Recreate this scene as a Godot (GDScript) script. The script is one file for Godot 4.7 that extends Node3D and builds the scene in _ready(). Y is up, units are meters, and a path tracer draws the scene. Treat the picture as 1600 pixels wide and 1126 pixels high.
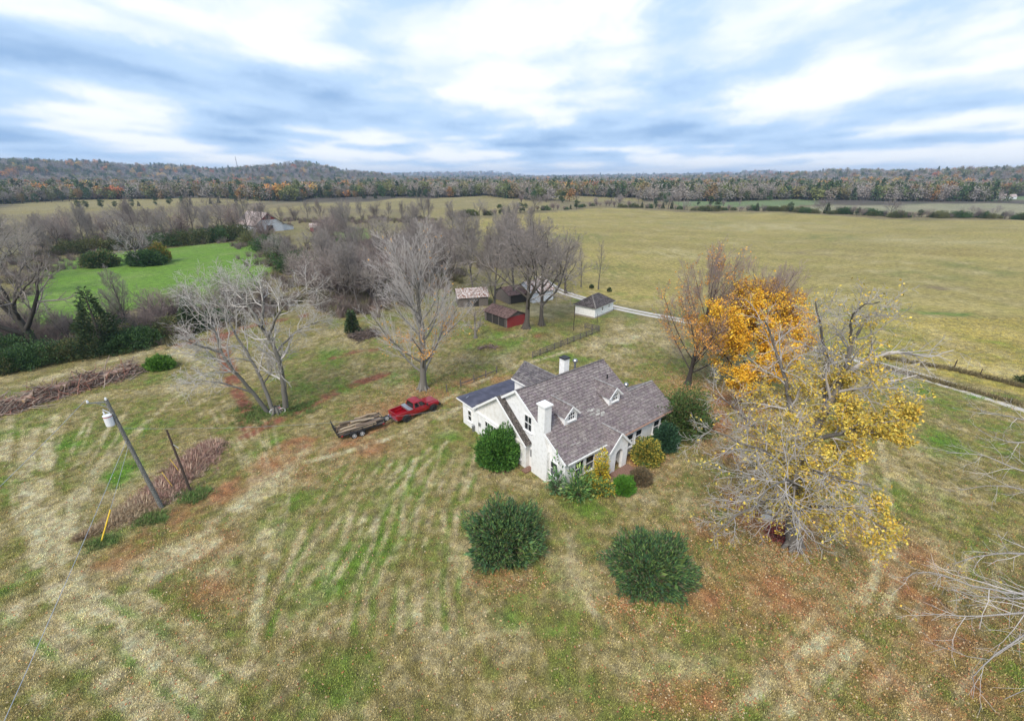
extends Node3D
# A white farmhouse among autumn fields, seen from about 26 m up. Metres, y up, the view looks towards -z.
const TRACKS := [[0.75, 0.8, "straw", -54.17, -45.89, -49.34, -40.12, -43.44, -33.67, -39.18, -29.42, -34.97, -25.91, -30.57, -22.7, -26.76, -20.46, -21.24, -16.96, -16.69, -14.16], [0.7, 0.7, "straw", -55.84, -45.58, -50.04, -38.92, -43.94, -32.75, -38.77, -27.94, -34.26, -24.09, -29.27, -20.46, -24.3, -17.14, -20.27, -14.46], [0.5, 0.55, "straw", -60.48, -47.14, -53.84, -40.12, -50.83, -36.68], [0.45, 0.5, "straw", -43.57, -54.31, -42.26, -45.58, -40.95, -37.77, -38.93, -31.86, -35.83, -27.24, -33.7, -24.67], [0.4, 0.45, "straw", -42.65, -48.44, -40.89, -40.12, -38.75, -33.48, -35.76, -27.94, -33.22, -24.67], [0.4, 0.4, "straw", -54.52, -40.12, -46.93, -34.63, -40.68, -29.42], [0.35, 0.4, "straw", -46.03, -45.58, -43.91, -38.92, -42.25, -35.63], [1.6, 0.55, "straw", -32.58, -19.65, -30.37, -21.17, -27.41, -23.35, -24.78, -26.23, -23.14, -29.42, -22.52, -33.48, -21.96, -38.92], [1.0, 0.5, "straw", -31.14, -18.3, -28.02, -20.0, -25.55, -22.7, -23.09, -25.91], [0.45, 0.6, "straw", -26.44, -40.12, -21.91, -32.75, -18.76, -25.91, -16.56, -20.46, -15.0, -16.42], [0.4, 0.45, "straw", -29.3, -40.12, -24.62, -34.63, -20.99, -29.42], [0.6, 0.7, "straw", -31.8, -18.92, -25.99, -16.96, -22.08, -15.4, -18.9, -13.98], [0.5, 0.6, "straw", -31.18, -20.69, -24.91, -18.3, -19.05, -15.57, -16.24, -13.98], [0.55, 0.6, "straw", -29.1, -21.66, -22.66, -18.92, -16.89, -16.07, -13.26, -13.98], [0.4, 0.5, "straw", -26.26, -21.92, -19.74, -18.71, -15.1, -16.07, -12.02, -14.16], [0.5, 0.55, "straw", -29.13, -16.42, -25.62, -15.08, -23.21, -13.98], [0.32, 0.5, "straw", -6.81, -40.12, -10.28, -31.86, -11.79, -25.91, -12.55, -20.46], [0.32, 0.5, "straw", -8.52, -38.92, -11.42, -31.86, -13.26, -25.91, -14.22, -21.42], [0.32, 0.5, "straw", -9.64, -37.22, -12.85, -31.86, -15.0, -26.56, -16.01, -22.43], [0.32, 0.5, "straw", -5.19, -38.92, -7.83, -31.02, -9.02, -24.67, -9.48, -20.0], [0.32, 0.5, "straw", -9.83, -35.12, -9.15, -29.42, -8.4, -24.09], [0.32, 0.5, "straw", -12.03, -34.14, -10.94, -27.24, -10.51, -21.92], [0.32, 0.5, "straw", -14.43, -34.14, -13.48, -27.94, -13.33, -22.97], [0.32, 0.5, "straw", -6.41, -32.75, -5.09, -27.24, -3.84, -22.97], [0.32, 0.5, "straw", -3.38, -35.12, -4.31, -29.42, -4.67, -24.09], [0.5, 0.6, "straw", -20.37, -36.46, -17.1, -38.34, -13.7, -40.37, -10.18, -43.54, -6.27, -47.78], [0.45, 0.5, "straw", -21.55, -38.0, -18.72, -39.16], [0.55, 0.6, "straw", -8.82, -49.12, -5.23, -54.31, 0.0, -59.77, 4.97, -63.51, 10.5, -67.66], [0.4, 0.7, "straw", 40.06, -44.84, 34.5, -36.68, 29.6, -29.42, 27.13, -25.28, 25.66, -22.97, 23.35, -20.93, 19.88, -18.92, 16.05, -16.78, 12.73, -14.92], [0.4, 0.6, "straw", 40.23, -41.39, 35.5, -34.63, 31.26, -28.66, 28.48, -24.67, 25.65, -21.42, 21.91, -18.71, 18.44, -16.78, 14.53, -14.46], [0.35, 0.4, "straw", 4.71, -22.7, 5.36, -20.0, 5.84, -18.3, 6.34, -17.9], [0.5, 0.4, "straw", 4.5, -26.56, 4.52, -22.97, 5.23, -20.46], [1.3, 0.95, "clay", -28.98, -41.39, -27.56, -44.11, -25.73, -47.46, -23.32, -51.42, -21.04, -54.71, -18.28, -57.48], [1.4, 1, "clay", -54.63, -77.55, -47.78, -67.66, -41.75, -59.77, -37.82, -54.31], [1, 0.85, "clay", -37.82, -54.31, -32.18, -47.14, -30.08, -42.71], [2.4, 1, "clay", -41.89, -87.0, -37.53, -89.33, -32.63, -90.78, -28.0, -93.81], [1.6, 0.9, "clay", -57.24, -67.66, -54.54, -70.7, -51.17, -72.31, -50.3, -78.68, -45.44, -83.49], [0.9, 0.8, "clay", -27.85, -63.51, -24.93, -66.8, -21.97, -67.37], [1.6, 0.5, "straw", -67.62, -52.35, -64.74, -56.39, -61.66, -63.51, -56.71, -67.66, -49.73, -63.51, -44.39, -59.77], [2.2, 0.45, "leaf", -28.94, -24.09, -27.99, -27.94, -26.3, -31.02, -24.32, -34.63, -23.29, -38.92, -21.81, -40.12], [1.0, 0.5, "leaf", -12.07, -45.58, -14.51, -43.4, -16.76, -41.39, -18.63, -38.92], [0.3, 0.12, "green", -17.21, -35.12, -17.1, -27.94, -16.81, -22.7, -16.1, -18.92], [0.3, 0.28900000000000003, "straw", -16.41, -34.63, -16.57, -28.01, -16.0, -22.7, -15.65, -19.13], [0.3, 0.39, "green", -16.37, -36.25, -16.02, -28.08, -15.57, -22.64, -14.84, -18.54], [0.3, 0.21250000000000002, "straw", -15.53, -35.63, -15.5, -28.08, -15.35, -22.64, -14.68, -19.34], [0.3, 0.32250000000000006, "green", -14.75, -35.12, -14.96, -28.15, -14.83, -22.59, -13.8, -18.58], [0.3, 0.136, "straw", -14.65, -36.78, -14.41, -28.23, -14.03, -22.59, -13.45, -19.04], [0.3, 0.255, "green", -13.85, -36.25, -13.86, -28.3, -13.27, -22.59, -12.88, -19.0], [0.3, 0.44200000000000006, "straw", -13.08, -35.73, -13.31, -28.37, -12.89, -22.54, -12.2, -18.62], [0.3, 0.1875, "green", -12.91, -37.44, -12.79, -28.37, -12.67, -22.54, -11.94, -19.34], [0.3, 0.3655000000000001, "straw", -12.1, -36.78, -12.23, -28.44, -12.11, -22.49, -11.09, -18.5], [0.3, 0.12, "green", -11.33, -36.25, -11.68, -28.52, -11.22, -22.49, -10.78, -19.17], [0.3, 0.28900000000000003, "straw", -11.1, -38.0, -11.12, -28.59, -10.55, -22.49, -10.12, -18.87], [0.3, 0.39, "green", -10.3, -37.33, -10.56, -28.66, -10.23, -22.43, -9.57, -18.75], [0.3, 0.21250000000000002, "straw", -9.57, -36.89, -10.03, -28.66, -10.0, -22.43, -9.17, -19.25], [0.3, 0.32250000000000006, "green", -9.25, -38.57, -9.47, -28.74, -9.37, -22.38, -8.43, -18.5], [0.3, 0.136, "straw", -8.47, -37.89, -8.9, -28.81, -8.48, -22.38, -8.09, -19.3], [0.3, 0.255, "green", -7.75, -37.44, -8.34, -28.89, -7.86, -22.38, -7.38, -18.71], [0.3, 0.44200000000000006, "straw", -7.37, -39.28, -7.77, -28.96, -7.62, -22.33, -6.91, -18.87], [0.3, 0.1875, "green", -6.61, -38.57, -7.24, -28.96, -7.31, -22.33, -6.41, -19.17], [0.3, 0.3655000000000001, "straw", -5.89, -38.11, -6.66, -29.04, -6.64, -22.28, -5.77, -18.54], [0.3, 0.12, "green", -5.43, -39.88, -6.09, -29.11, -5.75, -22.28, -5.36, -19.34], [0.3, 0.28900000000000003, "straw", -4.68, -39.16, -5.51, -29.19, -5.22, -22.28, -4.68, -18.62], [0.3, 0.39, "green", -3.97, -38.69, -4.93, -29.27, -4.99, -22.23, -4.23, -19.04], [0.3, 0.21250000000000002, "straw", -3.44, -40.62, -4.4, -29.27, -4.64, -22.23, -3.67, -19.04], [0.3, 0.32250000000000006, "green", -2.71, -39.76, -3.81, -29.34, -3.88, -22.17, -3.11, -18.62], [0.3, 0.136, "straw", -2.02, -39.4, -3.23, -29.42, -3.09, -22.17, -2.62, -19.34], [0.24, 0.42, "straw", -58.86, -45.58, -49.94, -36.68, -41.87, -29.42, -35.1, -24.09, -29.48, -20.46], [0.24, 0.42, "straw", -57.34, -45.43, -48.53, -36.36, -40.86, -29.11, -34.31, -23.86, -28.77, -20.32], [0.24, 0.42, "straw", -55.46, -45.89, -47.14, -36.04, -39.86, -28.81, -33.53, -23.63, -28.06, -20.18], [0.24, 0.42, "straw", -53.67, -45.13, -45.77, -35.73, -38.88, -28.52, -32.77, -23.41, -27.36, -20.05], [0.24, 0.42, "straw", -52.86, -46.19, -44.41, -35.43, -37.91, -28.23, -32.01, -23.18, -26.67, -19.91], [0.24, 0.42, "straw", -49.51, -44.84, -43.08, -35.12, -36.96, -27.94, -31.26, -22.97, -25.98, -19.78], [0.24, 0.42, "straw", -50.08, -46.5, -41.76, -34.82, -36.02, -27.65, -30.52, -22.75, -25.29, -19.65], [0.24, 0.42, "straw", -46.29, -44.54, -40.46, -34.53, -35.09, -27.38, -29.8, -22.54, -24.62, -19.51], [0.24, 0.42, "straw", -46.22, -46.66, -39.17, -34.24, -34.18, -27.1, -29.08, -22.33, -23.95, -19.38], [0.3, 0.34, "green", -32.97, -20.0, -28.41, -17.9, -23.63, -15.57, -20.22, -13.98], [0.3, 0.34, "straw", -32.08, -20.18, -27.3, -18.02, -22.35, -15.63, -18.83, -13.98], [0.3, 0.34, "straw", -31.19, -20.37, -26.17, -18.14, -21.06, -15.7, -17.44, -13.98], [0.3, 0.34, "green", -30.28, -20.55, -25.04, -18.26, -19.76, -15.77, -16.04, -13.98], [0.3, 0.34, "straw", -29.37, -20.74, -23.89, -18.38, -18.45, -15.83, -14.65, -13.98], [0.3, 0.34, "straw", -28.44, -20.93, -22.74, -18.5, -17.14, -15.9, -13.26, -13.98], [0.3, 0.34, "green", -27.5, -21.12, -21.57, -18.62, -15.83, -15.97, -11.87, -13.98], [0.3, 0.34, "straw", -26.56, -21.32, -20.4, -18.75, -14.5, -16.04, -10.48, -13.98], [0.3, 0.34, "straw", -25.59, -21.52, -19.21, -18.87, -13.17, -16.11, -9.08, -13.98], [0.3, 0.34, "green", -24.62, -21.71, -18.02, -19.0, -11.84, -16.17, -7.69, -13.98], [0.22, 0.35, "straw", -36.44, -47.14, -29.98, -40.12, -23.77, -32.75, -19.4, -25.91], [0.22, 0.35, "straw", -34.82, -46.5, -28.68, -39.52, -22.91, -32.21, -18.96, -25.53], [0.22, 0.35, "straw", -33.23, -45.89, -27.41, -38.92, -22.06, -31.69, -18.52, -25.16], [0.22, 0.35, "straw", -31.67, -45.28, -26.17, -38.34, -21.24, -31.18, -18.1, -24.79], [0.22, 0.35, "straw", -30.15, -44.69, -24.96, -37.77, -20.43, -30.69, -17.68, -24.44], [0.22, 0.35, "straw", -28.66, -44.11, -23.78, -37.22, -19.64, -30.2, -17.27, -24.09], [0.22, 0.35, "straw", -27.2, -43.54, -22.62, -36.68, -18.87, -29.73, -16.87, -23.74], [0.3, 0.3, "straw", 10.94, -13.98, 14.02, -16.07, 17.76, -18.71, 21.12, -21.42], [0.3, 0.3, "straw", 13.26, -13.98, 16.59, -16.28, 20.56, -19.21, 24.12, -22.23], [0.3, 0.3, "straw", 15.58, -13.98, 19.2, -16.49, 23.45, -19.73, 27.28, -23.08], [0.3, 0.3, "straw", 17.9, -13.98, 21.85, -16.7, 26.44, -20.28, 30.61, -23.97], [0.3, 0.3, "straw", 20.22, -13.98, 24.55, -16.92, 29.54, -20.84, 34.12, -24.91], [0.3, 0.3, "straw", 22.54, -13.98, 27.29, -17.14, 32.76, -21.42, 37.82, -25.91], [1.6, 0.4, "paledry", 66.22, -298.37, 131.34, -269.52, 119.2, -236.54, 135.38, -255.33], [1.6, 0.4, "paledry", -37.53, -269.52, 38.55, -277.2, 118.92, -285.31, 216.5, -312.64], [1.6, 0.4, "paledry", 66.22, -236.54, 150.11, -269.52, 219.37, -298.37, 256.62, -298.37], [1.6, 0.4, "paledry", 81.15, -118.19, 100.79, -131.26, 122.03, -136.23, 120.87, -118.19], [1.6, 0.4, "paledry", 77.48, -107.33, 96.69, -118.19, 112.23, -118.19, 110.83, -98.15], [1.6, 0.4, "paledry", 74.37, -98.15, 90.19, -105.37, 101.8, -101.04, 100.97, -83.49], [1.6, 0.4, "paledry", 80.09, -160.14, 119.26, -167.38, 142.92, -153.46, 157.45, -136.23], [1.6, 0.4, "paledry", 81.98, -193.32, 143.6, -203.74, 199.26, -175.26], [1.6, 0.4, "paledry", 86.6, -136.23, 129.9, -150.93, 138.13, -118.19], [0.8, 0.38, "olive", 82.95, -210.51, 125.4, -197.36, 151.74, -172.02, 155.94, -131.26], [0.8, 0.38, "paledry", 75.77, -191.36, 113.08, -176.92, 136.33, -153.46, 140.72, -117.41], [0.8, 0.38, "olive", 69.74, -175.26, 102.97, -160.14, 123.76, -138.32, 128.22, -106.01], [0.8, 0.38, "paledry", 64.6, -161.54, 94.52, -146.11, 113.31, -125.73, 117.75, -96.48], [0.8, 0.38, "olive", 60.16, -149.7, 87.35, -134.2, 104.49, -115.1, 108.86, -88.38], [0.8, 0.38, "paledry", 56.29, -139.38, 81.19, -123.98, 96.94, -106.01, 101.22, -81.43], [0.8, 0.38, "olive", 52.89, -130.31, 75.84, -115.1, 90.41, -98.15, 94.59, -75.38], [0.8, 0.38, "paledry", 49.88, -122.27, 71.15, -107.33, 84.71, -91.27, 88.76, -70.08], [0.8, 0.38, "olive", 47.19, -115.1, 67.01, -100.45, 79.68, -85.21, 83.62, -65.39], [0.8, 0.38, "paledry", 44.78, -108.67, 63.33, -94.33, 75.22, -79.84, 79.04, -61.22], [0.8, 0.38, "olive", 42.6, -102.86, 60.02, -88.85, 71.22, -75.03, 74.93, -57.48], [0.8, 0.38, "paledry", 40.62, -97.58, 57.05, -83.92, 67.64, -70.7, 71.23, -54.11], [0.8, 0.38, "olive", 38.82, -92.78, 54.36, -79.45, 64.39, -66.8, 67.88, -51.05], [2.0, 0.5, "green", 79.63, -91.77, 85.37, -88.85, 94.25, -87.0]]
const PATCHES := [["green", 0.9, -12.65, -22.97, 3.16, 3.84], ["green", 0.8, -9.34, -18.3, 2.33, 2.02], ["green", 0.75, -18.84, -29.42, 2.7, 4.68], ["green", 0.7, -9.69, -29.42, 3.23, 5.48], ["green", 0.7, -9.11, -15.4, 2.1, 1.31], ["green", 0.6, -19.37, -20.0, 1.65, 1.81], ["green", 0.9, -37.49, -33.67, 2.98, 5.73], ["green", 0.8, -46.34, -40.12, 3.41, 3.71], ["green", 0.7, -54.43, -42.71, 3.58, 4.11], ["green", 0.8, -41.9, -41.39, 2.79, 3.25], ["green", 0.7, -32.49, -26.56, 2.5, 1.66], ["green", 0.7, -34.79, -22.97, 1.81, 2.72], ["green", 0.9, -6.81, -40.12, 2.38, 3.71], ["green", 0.9, 1.7, -73.99, 7.95, 7.58], ["green", 0.8, -4.2, -67.66, 5.25, 5.29], ["green", 0.8, -14.39, -56.39, 4.5, 4.31], ["green", 0.8, -22.22, -54.31, 3.49, 3.64], ["green", 0.8, -25.28, -38.92, 2.66, 2.95], ["green", 0.6, 53.15, -54.31, 5.23, 5.07], ["green", 0.6, 44.98, -40.12, 4.09, 4.97], ["green", 0.5, 35.81, -31.02, 3.36, 5.06], ["green", 0.6, 0.0, -20.0, 2.47, 1.81], ["green", 0.5, 3.59, -16.07, 2.16, 1.72], ["green", 0.6, 3.92, -31.02, 3.35, 2.08], ["green", 0.7, 7.53, -29.42, 3.23, 1.93], ["green", 0.7, -29.34, -63.51, 3.98, 6.61], ["green", 0.7, 7.96, -63.51, 5.96, 3.94], ["green", 0.6, 60.72, -50.51, 4.92, 1.79], ["green", 0.6, -22.11, -18.71, 1.58, 1.66], ["straw", 0.7, -2.57, -37.22, 3.86, 2.74], ["straw", 0.6, -8.08, -44.11, 4.41, 3.59], ["straw", 0.65, 3.86, -25.28, 2.17, 2.49], ["straw", 0.55, 4.6, -21.92, 2.18, 2.04], ["straw", 0.5, 8.85, -16.78, 3.69, 1.45], ["straw", 0.55, 23.16, -75.73, 6.95, 10.84], ["straw", 0.6, 17.12, -69.16, 7.49, 6.73], ["straw", 0.5, -6.18, -20.0, 1.65, 2.72], ["straw", 0.6, -19.04, -15.08, 2.77, 1.6], ["straw", 0.5, -28.41, -17.9, 2.3, 1.57], ["straw", 0.6, -20.54, -24.09, 2.8, 2.32], ["straw", 0.6, -3.8, -24.67, 1.43, 2.4], ["straw", 0.5, -43.57, -54.31, 5.23, 5.07], ["straw", 0.5, 11.65, -32.75, 2.92, 2.72], ["straw", 0.5, 15.36, -30.2, 2.2, 2.0], ["leaf", 0.9, 25.59, -47.14, 8.53, 6.46], ["leaf", 0.95, 21.31, -44.11, 5.88, 4.33], ["leaf", 0.8, 13.05, -35.63, 3.73, 3.09], ["leaf", 0.7, 23.95, -38.92, 5.33, 5.95], ["leaf", 0.7, 20.99, -29.42, 4.84, 4.68], ["leaf", 0.6, 15.72, -25.91, 2.95, 3.23], ["leaf", 0.6, 13.8, -20.46, 3.76, 2.33], ["leaf", 0.6, 19.7, -21.92, 4.37, 3.08], ["leaf", 0.65, 26.79, -20.0, 4.94, 3.65], ["leaf", 0.6, 23.83, -15.4, 4.21, 1.97], ["leaf", 0.5, 18.21, -16.42, 4.36, 2.48], ["leaf", 0.6, 28.97, -25.28, 3.37, 3.75], ["leaf", 0.6, 8.65, -20.0, 2.48, 1.81], ["leaf", 0.6, 9.69, -15.08, 3.12, 1.28], ["leaf", 0.6, -11.32, -49.63, 4.85, 3.14], ["leaf", 0.6, -16.28, -47.14, 3.87, 2.88], ["leaf", 0.5, -24.56, -25.91, 3.93, 2.57], ["leaf", 0.6, -22.87, -36.68, 3.17, 2.69], ["leaf", 0.5, -20.26, -21.42, 3.02, 1.98], ["leaf", 0.5, -18.24, -34.63, 3.65, 2.46], ["leaf", 0.5, -3.49, -54.31, 6.98, 4.05], ["leaf", 0.5, -15.97, -38.92, 4.66, 2.36], ["leaf", 0.5, -0.45, -22.7, 2.69, 1.33], ["leaf", 0.5, 8.01, -20.69, 2.52, 0.71], ["clay", 0.6, -3.15, -67.66, 2.62, 2.34], ["clay", 0.6, -6.07, -64.84, 3.03, 2.72], ["clay", 0.7, -60.48, -47.14, 3.1, 2.24], ["clay", 0.7, -57.49, -53.32, 4.29, 1.95], ["clay", 0.5, 5.11, -73.99, 3.4, 2.74], ["clay", 0.5, -0.59, -77.55, 3.55, 1.86], ["olive", 1, 117.73, -126.62, 14.72, 12.68], ["olive", 1, 115.66, -277.2, 30.85, 27.87], ["olive", 1, 30.26, -215.27, 24.21, 24.59], ["olive", 0.9, 151.32, -215.27, 27.23, 19.59], ["olive", 1, 143.68, -136.23, 11.81, 20.97], ["paledry", 1, 144.33, -258.74, 57.74, 27.94], ["paledry", 0.9, 0.0, -160.14, 18.31, 21.16], ["olive", 1, 31.49, -136.23, 11.81, 20.97], ["tanbrown", 0.9, 110.63, -110.74, 9.76, 4.21], ["paledry", 0.8, 186.68, -203.74, 40.2, 17.62], ["paledry", 0.8, 59.63, -167.38, 14.31, 18.31], ["orangey", 0.8, 166.96, -167.38, 23.85, 12.13], ["olive", 0.7, 67.18, -75.73, 11.58, 7.16], ["olive", 0.5, 66.07, -87.92, 7.93, 9.35], ["tanbrown", 0.4, 119.26, -167.38, 23.85, 12.13], ["orangey", 0.5, 30.84, -277.2, 23.14, 19.81], ["orangey", 0.5, 55.6, -248.76, 20.84, 16.08]]
const FIELDS := [["hay", -41.28, -269.52, 0.0, -345.53, 30.7, -371.44, 73.29, -427.19, 135.31, -393.5, 209.85, -358.03, 259.8, -312.64, 336.06, -302.99, 424.1, -277.2, 295.23, -136.23, 85.29, -47.14, 65.64, -50.51, 58.64, -62.22, 47.84, -72.31, 38.27, -81.43, 25.9, -93.81, 15.21, -102.86, 10.05, -114.36, 14.72, -126.62, 16.02, -160.14, 0.0, -215.27], ["pasture", -98.44, -83.49, -136.13, -126.62, -157.35, -154.75, -149.14, -168.9, -131.52, -185.69, -113.16, -205.95, -93.82, -183.87, -82.72, -149.7, -72.82, -136.23, -65.08, -110.74, -63.78, -92.78, -76.25, -92.78, -84.57, -87.92, -85.71, -75.73], ["pasture", -92.79, -220.24, -98.51, -252.0, -81.94, -255.33, -56.03, -183.87, -58.35, -160.14, -76.88, -183.87], ["pasture2", -324.09, -626.26, -272.37, -667.36, -324.75, -797.77, -884.56, -1490.81, -651.78, -1095.65], ["tan", -206.4, -456.38, -153.52, -626.26, -38.82, -714.13, 41.19, -501.96, 38.63, -401.42, 0.0, -371.44, -46.91, -307.74, -84.97, -385.87, -140.72, -427.19], ["tan", -549.17, -501.96, -562.9, -589.86, -455.29, -607.52, -413.38, -646.17, -321.66, -589.86, -274.41, -514.78, -322.49, -427.19, -361.11, -385.87, -388.21, -351.67], ["tan", -281.45, -298.37, -255.86, -371.44, -200.14, -456.38, -176.6, -401.42, -216.5, -312.64, -240.17, -269.52], ["palefield", 218.27, -418.25, 327.27, -478.11, 549.17, -501.96, 719.99, -478.11, 491.42, -322.91, 381.63, -345.53, 301.55, -364.62], ["greenfield", 185.16, -542.44, 361.86, -589.86, 343.23, -501.96, 227.56, -436.5, 162.62, -456.38], ["greenfield", 671.85, -667.36, 998.69, -667.36, 836.74, -557.39, 578.54, -573.17], ["greenfield", -681.4, -1095.65, -763.94, -1490.81, -606.2, -1606.31, -422.17, -1303.11, -450.32, -1040.33, -537.31, -944.78], ["tan", 18.16, -667.36, 97.05, -714.13, 170.58, -626.26, 159.74, -557.39, 76.07, -557.39]]
const HILLS := [[-1051, -2378, 81, 239, 500], [-1224, -2406, 59, 226, 500], [-826, -2571, 41, 206, 400], [-1866, -1810, 78, 194, 500], [-1904, -2188, 76, 264, 500], [-1736, -2447, 69, 262, 500], [-2019, -1639, 72, 263, 500], [-1497, -2484, 47, 200, 500], [-1361, -6356, 51, 766, 900], [-929, -6938, 73, 557, 700], [-346, -7392, 106, 218, 500], [-50, -7400, 67, 297, 500], [-633, -7273, 75, 195, 500], [390, -7290, 17, 586, 500], [1339, -6667, 26, 536, 700], [1837, -6235, 42, 417, 700], [2442, -5699, 48, 458, 700], [2685, -5141, 65, 344, 700], [2106, -5618, 32, 1504, 800], [1562, -2202, 44, 265, 500], [1641, -1886, 35, 227, 500], [1497, -2484, 30, 233, 500], [1661, -1591, 40, 213, 500], [1808, -1422, 42, 285, 500], [1358, -2898, 21, 349, 600]]
const SHED_TREES := [["spread", 2.62, -78.3, 18.7], ["spread", 5.6, -80.23, 18.3], ["vase", 0.43, -97.03, 17.5], ["vase", -3.67, -87.0, 16.4], ["vase", -9.13, -102.86, 16.1], ["spread", 13.06, -105.37, 12.6], ["upright", 17.78, -112.16, 10.3], ["upright", 21.71, -109.35, 11.6], ["spread", 12.09, -118.19, 11.4], ["spread", -15.81, -107.33, 14.2], ["vase", 5.63, -109.35, 14.3]]
const THICKET := [["scrub", -86.95, -160.14, 8.4], ["spread", -75.05, -144.94, 9.3], ["vase", -65.61, -131.26, 9.8], ["scrub", -56.98, -118.19, 10.1], ["scrub", -49.02, -107.33, 10.4], ["vase", -50.94, -118.19, 10.8], ["scrub", -41.92, -101.04, 9.6], ["spread", -36.41, -93.81, 9.7], ["vase", -33.27, -92.78, 11.5], ["scrub", -31.35, -98.15, 12.8], ["scrub", -48.75, -126.62, 10.4], ["vase", -47.24, -136.23, 11.0], ["scrub", -32.54, -110.74, 12.3], ["spread", -73.22, -160.14, 8.4], ["vase", -61.37, -147.28, 9.0], ["scrub", -44.44, -147.28, 11.8], ["scrub", -41.19, -160.14, 11.4], ["vase", -35.78, -167.38, 11.4], ["scrub", -27.46, -160.14, 11.4], ["spread", -19.79, -153.46, 11.2], ["vase", -12.7, -147.28, 12.2], ["scrub", -6.12, -141.56, 12.3], ["scrub", 0.0, -153.46, 11.6], ["vase", 6.35, -147.28, 9.8], ["scrub", -62.54, -183.87, 11.2], ["spread", -57.38, -193.32, 10.9], ["vase", -45.95, -203.74, 10.1], ["scrub", -30.06, -193.32, 9.2], ["scrub", -85.66, -172.02, 7.6], ["vase", -104.24, -183.87, 5.8], ["scrub", -29.43, -126.62, 12.1], ["spread", -20.23, -126.62, 12.4], ["vase", -54.97, -130.31, 11.1], ["scrub", -21.33, -119.8, 9.9], ["scrub", -74.61, -187.55, 14.3], ["vase", -31.45, -118.99, 10.0], ["scrub", -25.28, -107.99, 12.1], ["spread", -31.33, -172.02, 10.1], ["vase", -0.4, -140.46, 12.6], ["scrub", 5.28, -153.46, 13.0], ["scrub", 1.29, -230.86, 11.3], ["vase", -34.79, -119.8, 10.7], ["scrub", -37.01, -154.75, 11.3], ["spread", -23.79, -124.85, 13.3], ["vase", -26.68, -208.2, 14.1], ["scrub", -45.12, -100.45, 11.7], ["scrub", -92.33, -245.59, 14.5], ["vase", -6.93, -150.93, 10.4], ["scrub", -41.21, -105.37, 12.8], ["spread", -35.61, -96.48, 13.2], ["vase", -86.45, -239.49, 13.6], ["scrub", -107.56, -197.36, 12.2], ["scrub", -35.26, -210.51, 10.7], ["vase", -0.24, -168.9, 14.0], ["scrub", 2.68, -156.07, 11.8], ["spread", -27.8, -118.19, 11.9], ["vase", -25.15, -120.61, 13.2], ["scrub", -35.34, -147.28, 12.6], ["scrub", -71.22, -172.02, 14.2], ["vase", -30.02, -129.37, 9.7], ["scrub", -38.2, -125.73, 9.6], ["spread", -20.33, -118.99, 9.8], ["vase", -22.64, -141.56, 12.5], ["scrub", -38.94, -111.45, 12.4], ["scrub", -58.34, -142.67, 12.2], ["vase", -57.42, -158.76, 11.1], ["scrub", -41.5, -123.98, 10.7], ["spread", -35.3, -105.37, 9.5], ["vase", -69.55, -191.36, 13.6], ["scrub", -82.44, -201.57, 12.2], ["scrub", -25.56, -230.86, 11.9], ["vase", -36.44, -99.87, 11.2], ["scrub", -1.74, -205.95, 11.9], ["spread", -51.47, -189.43, 10.7], ["vase", -43.91, -199.44, 13.9], ["scrub", -3.98, -201.57, 11.6], ["scrub", -6.75, -162.96, 10.3], ["vase", -40.69, -103.47, 10.5], ["scrub", -51.78, -149.7, 11.6], ["spread", -29.54, -93.29, 9.9], ["vase", 7.31, -191.36, 13.4], ["scrub", -40.1, -175.26, 11.4], ["scrub", -32.13, -175.26, 13.5], ["vase", -50.66, -269.52, 14.5]]
const TREELINE := [["vase", -169.8, -162.96, 11.1], ["spread", -172.89, -171.43, 12.7], ["scrub", -176.31, -180.77, 14.4], ["vase", -161.48, -170.25, 14.7], ["vase", -164.29, -179.47, 11.8], ["spread", -167.39, -189.67, 13.5], ["scrub", -152.43, -178.19, 13.9], ["vase", -154.88, -188.25, 15.7], ["vase", -157.61, -199.44, 12.6], ["spread", -142.54, -186.85, 13.0], ["scrub", -144.57, -197.88, 14.9], ["vase", -146.83, -210.22, 16.9], ["vase", -131.71, -196.34, 12.0], ["spread", -133.2, -208.49, 13.9], ["scrub", -134.88, -222.16, 16.1], ["vase", -119.79, -206.79, 16.3], ["vase", -120.62, -220.24, 12.9], ["vase", -196.48, -187.55, 10.7], ["scrub", -204.69, -203.4, 12.3], ["spread", -194.9, -200.91, 12.9], ["vase", -185.33, -198.48, 13.5], ["scrub", -193.09, -216.21, 12.1], ["spread", -182.86, -213.41, 12.8], ["vase", -172.88, -210.69, 13.5], ["scrub", -180.01, -230.64, 15.5], ["spread", -169.31, -227.49, 12.7], ["vase", -158.89, -224.41, 13.4], ["scrub", -165.15, -247.04, 15.6], ["spread", -153.95, -243.44, 16.3], ["vase", -143.05, -239.95, 13.3], ["scrub", -148.13, -265.83, 15.6], ["vase", -135.1, -269.52, 9.2], ["scrub", -139.42, -296.32, 10.9], ["vase", -126.29, -285.69, 11.2], ["vase", -114.04, -275.77, 11.6], ["scrub", -116.41, -303.84, 10.3], ["vase", -103.79, -292.69, 10.7], ["vase", -92.03, -282.31, 11.1], ["scrub", -92.25, -311.74, 13.0], ["vase", -80.2, -300.03, 10.2], ["vase", -68.99, -289.15, 10.6], ["scrub", -66.84, -320.04, 12.5], ["vase", -55.44, -307.74, 12.8]]
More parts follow.
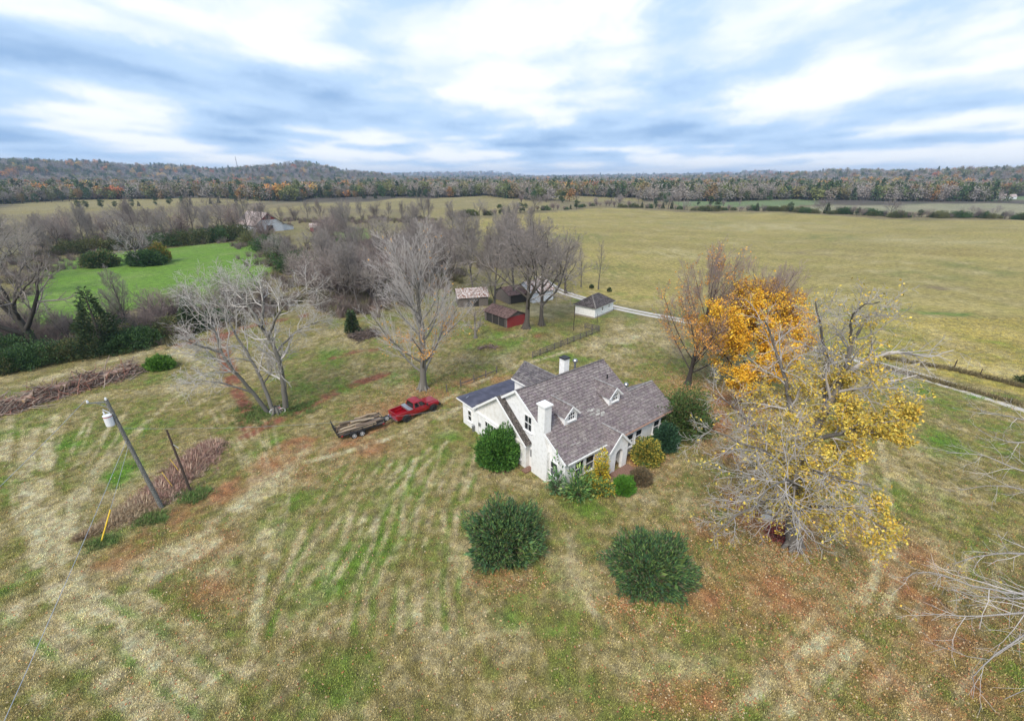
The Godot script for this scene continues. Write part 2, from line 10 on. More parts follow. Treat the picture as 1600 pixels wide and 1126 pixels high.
const LEFT_TREES := [["spread", -135.54, -118.19, 15.7], ["spread", -143.58, -131.26, 13.7], ["vase", -154.69, -149.7, 11.0], ["spread", -118.12, -98.15, 16.5], ["spread", -167.58, -149.7, 14.3], ["vase", -163.36, -136.23, 15.9], ["scrub", -88.11, -72.31, 6.8], ["scrub", -85.71, -75.73, 6.5], ["scrub", -76.76, -72.31, 6.8], ["vase", -68.91, -75.73, 10.4], ["scrub", -65.04, -77.55, 8.9], ["scrub", -63.68, -84.35, 8.7], ["scrub", -59.54, -90.29, 8.8], ["scrub", -70.65, -75.73, 8.8], ["scrub", -64.81, -81.43, 8.1], ["scrub", -59.32, -83.49, 7.6], ["scrub", -54.98, -87.0, 8.8], ["scrub", -52.69, -92.78, 8.3], ["scrub", -79.81, -67.66, 8.1], ["scrub", -63.41, -72.31, 6.8]]
const HEDGE_BUSHES := [["b", -73.82, -58.15, 2.6], ["b", -72.72, -59.77, 2.7], ["b", -71.38, -61.46, 3.1], ["b", -69.62, -62.99, 2.3], ["b", -67.79, -64.57, 3.0], ["b", -63.07, -67.08, 3.0], ["b", -61.68, -69.77, 2.9], ["b", -60.72, -73.99, 3.2], ["b", -59.38, -77.92, 2.7], ["b", -57.29, -82.24, 2.4], ["b", -78.37, -63.51, 3.4], ["b", -65.08, -72.31, 2.9]]
const PASTURE_BUSHES := [["b", -163.19, -165.88, 4.6], ["b", -159.08, -172.02, 4.8], ["b", -153.29, -176.92, 5.1], ["b", -142.03, -183.87, 4.8], ["b", -136.74, -187.55, 5.4], ["b", -133.89, -193.32, 5.3], ["b", -129.47, -199.44, 5.7], ["b", -124.77, -205.95, 6.1], ["b", -108.56, -189.43, 4.7], ["b", -93.0, -172.02, 5.2], ["b", -77.34, -149.7, 4.6], ["b", -65.1, -132.23, 5.3]]
const FIELD_HEDGE := [["scrub", -41.74, -313.09, 7.3], ["scrub", -39.1, -316.4, 4.0], ["scrub", -36.34, -318.18, 6.7], ["bush", -33.91, -325.13, 4.1], ["bush", -31.28, -324.6, 4.5], ["bush", -28.53, -330.63, 3.9], ["bush", -27.07, -329.71, 3.5], ["spread", -23.57, -333.44, 10.7], ["scrub", -20.11, -340.82, 7.6], ["bush", -17.67, -342.55, 3.3], ["scrub", -14.44, -350.73, 5.1], ["scrub", -12.87, -353.64, 5.2], ["evergreen", -9.04, -354.98, 8.2], ["scrub", -6.3, -356.82, 5.9], ["cedar", -2.58, -367.1, 5.9], ["spread", 0.79, -367.82, 9.2], ["scrub", 3.0, -369.18, 7.9], ["evergreen", 6.8, -373.1, 8.1], ["evergreen", 10.32, -374.55, 7.8], ["scrub", 15.14, -378.78, 5.1], ["spread", 18.27, -379.35, 11.5], ["scrub", 20.71, -384.47, 5.3], ["scrub", 25.86, -390.22, 4.5], ["bush", 28.09, -391.74, 3.5], ["scrub", 33.33, -400.47, 5.9], ["scrub", 35.74, -399.0, 7.3], ["scrub", 39.52, -403.92, 5.9], ["scrub", 45.65, -409.58, 4.2], ["bush", 48.83, -418.02, 2.3], ["cedar", 53.47, -425.18, 4.6], ["evergreen", 59.12, -425.75, 9.0], ["bush", 64.12, -435.74, 2.4], ["bush", 67.1, -438.71, 2.5], ["scrub", 73.65, -445.1, 5.2], ["bush", 77.27, -448.88, 2.7], ["scrub", 80.75, -444.0, 5.8], ["scrub", 83.73, -444.69, 4.4], ["scrub", 88.54, -439.94, 7.2], ["scrub", 93.25, -446.61, 7.2], ["scrub", 96.19, -438.57, 6.5], ["spread", 99.45, -436.31, 10.9], ["bush", 101.42, -433.94, 3.0], ["bush", 105.65, -434.73, 2.3], ["scrub", 108.63, -432.85, 7.6], ["bush", 111.98, -430.96, 3.7], ["bush", 115.21, -429.24, 2.8], ["cedar", 118.94, -426.82, 5.7], ["scrub", 122.09, -421.95, 5.2], ["bush", 125.57, -425.63, 3.5], ["evergreen", 130.33, -423.61, 7.3], ["scrub", 130.82, -415.37, 6.6], ["cedar", 136.21, -420.84, 6.3], ["spread", 140.64, -419.3, 11.6], ["cedar", 142.85, -416.94, 7.4], ["scrub", 144.76, -412.68, 4.2], ["bush", 149.65, -415.01, 2.7], ["scrub", 151.69, -408.97, 4.9], ["spread", 154.21, -409.71, 8.0], ["bush", 158.09, -404.92, 2.5], ["scrub", 159.95, -405.7, 5.0], ["bush", 165.31, -406.01, 3.3], ["bush", 166.54, -399.55, 4.0], ["scrub", 169.5, -402.36, 7.3], ["bush", 171.97, -395.71, 4.1], ["evergreen", 173.68, -393.52, 8.7], ["bush", 178.96, -396.44, 2.5], ["bush", 180.9, -395.53, 2.5], ["scrub", 183.24, -392.7, 6.1], ["bush", 186.29, -391.05, 2.5], ["scrub", 188.89, -385.7, 4.6], ["scrub", 192.5, -389.27, 4.2], ["scrub", 195.23, -385.33, 5.9], ["bush", 200.84, -388.89, 3.9], ["cedar", 200.06, -380.47, 7.1], ["scrub", 204.53, -384.87, 5.1], ["scrub", 204.42, -378.04, 6.5], ["bush", 209.7, -380.9, 3.6], ["bush", 213.6, -380.83, 3.3], ["bush", 214.67, -379.03, 3.4], ["bush", 219.08, -378.49, 2.9], ["bush", 221.2, -376.07, 4.3], ["evergreen", 221.23, -370.08, 8.1], ["bush", 225.41, -374.33, 2.5], ["bush", 226.02, -366.66, 3.9], ["scrub", 229.36, -369.53, 6.2], ["bush", 228.42, -361.75, 4.0], ["bush", 234.09, -364.78, 2.7], ["bush", 234.0, -358.5, 3.2], ["spread", 236.44, -359.02, 8.6], ["spread", 239.84, -357.53, 10.6], ["cedar", 240.26, -354.39, 8.8], ["bush", 240.4, -350.47, 2.7], ["bush", 244.3, -351.56, 2.5], ["scrub", 247.67, -352.23, 7.2], ["bush", 249.16, -350.07, 4.1], ["bush", 251.42, -348.59, 4.4], ["scrub", 252.99, -344.96, 7.9], ["evergreen", 253.38, -340.38, 6.0], ["scrub", 254.08, -339.23, 6.8], ["scrub", 255.64, -337.47, 5.7], ["bush", 260.86, -338.08, 4.4], ["bush", 260.06, -334.08, 3.0], ["cedar", 264.29, -335.98, 4.1], ["bush", 265.77, -334.36, 3.2], ["scrub", 266.27, -330.3, 5.6], ["spread", 269.41, -329.97, 11.1], ["bush", 267.57, -324.76, 3.1], ["bush", 270.07, -324.3, 4.4], ["scrub", 271.41, -323.13, 6.5], ["bush", 277.46, -325.09, 3.1], ["scrub", 276.72, -322.54, 4.9], ["scrub", 281.08, -323.29, 4.5], ["evergreen", 286.38, -325.37, 5.6], ["scrub", 289.47, -327.01, 6.2], ["scrub", 292.06, -325.37, 6.9], ["cedar", 293.34, -323.04, 4.1], ["bush", 296.2, -323.61, 3.8], ["bush", 301.62, -326.08, 4.3], ["bush", 300.92, -323.36, 2.9], ["bush", 306.08, -325.19, 3.1], ["scrub", 304.55, -320.87, 4.0], ["bush", 310.6, -322.95, 4.2], ["scrub", 313.16, -323.6, 7.3], ["bush", 316.01, -323.23, 3.6], ["spread", 320.84, -324.22, 8.0], ["scrub", 321.86, -322.51, 4.1], ["scrub", 325.6, -323.13, 7.8], ["bush", 328.3, -323.84, 3.8], ["evergreen", 330.68, -323.23, 5.0], ["bush", 331.49, -320.7, 3.3], ["spread", 335.43, -322.16, 8.3], ["bush", 337.6, -321.76, 2.5], ["cedar", 340.42, -321.48, 4.7], ["scrub", 341.14, -319.79, 7.3], ["scrub", 347.25, -322.5, 5.9], ["bush", 346.79, -318.28, 2.4], ["bush", 350.98, -319.56, 3.7], ["bush", 351.69, -318.06, 2.9], ["bush", 354.19, -317.92, 4.4], ["bush", 359.62, -320.53, 3.2], ["scrub", 358.49, -317.24, 5.9], ["bush", 362.25, -317.76, 3.7], ["scrub", 365.82, -317.59, 4.8], ["scrub", 366.47, -315.48, 7.2], ["scrub", 368.77, -315.77, 7.2], ["evergreen", 373.45, -316.73, 8.0], ["bush", 374.66, -315.3, 2.7], ["scrub", 376.89, -314.88, 6.8], ["scrub", 381.13, -316.12, 6.2], ["scrub", 382.19, -314.45, 7.5]]
const FAR_HEDGES := [["evergreen", -377.18, -406.46, 8.1], ["evergreen", -374.38, -410.39, 7.4], ["evergreen", -368.26, -418.95, 8.6], ["evergreen", -362.85, -426.5, 6.5], ["evergreen", -355.3, -437.07, 7.4], ["cedar", -352.43, -441.08, 4.8], ["evergreen", -345.39, -453.4, 7.3], ["evergreen", -340.08, -464.74, 8.0], ["evergreen", -334.92, -475.75, 8.2], ["cedar", -331.85, -482.3, 5.1], ["cedar", -322.88, -501.44, 6.4], ["cedar", -321.66, -513.58, 7.7], ["cedar", -319.24, -542.19, 8.9], ["evergreen", -317.48, -563.11, 5.2], ["autumn", -448.87, -837.57, 10.5], ["cedar", -398.02, -766.1, 17.1], ["cedar", -357.41, -709.04, 13.3], ["vase", -310.42, -642.99, 9.7], ["vase", -293.01, -625.23, 14.6], ["vase", -279.62, -622.71, 14.5], ["vase", -268.73, -620.67, 10.8], ["cedar", -250.92, -617.33, 17.9], ["evergreen", -238.78, -615.05, 17.7], ["autumn", -224.94, -612.45, 10.8], ["vase", -214.22, -610.44, 12.3], ["autumn", -202.29, -608.2, 10.5], ["cedar", -192.6, -611.57, 9.0], ["cedar", -180.25, -619.81, 9.5], ["evergreen", -172.39, -625.05, 15.6], ["cedar", -160.77, -632.8, 12.5], ["autumn", -149.27, -640.47, 17.1], ["evergreen", -140.59, -646.38, 11.0], ["cedar", -129.71, -663.31, 17.1], ["evergreen", -123.52, -672.93, 12.7], ["autumn", -112.0, -690.86, 11.5], ["vase", -97.3, -713.75, 15.9], ["autumn", -90.62, -724.13, 15.9], ["evergreen", -79.4, -741.59, 17.3], ["cedar", -67.27, -760.47, 16.4], ["vase", -48.03, -790.41, 16.9], ["scrub", 10.07, -507.2, 9.4], ["evergreen", 23.84, -514.37, 12.6], ["scrub", 38.16, -521.82, 10.6], ["evergreen", 56.27, -524.35, 12.7], ["vase", 70.75, -514.52, 10.8], ["scrub", 89.06, -502.08, 8.9], ["vase", 103.72, -492.13, 5.1], ["scrub", 112.87, -487.58, 10.8], ["vase", 129.74, -481.08, 11.1], ["evergreen", 145.91, -474.86, 7.1], ["evergreen", 155.47, -471.17, 12.1], ["vase", 166.5, -466.97, 9.9], ["evergreen", 184.67, -464.01, 6.4], ["evergreen", 196.43, -462.09, 9.5], ["scrub", 208.3, -460.15, 6.8], ["vase", 223.0, -457.76, 5.9]]
const WOOD_EDGE := [["spread", -33.18, -793.71, 17.6], ["vase", -10.53, -784.61, 15.2], ["vase", 5.3, -778.25, 15.1], ["vase", 19.66, -772.48, 15.6], ["spread", 44.54, -762.49, 14.3], ["autumn", 58.98, -756.69, 15.9], ["spread", 74.36, -750.52, 18.5], ["vase", 94.47, -742.44, 12.1], ["spread", 108.2, -723.14, 13.6], ["vase", 122.41, -691.93, 13.4], ["evergreen", 137.09, -659.67, 14.4], ["vase", 143.27, -646.09, 11.9], ["vase", 157.14, -615.64, 14.6], ["cedar", 167.4, -593.08, 13.4], ["vase", 182.34, -589.86, 11.9], ["cedar", 196.55, -589.86, 18.2], ["vase", 211.03, -592.81, 18.4], ["evergreen", 228.51, -597.98, 16.0], ["evergreen", 243.3, -602.36, 14.5], ["autumn", 254.16, -605.57, 11.3], ["spread", 275.46, -611.87, 13.4], ["cedar", 297.1, -618.27, 13.7], ["cedar", 307.81, -621.44, 19.0], ["vase", 326.38, -626.26, 17.8], ["spread", 342.91, -626.26, 16.0], ["vase", 360.1, -626.26, 12.4], ["spread", 375.12, -626.26, 19.0], ["vase", 394.21, -626.26, 11.7], ["spread", 405.44, -626.26, 18.1], ["evergreen", 424.22, -626.26, 18.4], ["evergreen", 442.52, -631.1, 18.5], ["vase", 459.42, -636.19, 14.1], ["spread", 473.24, -640.36, 19.0], ["autumn", 497.36, -647.62, 12.2], ["cedar", 518.65, -654.03, 15.3], ["evergreen", 536.63, -659.44, 13.2], ["autumn", 563.96, -667.36, 18.9], ["vase", 578.39, -667.36, 18.5], ["spread", 600.36, -667.36, 13.5], ["autumn", 615.61, -667.36, 16.0], ["spread", 626.96, -667.36, 18.3], ["vase", 640.89, -667.36, 14.6], ["evergreen", 659.47, -667.36, 14.0], ["autumn", 680.86, -667.36, 17.5], ["cedar", 693.99, -667.36, 14.2], ["cedar", 705.86, -667.36, 15.0], ["vase", 731.43, -667.36, 16.3], ["vase", 745.23, -667.36, 18.2], ["vase", 763.91, -667.36, 13.5], ["evergreen", 777.02, -667.36, 13.7], ["evergreen", 796.33, -667.36, 12.3], ["vase", 807.03, -667.36, 11.4]]
const LEFT_WOOD_EDGE := [["evergreen", -542.56, -481.93, 14.3], ["vase", -541.32, -488.67, 17.0], ["spread", -539.61, -497.95, 12.5], ["spread", -538.52, -503.86, 11.7], ["autumn", -536.78, -513.33, 11.3], ["evergreen", -534.38, -526.36, 11.0], ["vase", -533.65, -535.32, 11.8], ["autumn", -533.27, -542.43, 17.5], ["evergreen", -532.59, -555.18, 13.6], ["spread", -532.13, -563.83, 14.4], ["autumn", -531.45, -576.52, 15.1], ["evergreen", -530.75, -589.62, 14.7], ["evergreen", -529.7, -609.22, 13.2], ["vase", -529.25, -617.51, 17.0], ["spread", -528.51, -631.35, 13.1], ["vase", -527.8, -644.72, 15.8], ["spread", -526.93, -660.85, 15.1], ["vase", -525.56, -686.43, 17.4], ["spread", -525.71, -702.73, 13.1], ["vase", -526.33, -725.81, 12.7], ["autumn", -526.9, -746.81, 15.7], ["spread", -527.5, -769.5, 12.5], ["vase", -527.95, -786.35, 12.4], ["vase", -528.61, -810.98, 11.8], ["spread", -529.4, -840.38, 15.3], ["spread", -530.1, -866.34, 14.4], ["autumn", -531.0, -900.1, 15.4], ["evergreen", -532.23, -945.93, 11.6], ["vase", -533.09, -978.29, 15.1], ["spread", -533.85, -1006.68, 15.6]]
const BIG_TREE := [[0.5, 0.36, 9, -0.0, 0.0, 0.0, -0.55, 3.22, 0.0, -1.05, 6.37, 0.0, -1.16, 9.29, 0.0], [0.33, 0.04, 1, -1.16, 9.29, 0.0, -0.21, 11.5, -0.5, 0.6, 13.65, -1.0, 1.07, 15.74, -1.5, 1.79, 17.35, -2.0, 2.87, 18.3, -2.0], [0.22, 0.03, 2, 0.6, 13.65, -1.0, 1.76, 14.76, -1.0, 3.16, 15.68, -0.5, 4.79, 15.62, 0.0, 5.81, 16.16, 0.5], [0.25, 0.05, 1, -1.14, 7.99, 0.0, -1.76, 10.22, -1.0, -2.31, 12.7, -2.0, -2.99, 14.94, -3.0, -4.16, 17.04, -3.0], [0.2, 0.04, 1, -0.21, 11.5, -0.5, 0.92, 13.73, -3.0, 0.43, 16.25, -4.0, -0.33, 18.11, -4.0], [0.2, 0.03, 1, -1.05, 6.37, 0.0, -4.36, 9.04, 1.0, -6.98, 10.36, 1.5, -8.99, 11.32, 1.5], [0.2, 0.03, 1, -1.16, 9.29, 0.0, -0.44, 10.84, 1.5, 0.85, 11.8, 2.0, 2.85, 12.28, 2.5], [0.18, 0.03, 1, -0.5, 3.22, 0.0, -0.92, 5.96, 2.5, -0.07, 6.75, 4.0, 1.75, 6.06, 5.0], [0.16, 0.03, 1, -0.79, 4.96, 0.0, -4.02, 6.07, 2.0, -6.39, 5.87, 3.0, -7.93, 3.98, 3.0], [0.17, 0.03, 1, -0.98, 6.09, 0.0, -2.86, 9.14, 3.0, -3.09, 10.18, 5.0, -2.03, 10.3, 6.0], [0.17, 0.03, 1, -1.07, 7.19, 0.0, -1.59, 7.35, -3.0, -4.24, 9.57, -4.0, -6.49, 11.21, -4.0], [0.15, 0.03, 1, -0.86, 5.25, 0.0, -4.65, 9.18, 4.0, -7.86, 11.09, 7.0, -9.12, 10.69, 8.0], [0.1, 0.03, 1, 1.07, 15.74, -1.5, 0.07, 17.66, -1.0, -0.39, 18.78, 0.0, -0.22, 19.44, 1.0], [0.15, 0.03, 1, -0.21, 11.5, -0.5, 3.24, 11.71, -3.0, 7.25, 11.26, -5.0, 10.03, 11.35, -6.0]]
const BIG_TREE_AT := [21.39, -25.78]
const LEANING_TREE := [[0.27, 0.06, 1, -0.94, -0.09, 0.0, -1.84, 2.9, 0.5, -3.06, 5.88, 1.0, -3.91, 8.2, 1.0, -4.4, 10.26, 0.5, -5.44, 12.29, 0.0, -6.81, 13.86, 0.0], [0.25, 0.06, 1, -0.37, 0.09, 0.0, -1.1, 3.57, -0.5, -2.19, 6.61, -1.0, -3.62, 9.57, -1.5, -4.52, 11.85, -2.0, -5.97, 14.17, -2.5], [0.34, 0.18, 1, 1.22, 0.78, 0.0, 1.6, 4.63, 0.0, 1.52, 7.8, 0.0, 0.55, 9.92, -0.5, 0.41, 10.98, 0.0], [0.2, 0.03, 1, 0.41, 10.98, 0.0, -0.98, 12.88, -1.0, -2.37, 14.77, -1.5, -4.49, 16.21, -2.0], [0.2, 0.03, 1, 0.51, 10.83, 0.0, 0.7, 13.46, -1.0, -0.11, 15.36, -2.0, -0.98, 17.12, -2.0], [0.2, 0.03, 1, 0.98, 9.71, 0.0, 3.72, 13.15, 1.0, 6.12, 14.66, 1.5, 8.29, 15.72, 2.0], [0.15, 0.03, 1, 1.52, 7.8, 0.0, 3.0, 9.4, -2.0, 4.95, 10.24, -3.0, 6.88, 10.63, -3.0], [0.14, 0.03, 1, -1.84, 2.9, 0.5, -4.1, 4.53, 1.5, -6.6, 5.24, 2.0, -8.51, 4.77, 2.0], [0.16, 0.03, 1, -3.91, 8.2, 1.0, -5.49, 9.33, 2.0, -6.2, 10.41, 3.0], [0.12, 0.02, 1, -1.1, 3.57, -0.5, -0.22, 5.18, -1.5, -0.55, 6.61, -2.0]]
const LEANING_TREE_AT := [-28.14, -46.35]
const EDGE_TREE := [[0.5, 0.4, 9, 0.0, -0.0, 0.0, -1.7, 2.74, 0.0, -3.27, 5.28, 0.0], [0.12, 0.015, 2, -3.27, 5.28, 0.0, -6.55, 4.64, 0.5, -9.9, 4.98, 0.5, -12.55, 5.67, 0.0, -13.77, 5.04, 0.0], [0.11, 0.015, 2, -2.44, 3.78, 0.0, -7.01, 3.66, 1.0, -10.47, 3.41, 1.0, -13.09, 3.76, 1.0], [0.12, 0.015, 2, -1.71, 2.48, 0.0, -7.26, 4.09, 2.0, -9.55, 3.05, 2.5, -11.28, 1.51, 3.0, -10.22, 0.17, 3.0], [0.11, 0.015, 2, -3.27, 5.28, 0.0, -5.04, 5.76, -1.0, -7.7, 5.91, -1.0, -10.0, 5.17, -1.0], [0.1, 0.015, 2, -2.31, 3.53, 0.0, -1.49, 1.36, -2.0, -4.64, 1.07, -2.0, -8.24, 1.92, -2.0], [0.1, 0.015, 2, -1.37, 1.94, 0.0, -9.22, 4.77, 4.0, -11.51, 4.02, 5.0, -12.3, 3.07, 5.0], [0.3, 0.05, 1, -3.27, 5.28, 0.0, -0.66, 6.13, -2.0, 1.08, 8.15, -3.0]]
const EDGE_TREE_AT := [35.81, -18.3]
const FAR_EDGE_TREE := [[0.4, 0.3, 9, 0.01, -0.0, 0.0, -1.38, 2.1, 0.0, -2.82, 4.12, 0.0], [0.11, 0.02, 2, -2.82, 4.12, 0.0, -6.86, 2.5, 1.0, -11.38, 4.02, 1.0, -14.81, 4.4, 1.0], [0.1, 0.02, 2, -2.1, 3.12, 0.0, -6.84, 1.25, 2.0, -10.33, 1.72, 2.0, -13.43, 1.25, 2.0], [0.1, 0.02, 2, -2.82, 4.12, 0.0, -5.76, 6.11, -1.0, -9.45, 6.88, -1.0, -12.64, 7.89, -1.0], [0.1, 0.02, 2, -2.82, 4.12, 0.0, -5.69, 4.78, 0.0, -8.75, 4.78, 0.0, -11.73, 5.94, 0.0], [0.25, 0.05, 1, -2.82, 4.12, 0.0, -0.66, 6.18, -2.0, 1.24, 8.25, -3.0]]
const FAR_EDGE_TREE_AT := [51.86, -32.75]
const WEED_LINE := [-33.77, -26.43, -32.87, -27.58, -32.1, -29.19, -31.33, -31.02, -31.24, -33.67, -31.31, -36.46, -31.5, -39.28]
const PILE_LINE := [-62.21, -45.89, -60.25, -48.44, -58.81, -51.98, -56.64, -55.33, -54.7, -59.06]
const BANK_LINE := [56.69, -64.57, 60.38, -61.96, 64.52, -59.06, 67.01, -55.96, 69.95, -51.42, 74.43, -47.14]
const BANK2_LINE := [53.98, -60.97, 56.66, -57.48, 59.88, -53.12, 63.07, -48.11]


class MB:
	var v := PackedVector3Array()
	var n := PackedVector3Array()
	var c := PackedColorArray()
	var t := PackedVector2Array()
	var t2 := PackedVector2Array()
	var i := PackedInt32Array()
	var col := Color(1, 1, 1)
	static var tris := 0
	func quad(a: Vector3, b: Vector3, d: Vector3, e: Vector3) -> void:
		var nn := (b - a).cross(d - a)
		if nn.length_squared() < 1e-12:
			nn = (d - a).cross(e - a)
		nn = nn.normalized()
		var k := v.size()
		v.append(a); v.append(b); v.append(d); v.append(e)
		for j in 4:
			n.append(nn)
			c.append(col)
		i.append(k); i.append(k + 2); i.append(k + 1)
		i.append(k); i.append(k + 3); i.append(k + 2)
	func tri(a: Vector3, b: Vector3, d: Vector3) -> void:
		var nn := (b - a).cross(d - a).normalized()
		var k := v.size()
		v.append(a); v.append(b); v.append(d)
		for j in 3:
			n.append(nn)
			c.append(col)
		i.append(k); i.append(k + 2); i.append(k + 1)
	func box(x: Transform3D, s: Vector3) -> void:
		var h := s * 0.5
		var p: Array[Vector3] = []
		for j in 8:
			p.append(x * Vector3(h.x * (1 if j & 1 else -1), h.y * (1 if j & 2 else -1), h.z * (1 if j & 4 else -1)))
		quad(p[4], p[5], p[7], p[6])
		quad(p[1], p[0], p[2], p[3])
		quad(p[5], p[1], p[3], p[7])
		quad(p[0], p[4], p[6], p[2])
		quad(p[6], p[7], p[3], p[2])
		quad(p[0], p[1], p[5], p[4])
	func bx(at: Vector3, s: Vector3, turn := 0.0) -> void:
		box(Transform3D(Basis(Vector3.UP, turn), at), s)
	# a bar of square section between two points
	func bar(a: Vector3, b: Vector3, w: float, h: float) -> void:
		var d := b - a
		var z := d.normalized()
		var x := Vector3.UP.cross(z)
		if x.length() < 0.01:
			x = Vector3.RIGHT
		x = x.normalized()
		box(Transform3D(Basis(x, z.cross(x), z), (a + b) * 0.5), Vector3(w, h, d.length()))
	# flat outline (counter-clockwise seen from +z of x) pushed out from z0 to z1
	func prism(poly: PackedVector2Array, z0: float, z1: float, x := Transform3D.IDENTITY) -> void:
		var ids := Geometry2D.triangulate_polygon(poly)
		for j in range(0, ids.size(), 3):
			var a := poly[ids[j]]; var b := poly[ids[j + 1]]; var d := poly[ids[j + 2]]
			if (b - a).cross(d - a) < 0:
				var sw := b; b = d; d = sw
			tri(x * Vector3(a.x, a.y, z1), x * Vector3(b.x, b.y, z1), x * Vector3(d.x, d.y, z1))
			tri(x * Vector3(a.x, a.y, z0), x * Vector3(d.x, d.y, z0), x * Vector3(b.x, b.y, z0))
		for j in poly.size():
			var a := poly[j]; var b := poly[(j + 1) % poly.size()]
			quad(x * Vector3(a.x, a.y, z0), x * Vector3(b.x, b.y, z0), x * Vector3(b.x, b.y, z1), x * Vector3(a.x, a.y, z1))
	func tube(pts: PackedVector3Array, rad: PackedFloat32Array, sides: int, cap := false) -> void:
		var m := pts.size()
		var k0 := v.size()
		var u := Vector3.ZERO
		for j in m:
			var d := (pts[mini(j + 1, m - 1)] - pts[maxi(j - 1, 0)]).normalized()
			if j == 0:
				u = d.cross(Vector3(0.31, 0.2, 0.93)).normalized()
			else:
				u = (u - d * u.dot(d)).normalized()
			var w := d.cross(u)
			for s in sides:
				var an := TAU * s / sides
				var o := u * cos(an) + w * sin(an)
				v.append(pts[j] + o * rad[j])
				n.append(o)
				c.append(col)
		for j in m - 1:
			for s in sides:
				var a := k0 + j * sides + s
				var b := k0 + j * sides + (s + 1) % sides
				i.append(a); i.append(a + sides); i.append(b)
				i.append(b); i.append(a + sides); i.append(b + sides)
		if cap:
			for e in [0, m - 1]:
				var d2: Vector3 = (pts[0] - pts[1]).normalized() if e == 0 else (pts[m - 1] - pts[m - 2]).normalized()
				var k := v.size()
				v.append(pts[e]); n.append(d2); c.append(col)
				for s in sides:
					v.append(v[k0 + e * sides + s]); n.append(d2); c.append(col)
				for s in sides:
					i.append(k); i.append(k + 1 + s); i.append(k + 1 + (s + 1) % sides)
	func rod(a: Vector3, b: Vector3, ra: float, rb: float, sides := 6, cap := true) -> void:
		tube(PackedVector3Array([a, b]), PackedFloat32Array([ra, rb]), sides, cap)
	# turned shape about the axis from a towards b; prof holds (distance along, radius)
	func lathe(a: Vector3, axis: Vector3, prof: Array, sides: int) -> void:
		var p := PackedVector3Array(); var r := PackedFloat32Array()
		for q in prof:
			p.append(a + axis * q[0]); r.append(q[1])
		var u := axis.cross(Vector3(0.31, 0.2, 0.93)).normalized(); var w := axis.cross(u)
		for j in p.size() - 1:
			for s in sides:
				var o0 := u * cos(TAU * s / sides) + w * sin(TAU * s / sides)
				var o1 := u * cos(TAU * (s + 1) / sides) + w * sin(TAU * (s + 1) / sides)
				quad(p[j] + o0 * r[j], p[j] + o1 * r[j], p[j + 1] + o1 * r[j + 1], p[j + 1] + o0 * r[j + 1])
	# one leaf: a bent four-cornered blade
	func leaf(at: Vector3, dir: Vector3, side: Vector3, l: float, w: float) -> void:
		var k := v.size()
		var nn := side.cross(dir).normalized()
		v.append(at); v.append(at + dir * l * 0.45 + side * w * 0.5); v.append(at + dir * l); v.append(at + dir * l * 0.45 - side * w * 0.5)
		for j in 4:
			n.append(nn)
			c.append(col)
		i.append(k); i.append(k + 2); i.append(k + 1); i.append(k); i.append(k + 3); i.append(k + 2)
	func mesh(m: Material) -> ArrayMesh:
		var am := ArrayMesh.new()
		if v.is_empty():
			return am
		tris += i.size() / 3
		var a := []
		a.resize(Mesh.ARRAY_MAX)
		a[Mesh.ARRAY_VERTEX] = v
		a[Mesh.ARRAY_NORMAL] = n
		a[Mesh.ARRAY_COLOR] = c
		if t.size() == v.size():
			a[Mesh.ARRAY_TEX_UV] = t
		if t2.size() == v.size():
			a[Mesh.ARRAY_TEX_UV2] = t2
		a[Mesh.ARRAY_INDEX] = i
		am.add_surface_from_arrays(Mesh.PRIMITIVE_TRIANGLES, a)
		am.surface_set_material(0, m)
		return am

var rng := RandomNumberGenerator.new()
var M := {}
var taken := {}
var nz := FastNoiseLite.new()
var nz2 := FastNoiseLite.new()

func R(a: float, b: float) -> float:
	return rng.randf_range(a, b)

func rv() -> Vector3:
	return Vector3(rng.randfn(), rng.randfn(), rng.randfn()).normalized()

func numbered(called: String) -> String:
	taken[called] = taken.get(called, -1) + 1
	return called if taken[called] == 0 else "%s_%03d" % [called, taken[called]]

func tag(o: Node3D, label: String, category := "", group := "", kind := "") -> Node3D:
	o.set_meta("label", label)
	if category: o.set_meta("category", category)
	if group: o.set_meta("group", group)
	if kind: o.set_meta("kind", kind)
	return o

func thing(called: String, at: Vector3, turn := 0.0) -> Node3D:
	var o := Node3D.new()
	o.name = numbered(called)
	add_child(o)
	o.position = at
	o.rotation.y = turn
	return o

func part(called: String, mb: MB, m: Material, parent: Node3D) -> MeshInstance3D:
	var o := MeshInstance3D.new()
	o.name = called if parent != self else numbered(called)
	o.mesh = mb.mesh(m)
	parent.add_child(o, true)
	return o

func meshpart(called: String, me: Mesh, parent: Node3D, at := Vector3.ZERO) -> MeshInstance3D:
	var o := MeshInstance3D.new()
	o.name = called
	o.mesh = me
	o.position = at
	parent.add_child(o, true)
	return o

func dup(src: Node3D, called: String, at: Vector3, turn: float, sc: Vector3) -> Node3D:
	var o: Node3D = src.duplicate()
	o.name = numbered(called)
	add_child(o)
	o.transform = Transform3D(Basis(Vector3.UP, turn).scaled_local(sc), at)
	return o

# ---------- materials
func lin(r: float, g: float, b: float) -> Color:
	return Color(r, g, b).linear_to_srgb()

func mat(key: String, col: Color, rough := 0.85, metal := 0.0) -> StandardMaterial3D:
	var m := StandardMaterial3D.new()
	m.resource_name = key
	m.albedo_color = lin(col.r, col.g, col.b)
	m.roughness = rough
	m.metallic = metal
	M[key] = m
	return m

func vmat(key: String, rough := 0.85) -> StandardMaterial3D:
	var m := mat(key, Color(1, 1, 1), rough)
	m.vertex_color_use_as_albedo = true
	return m

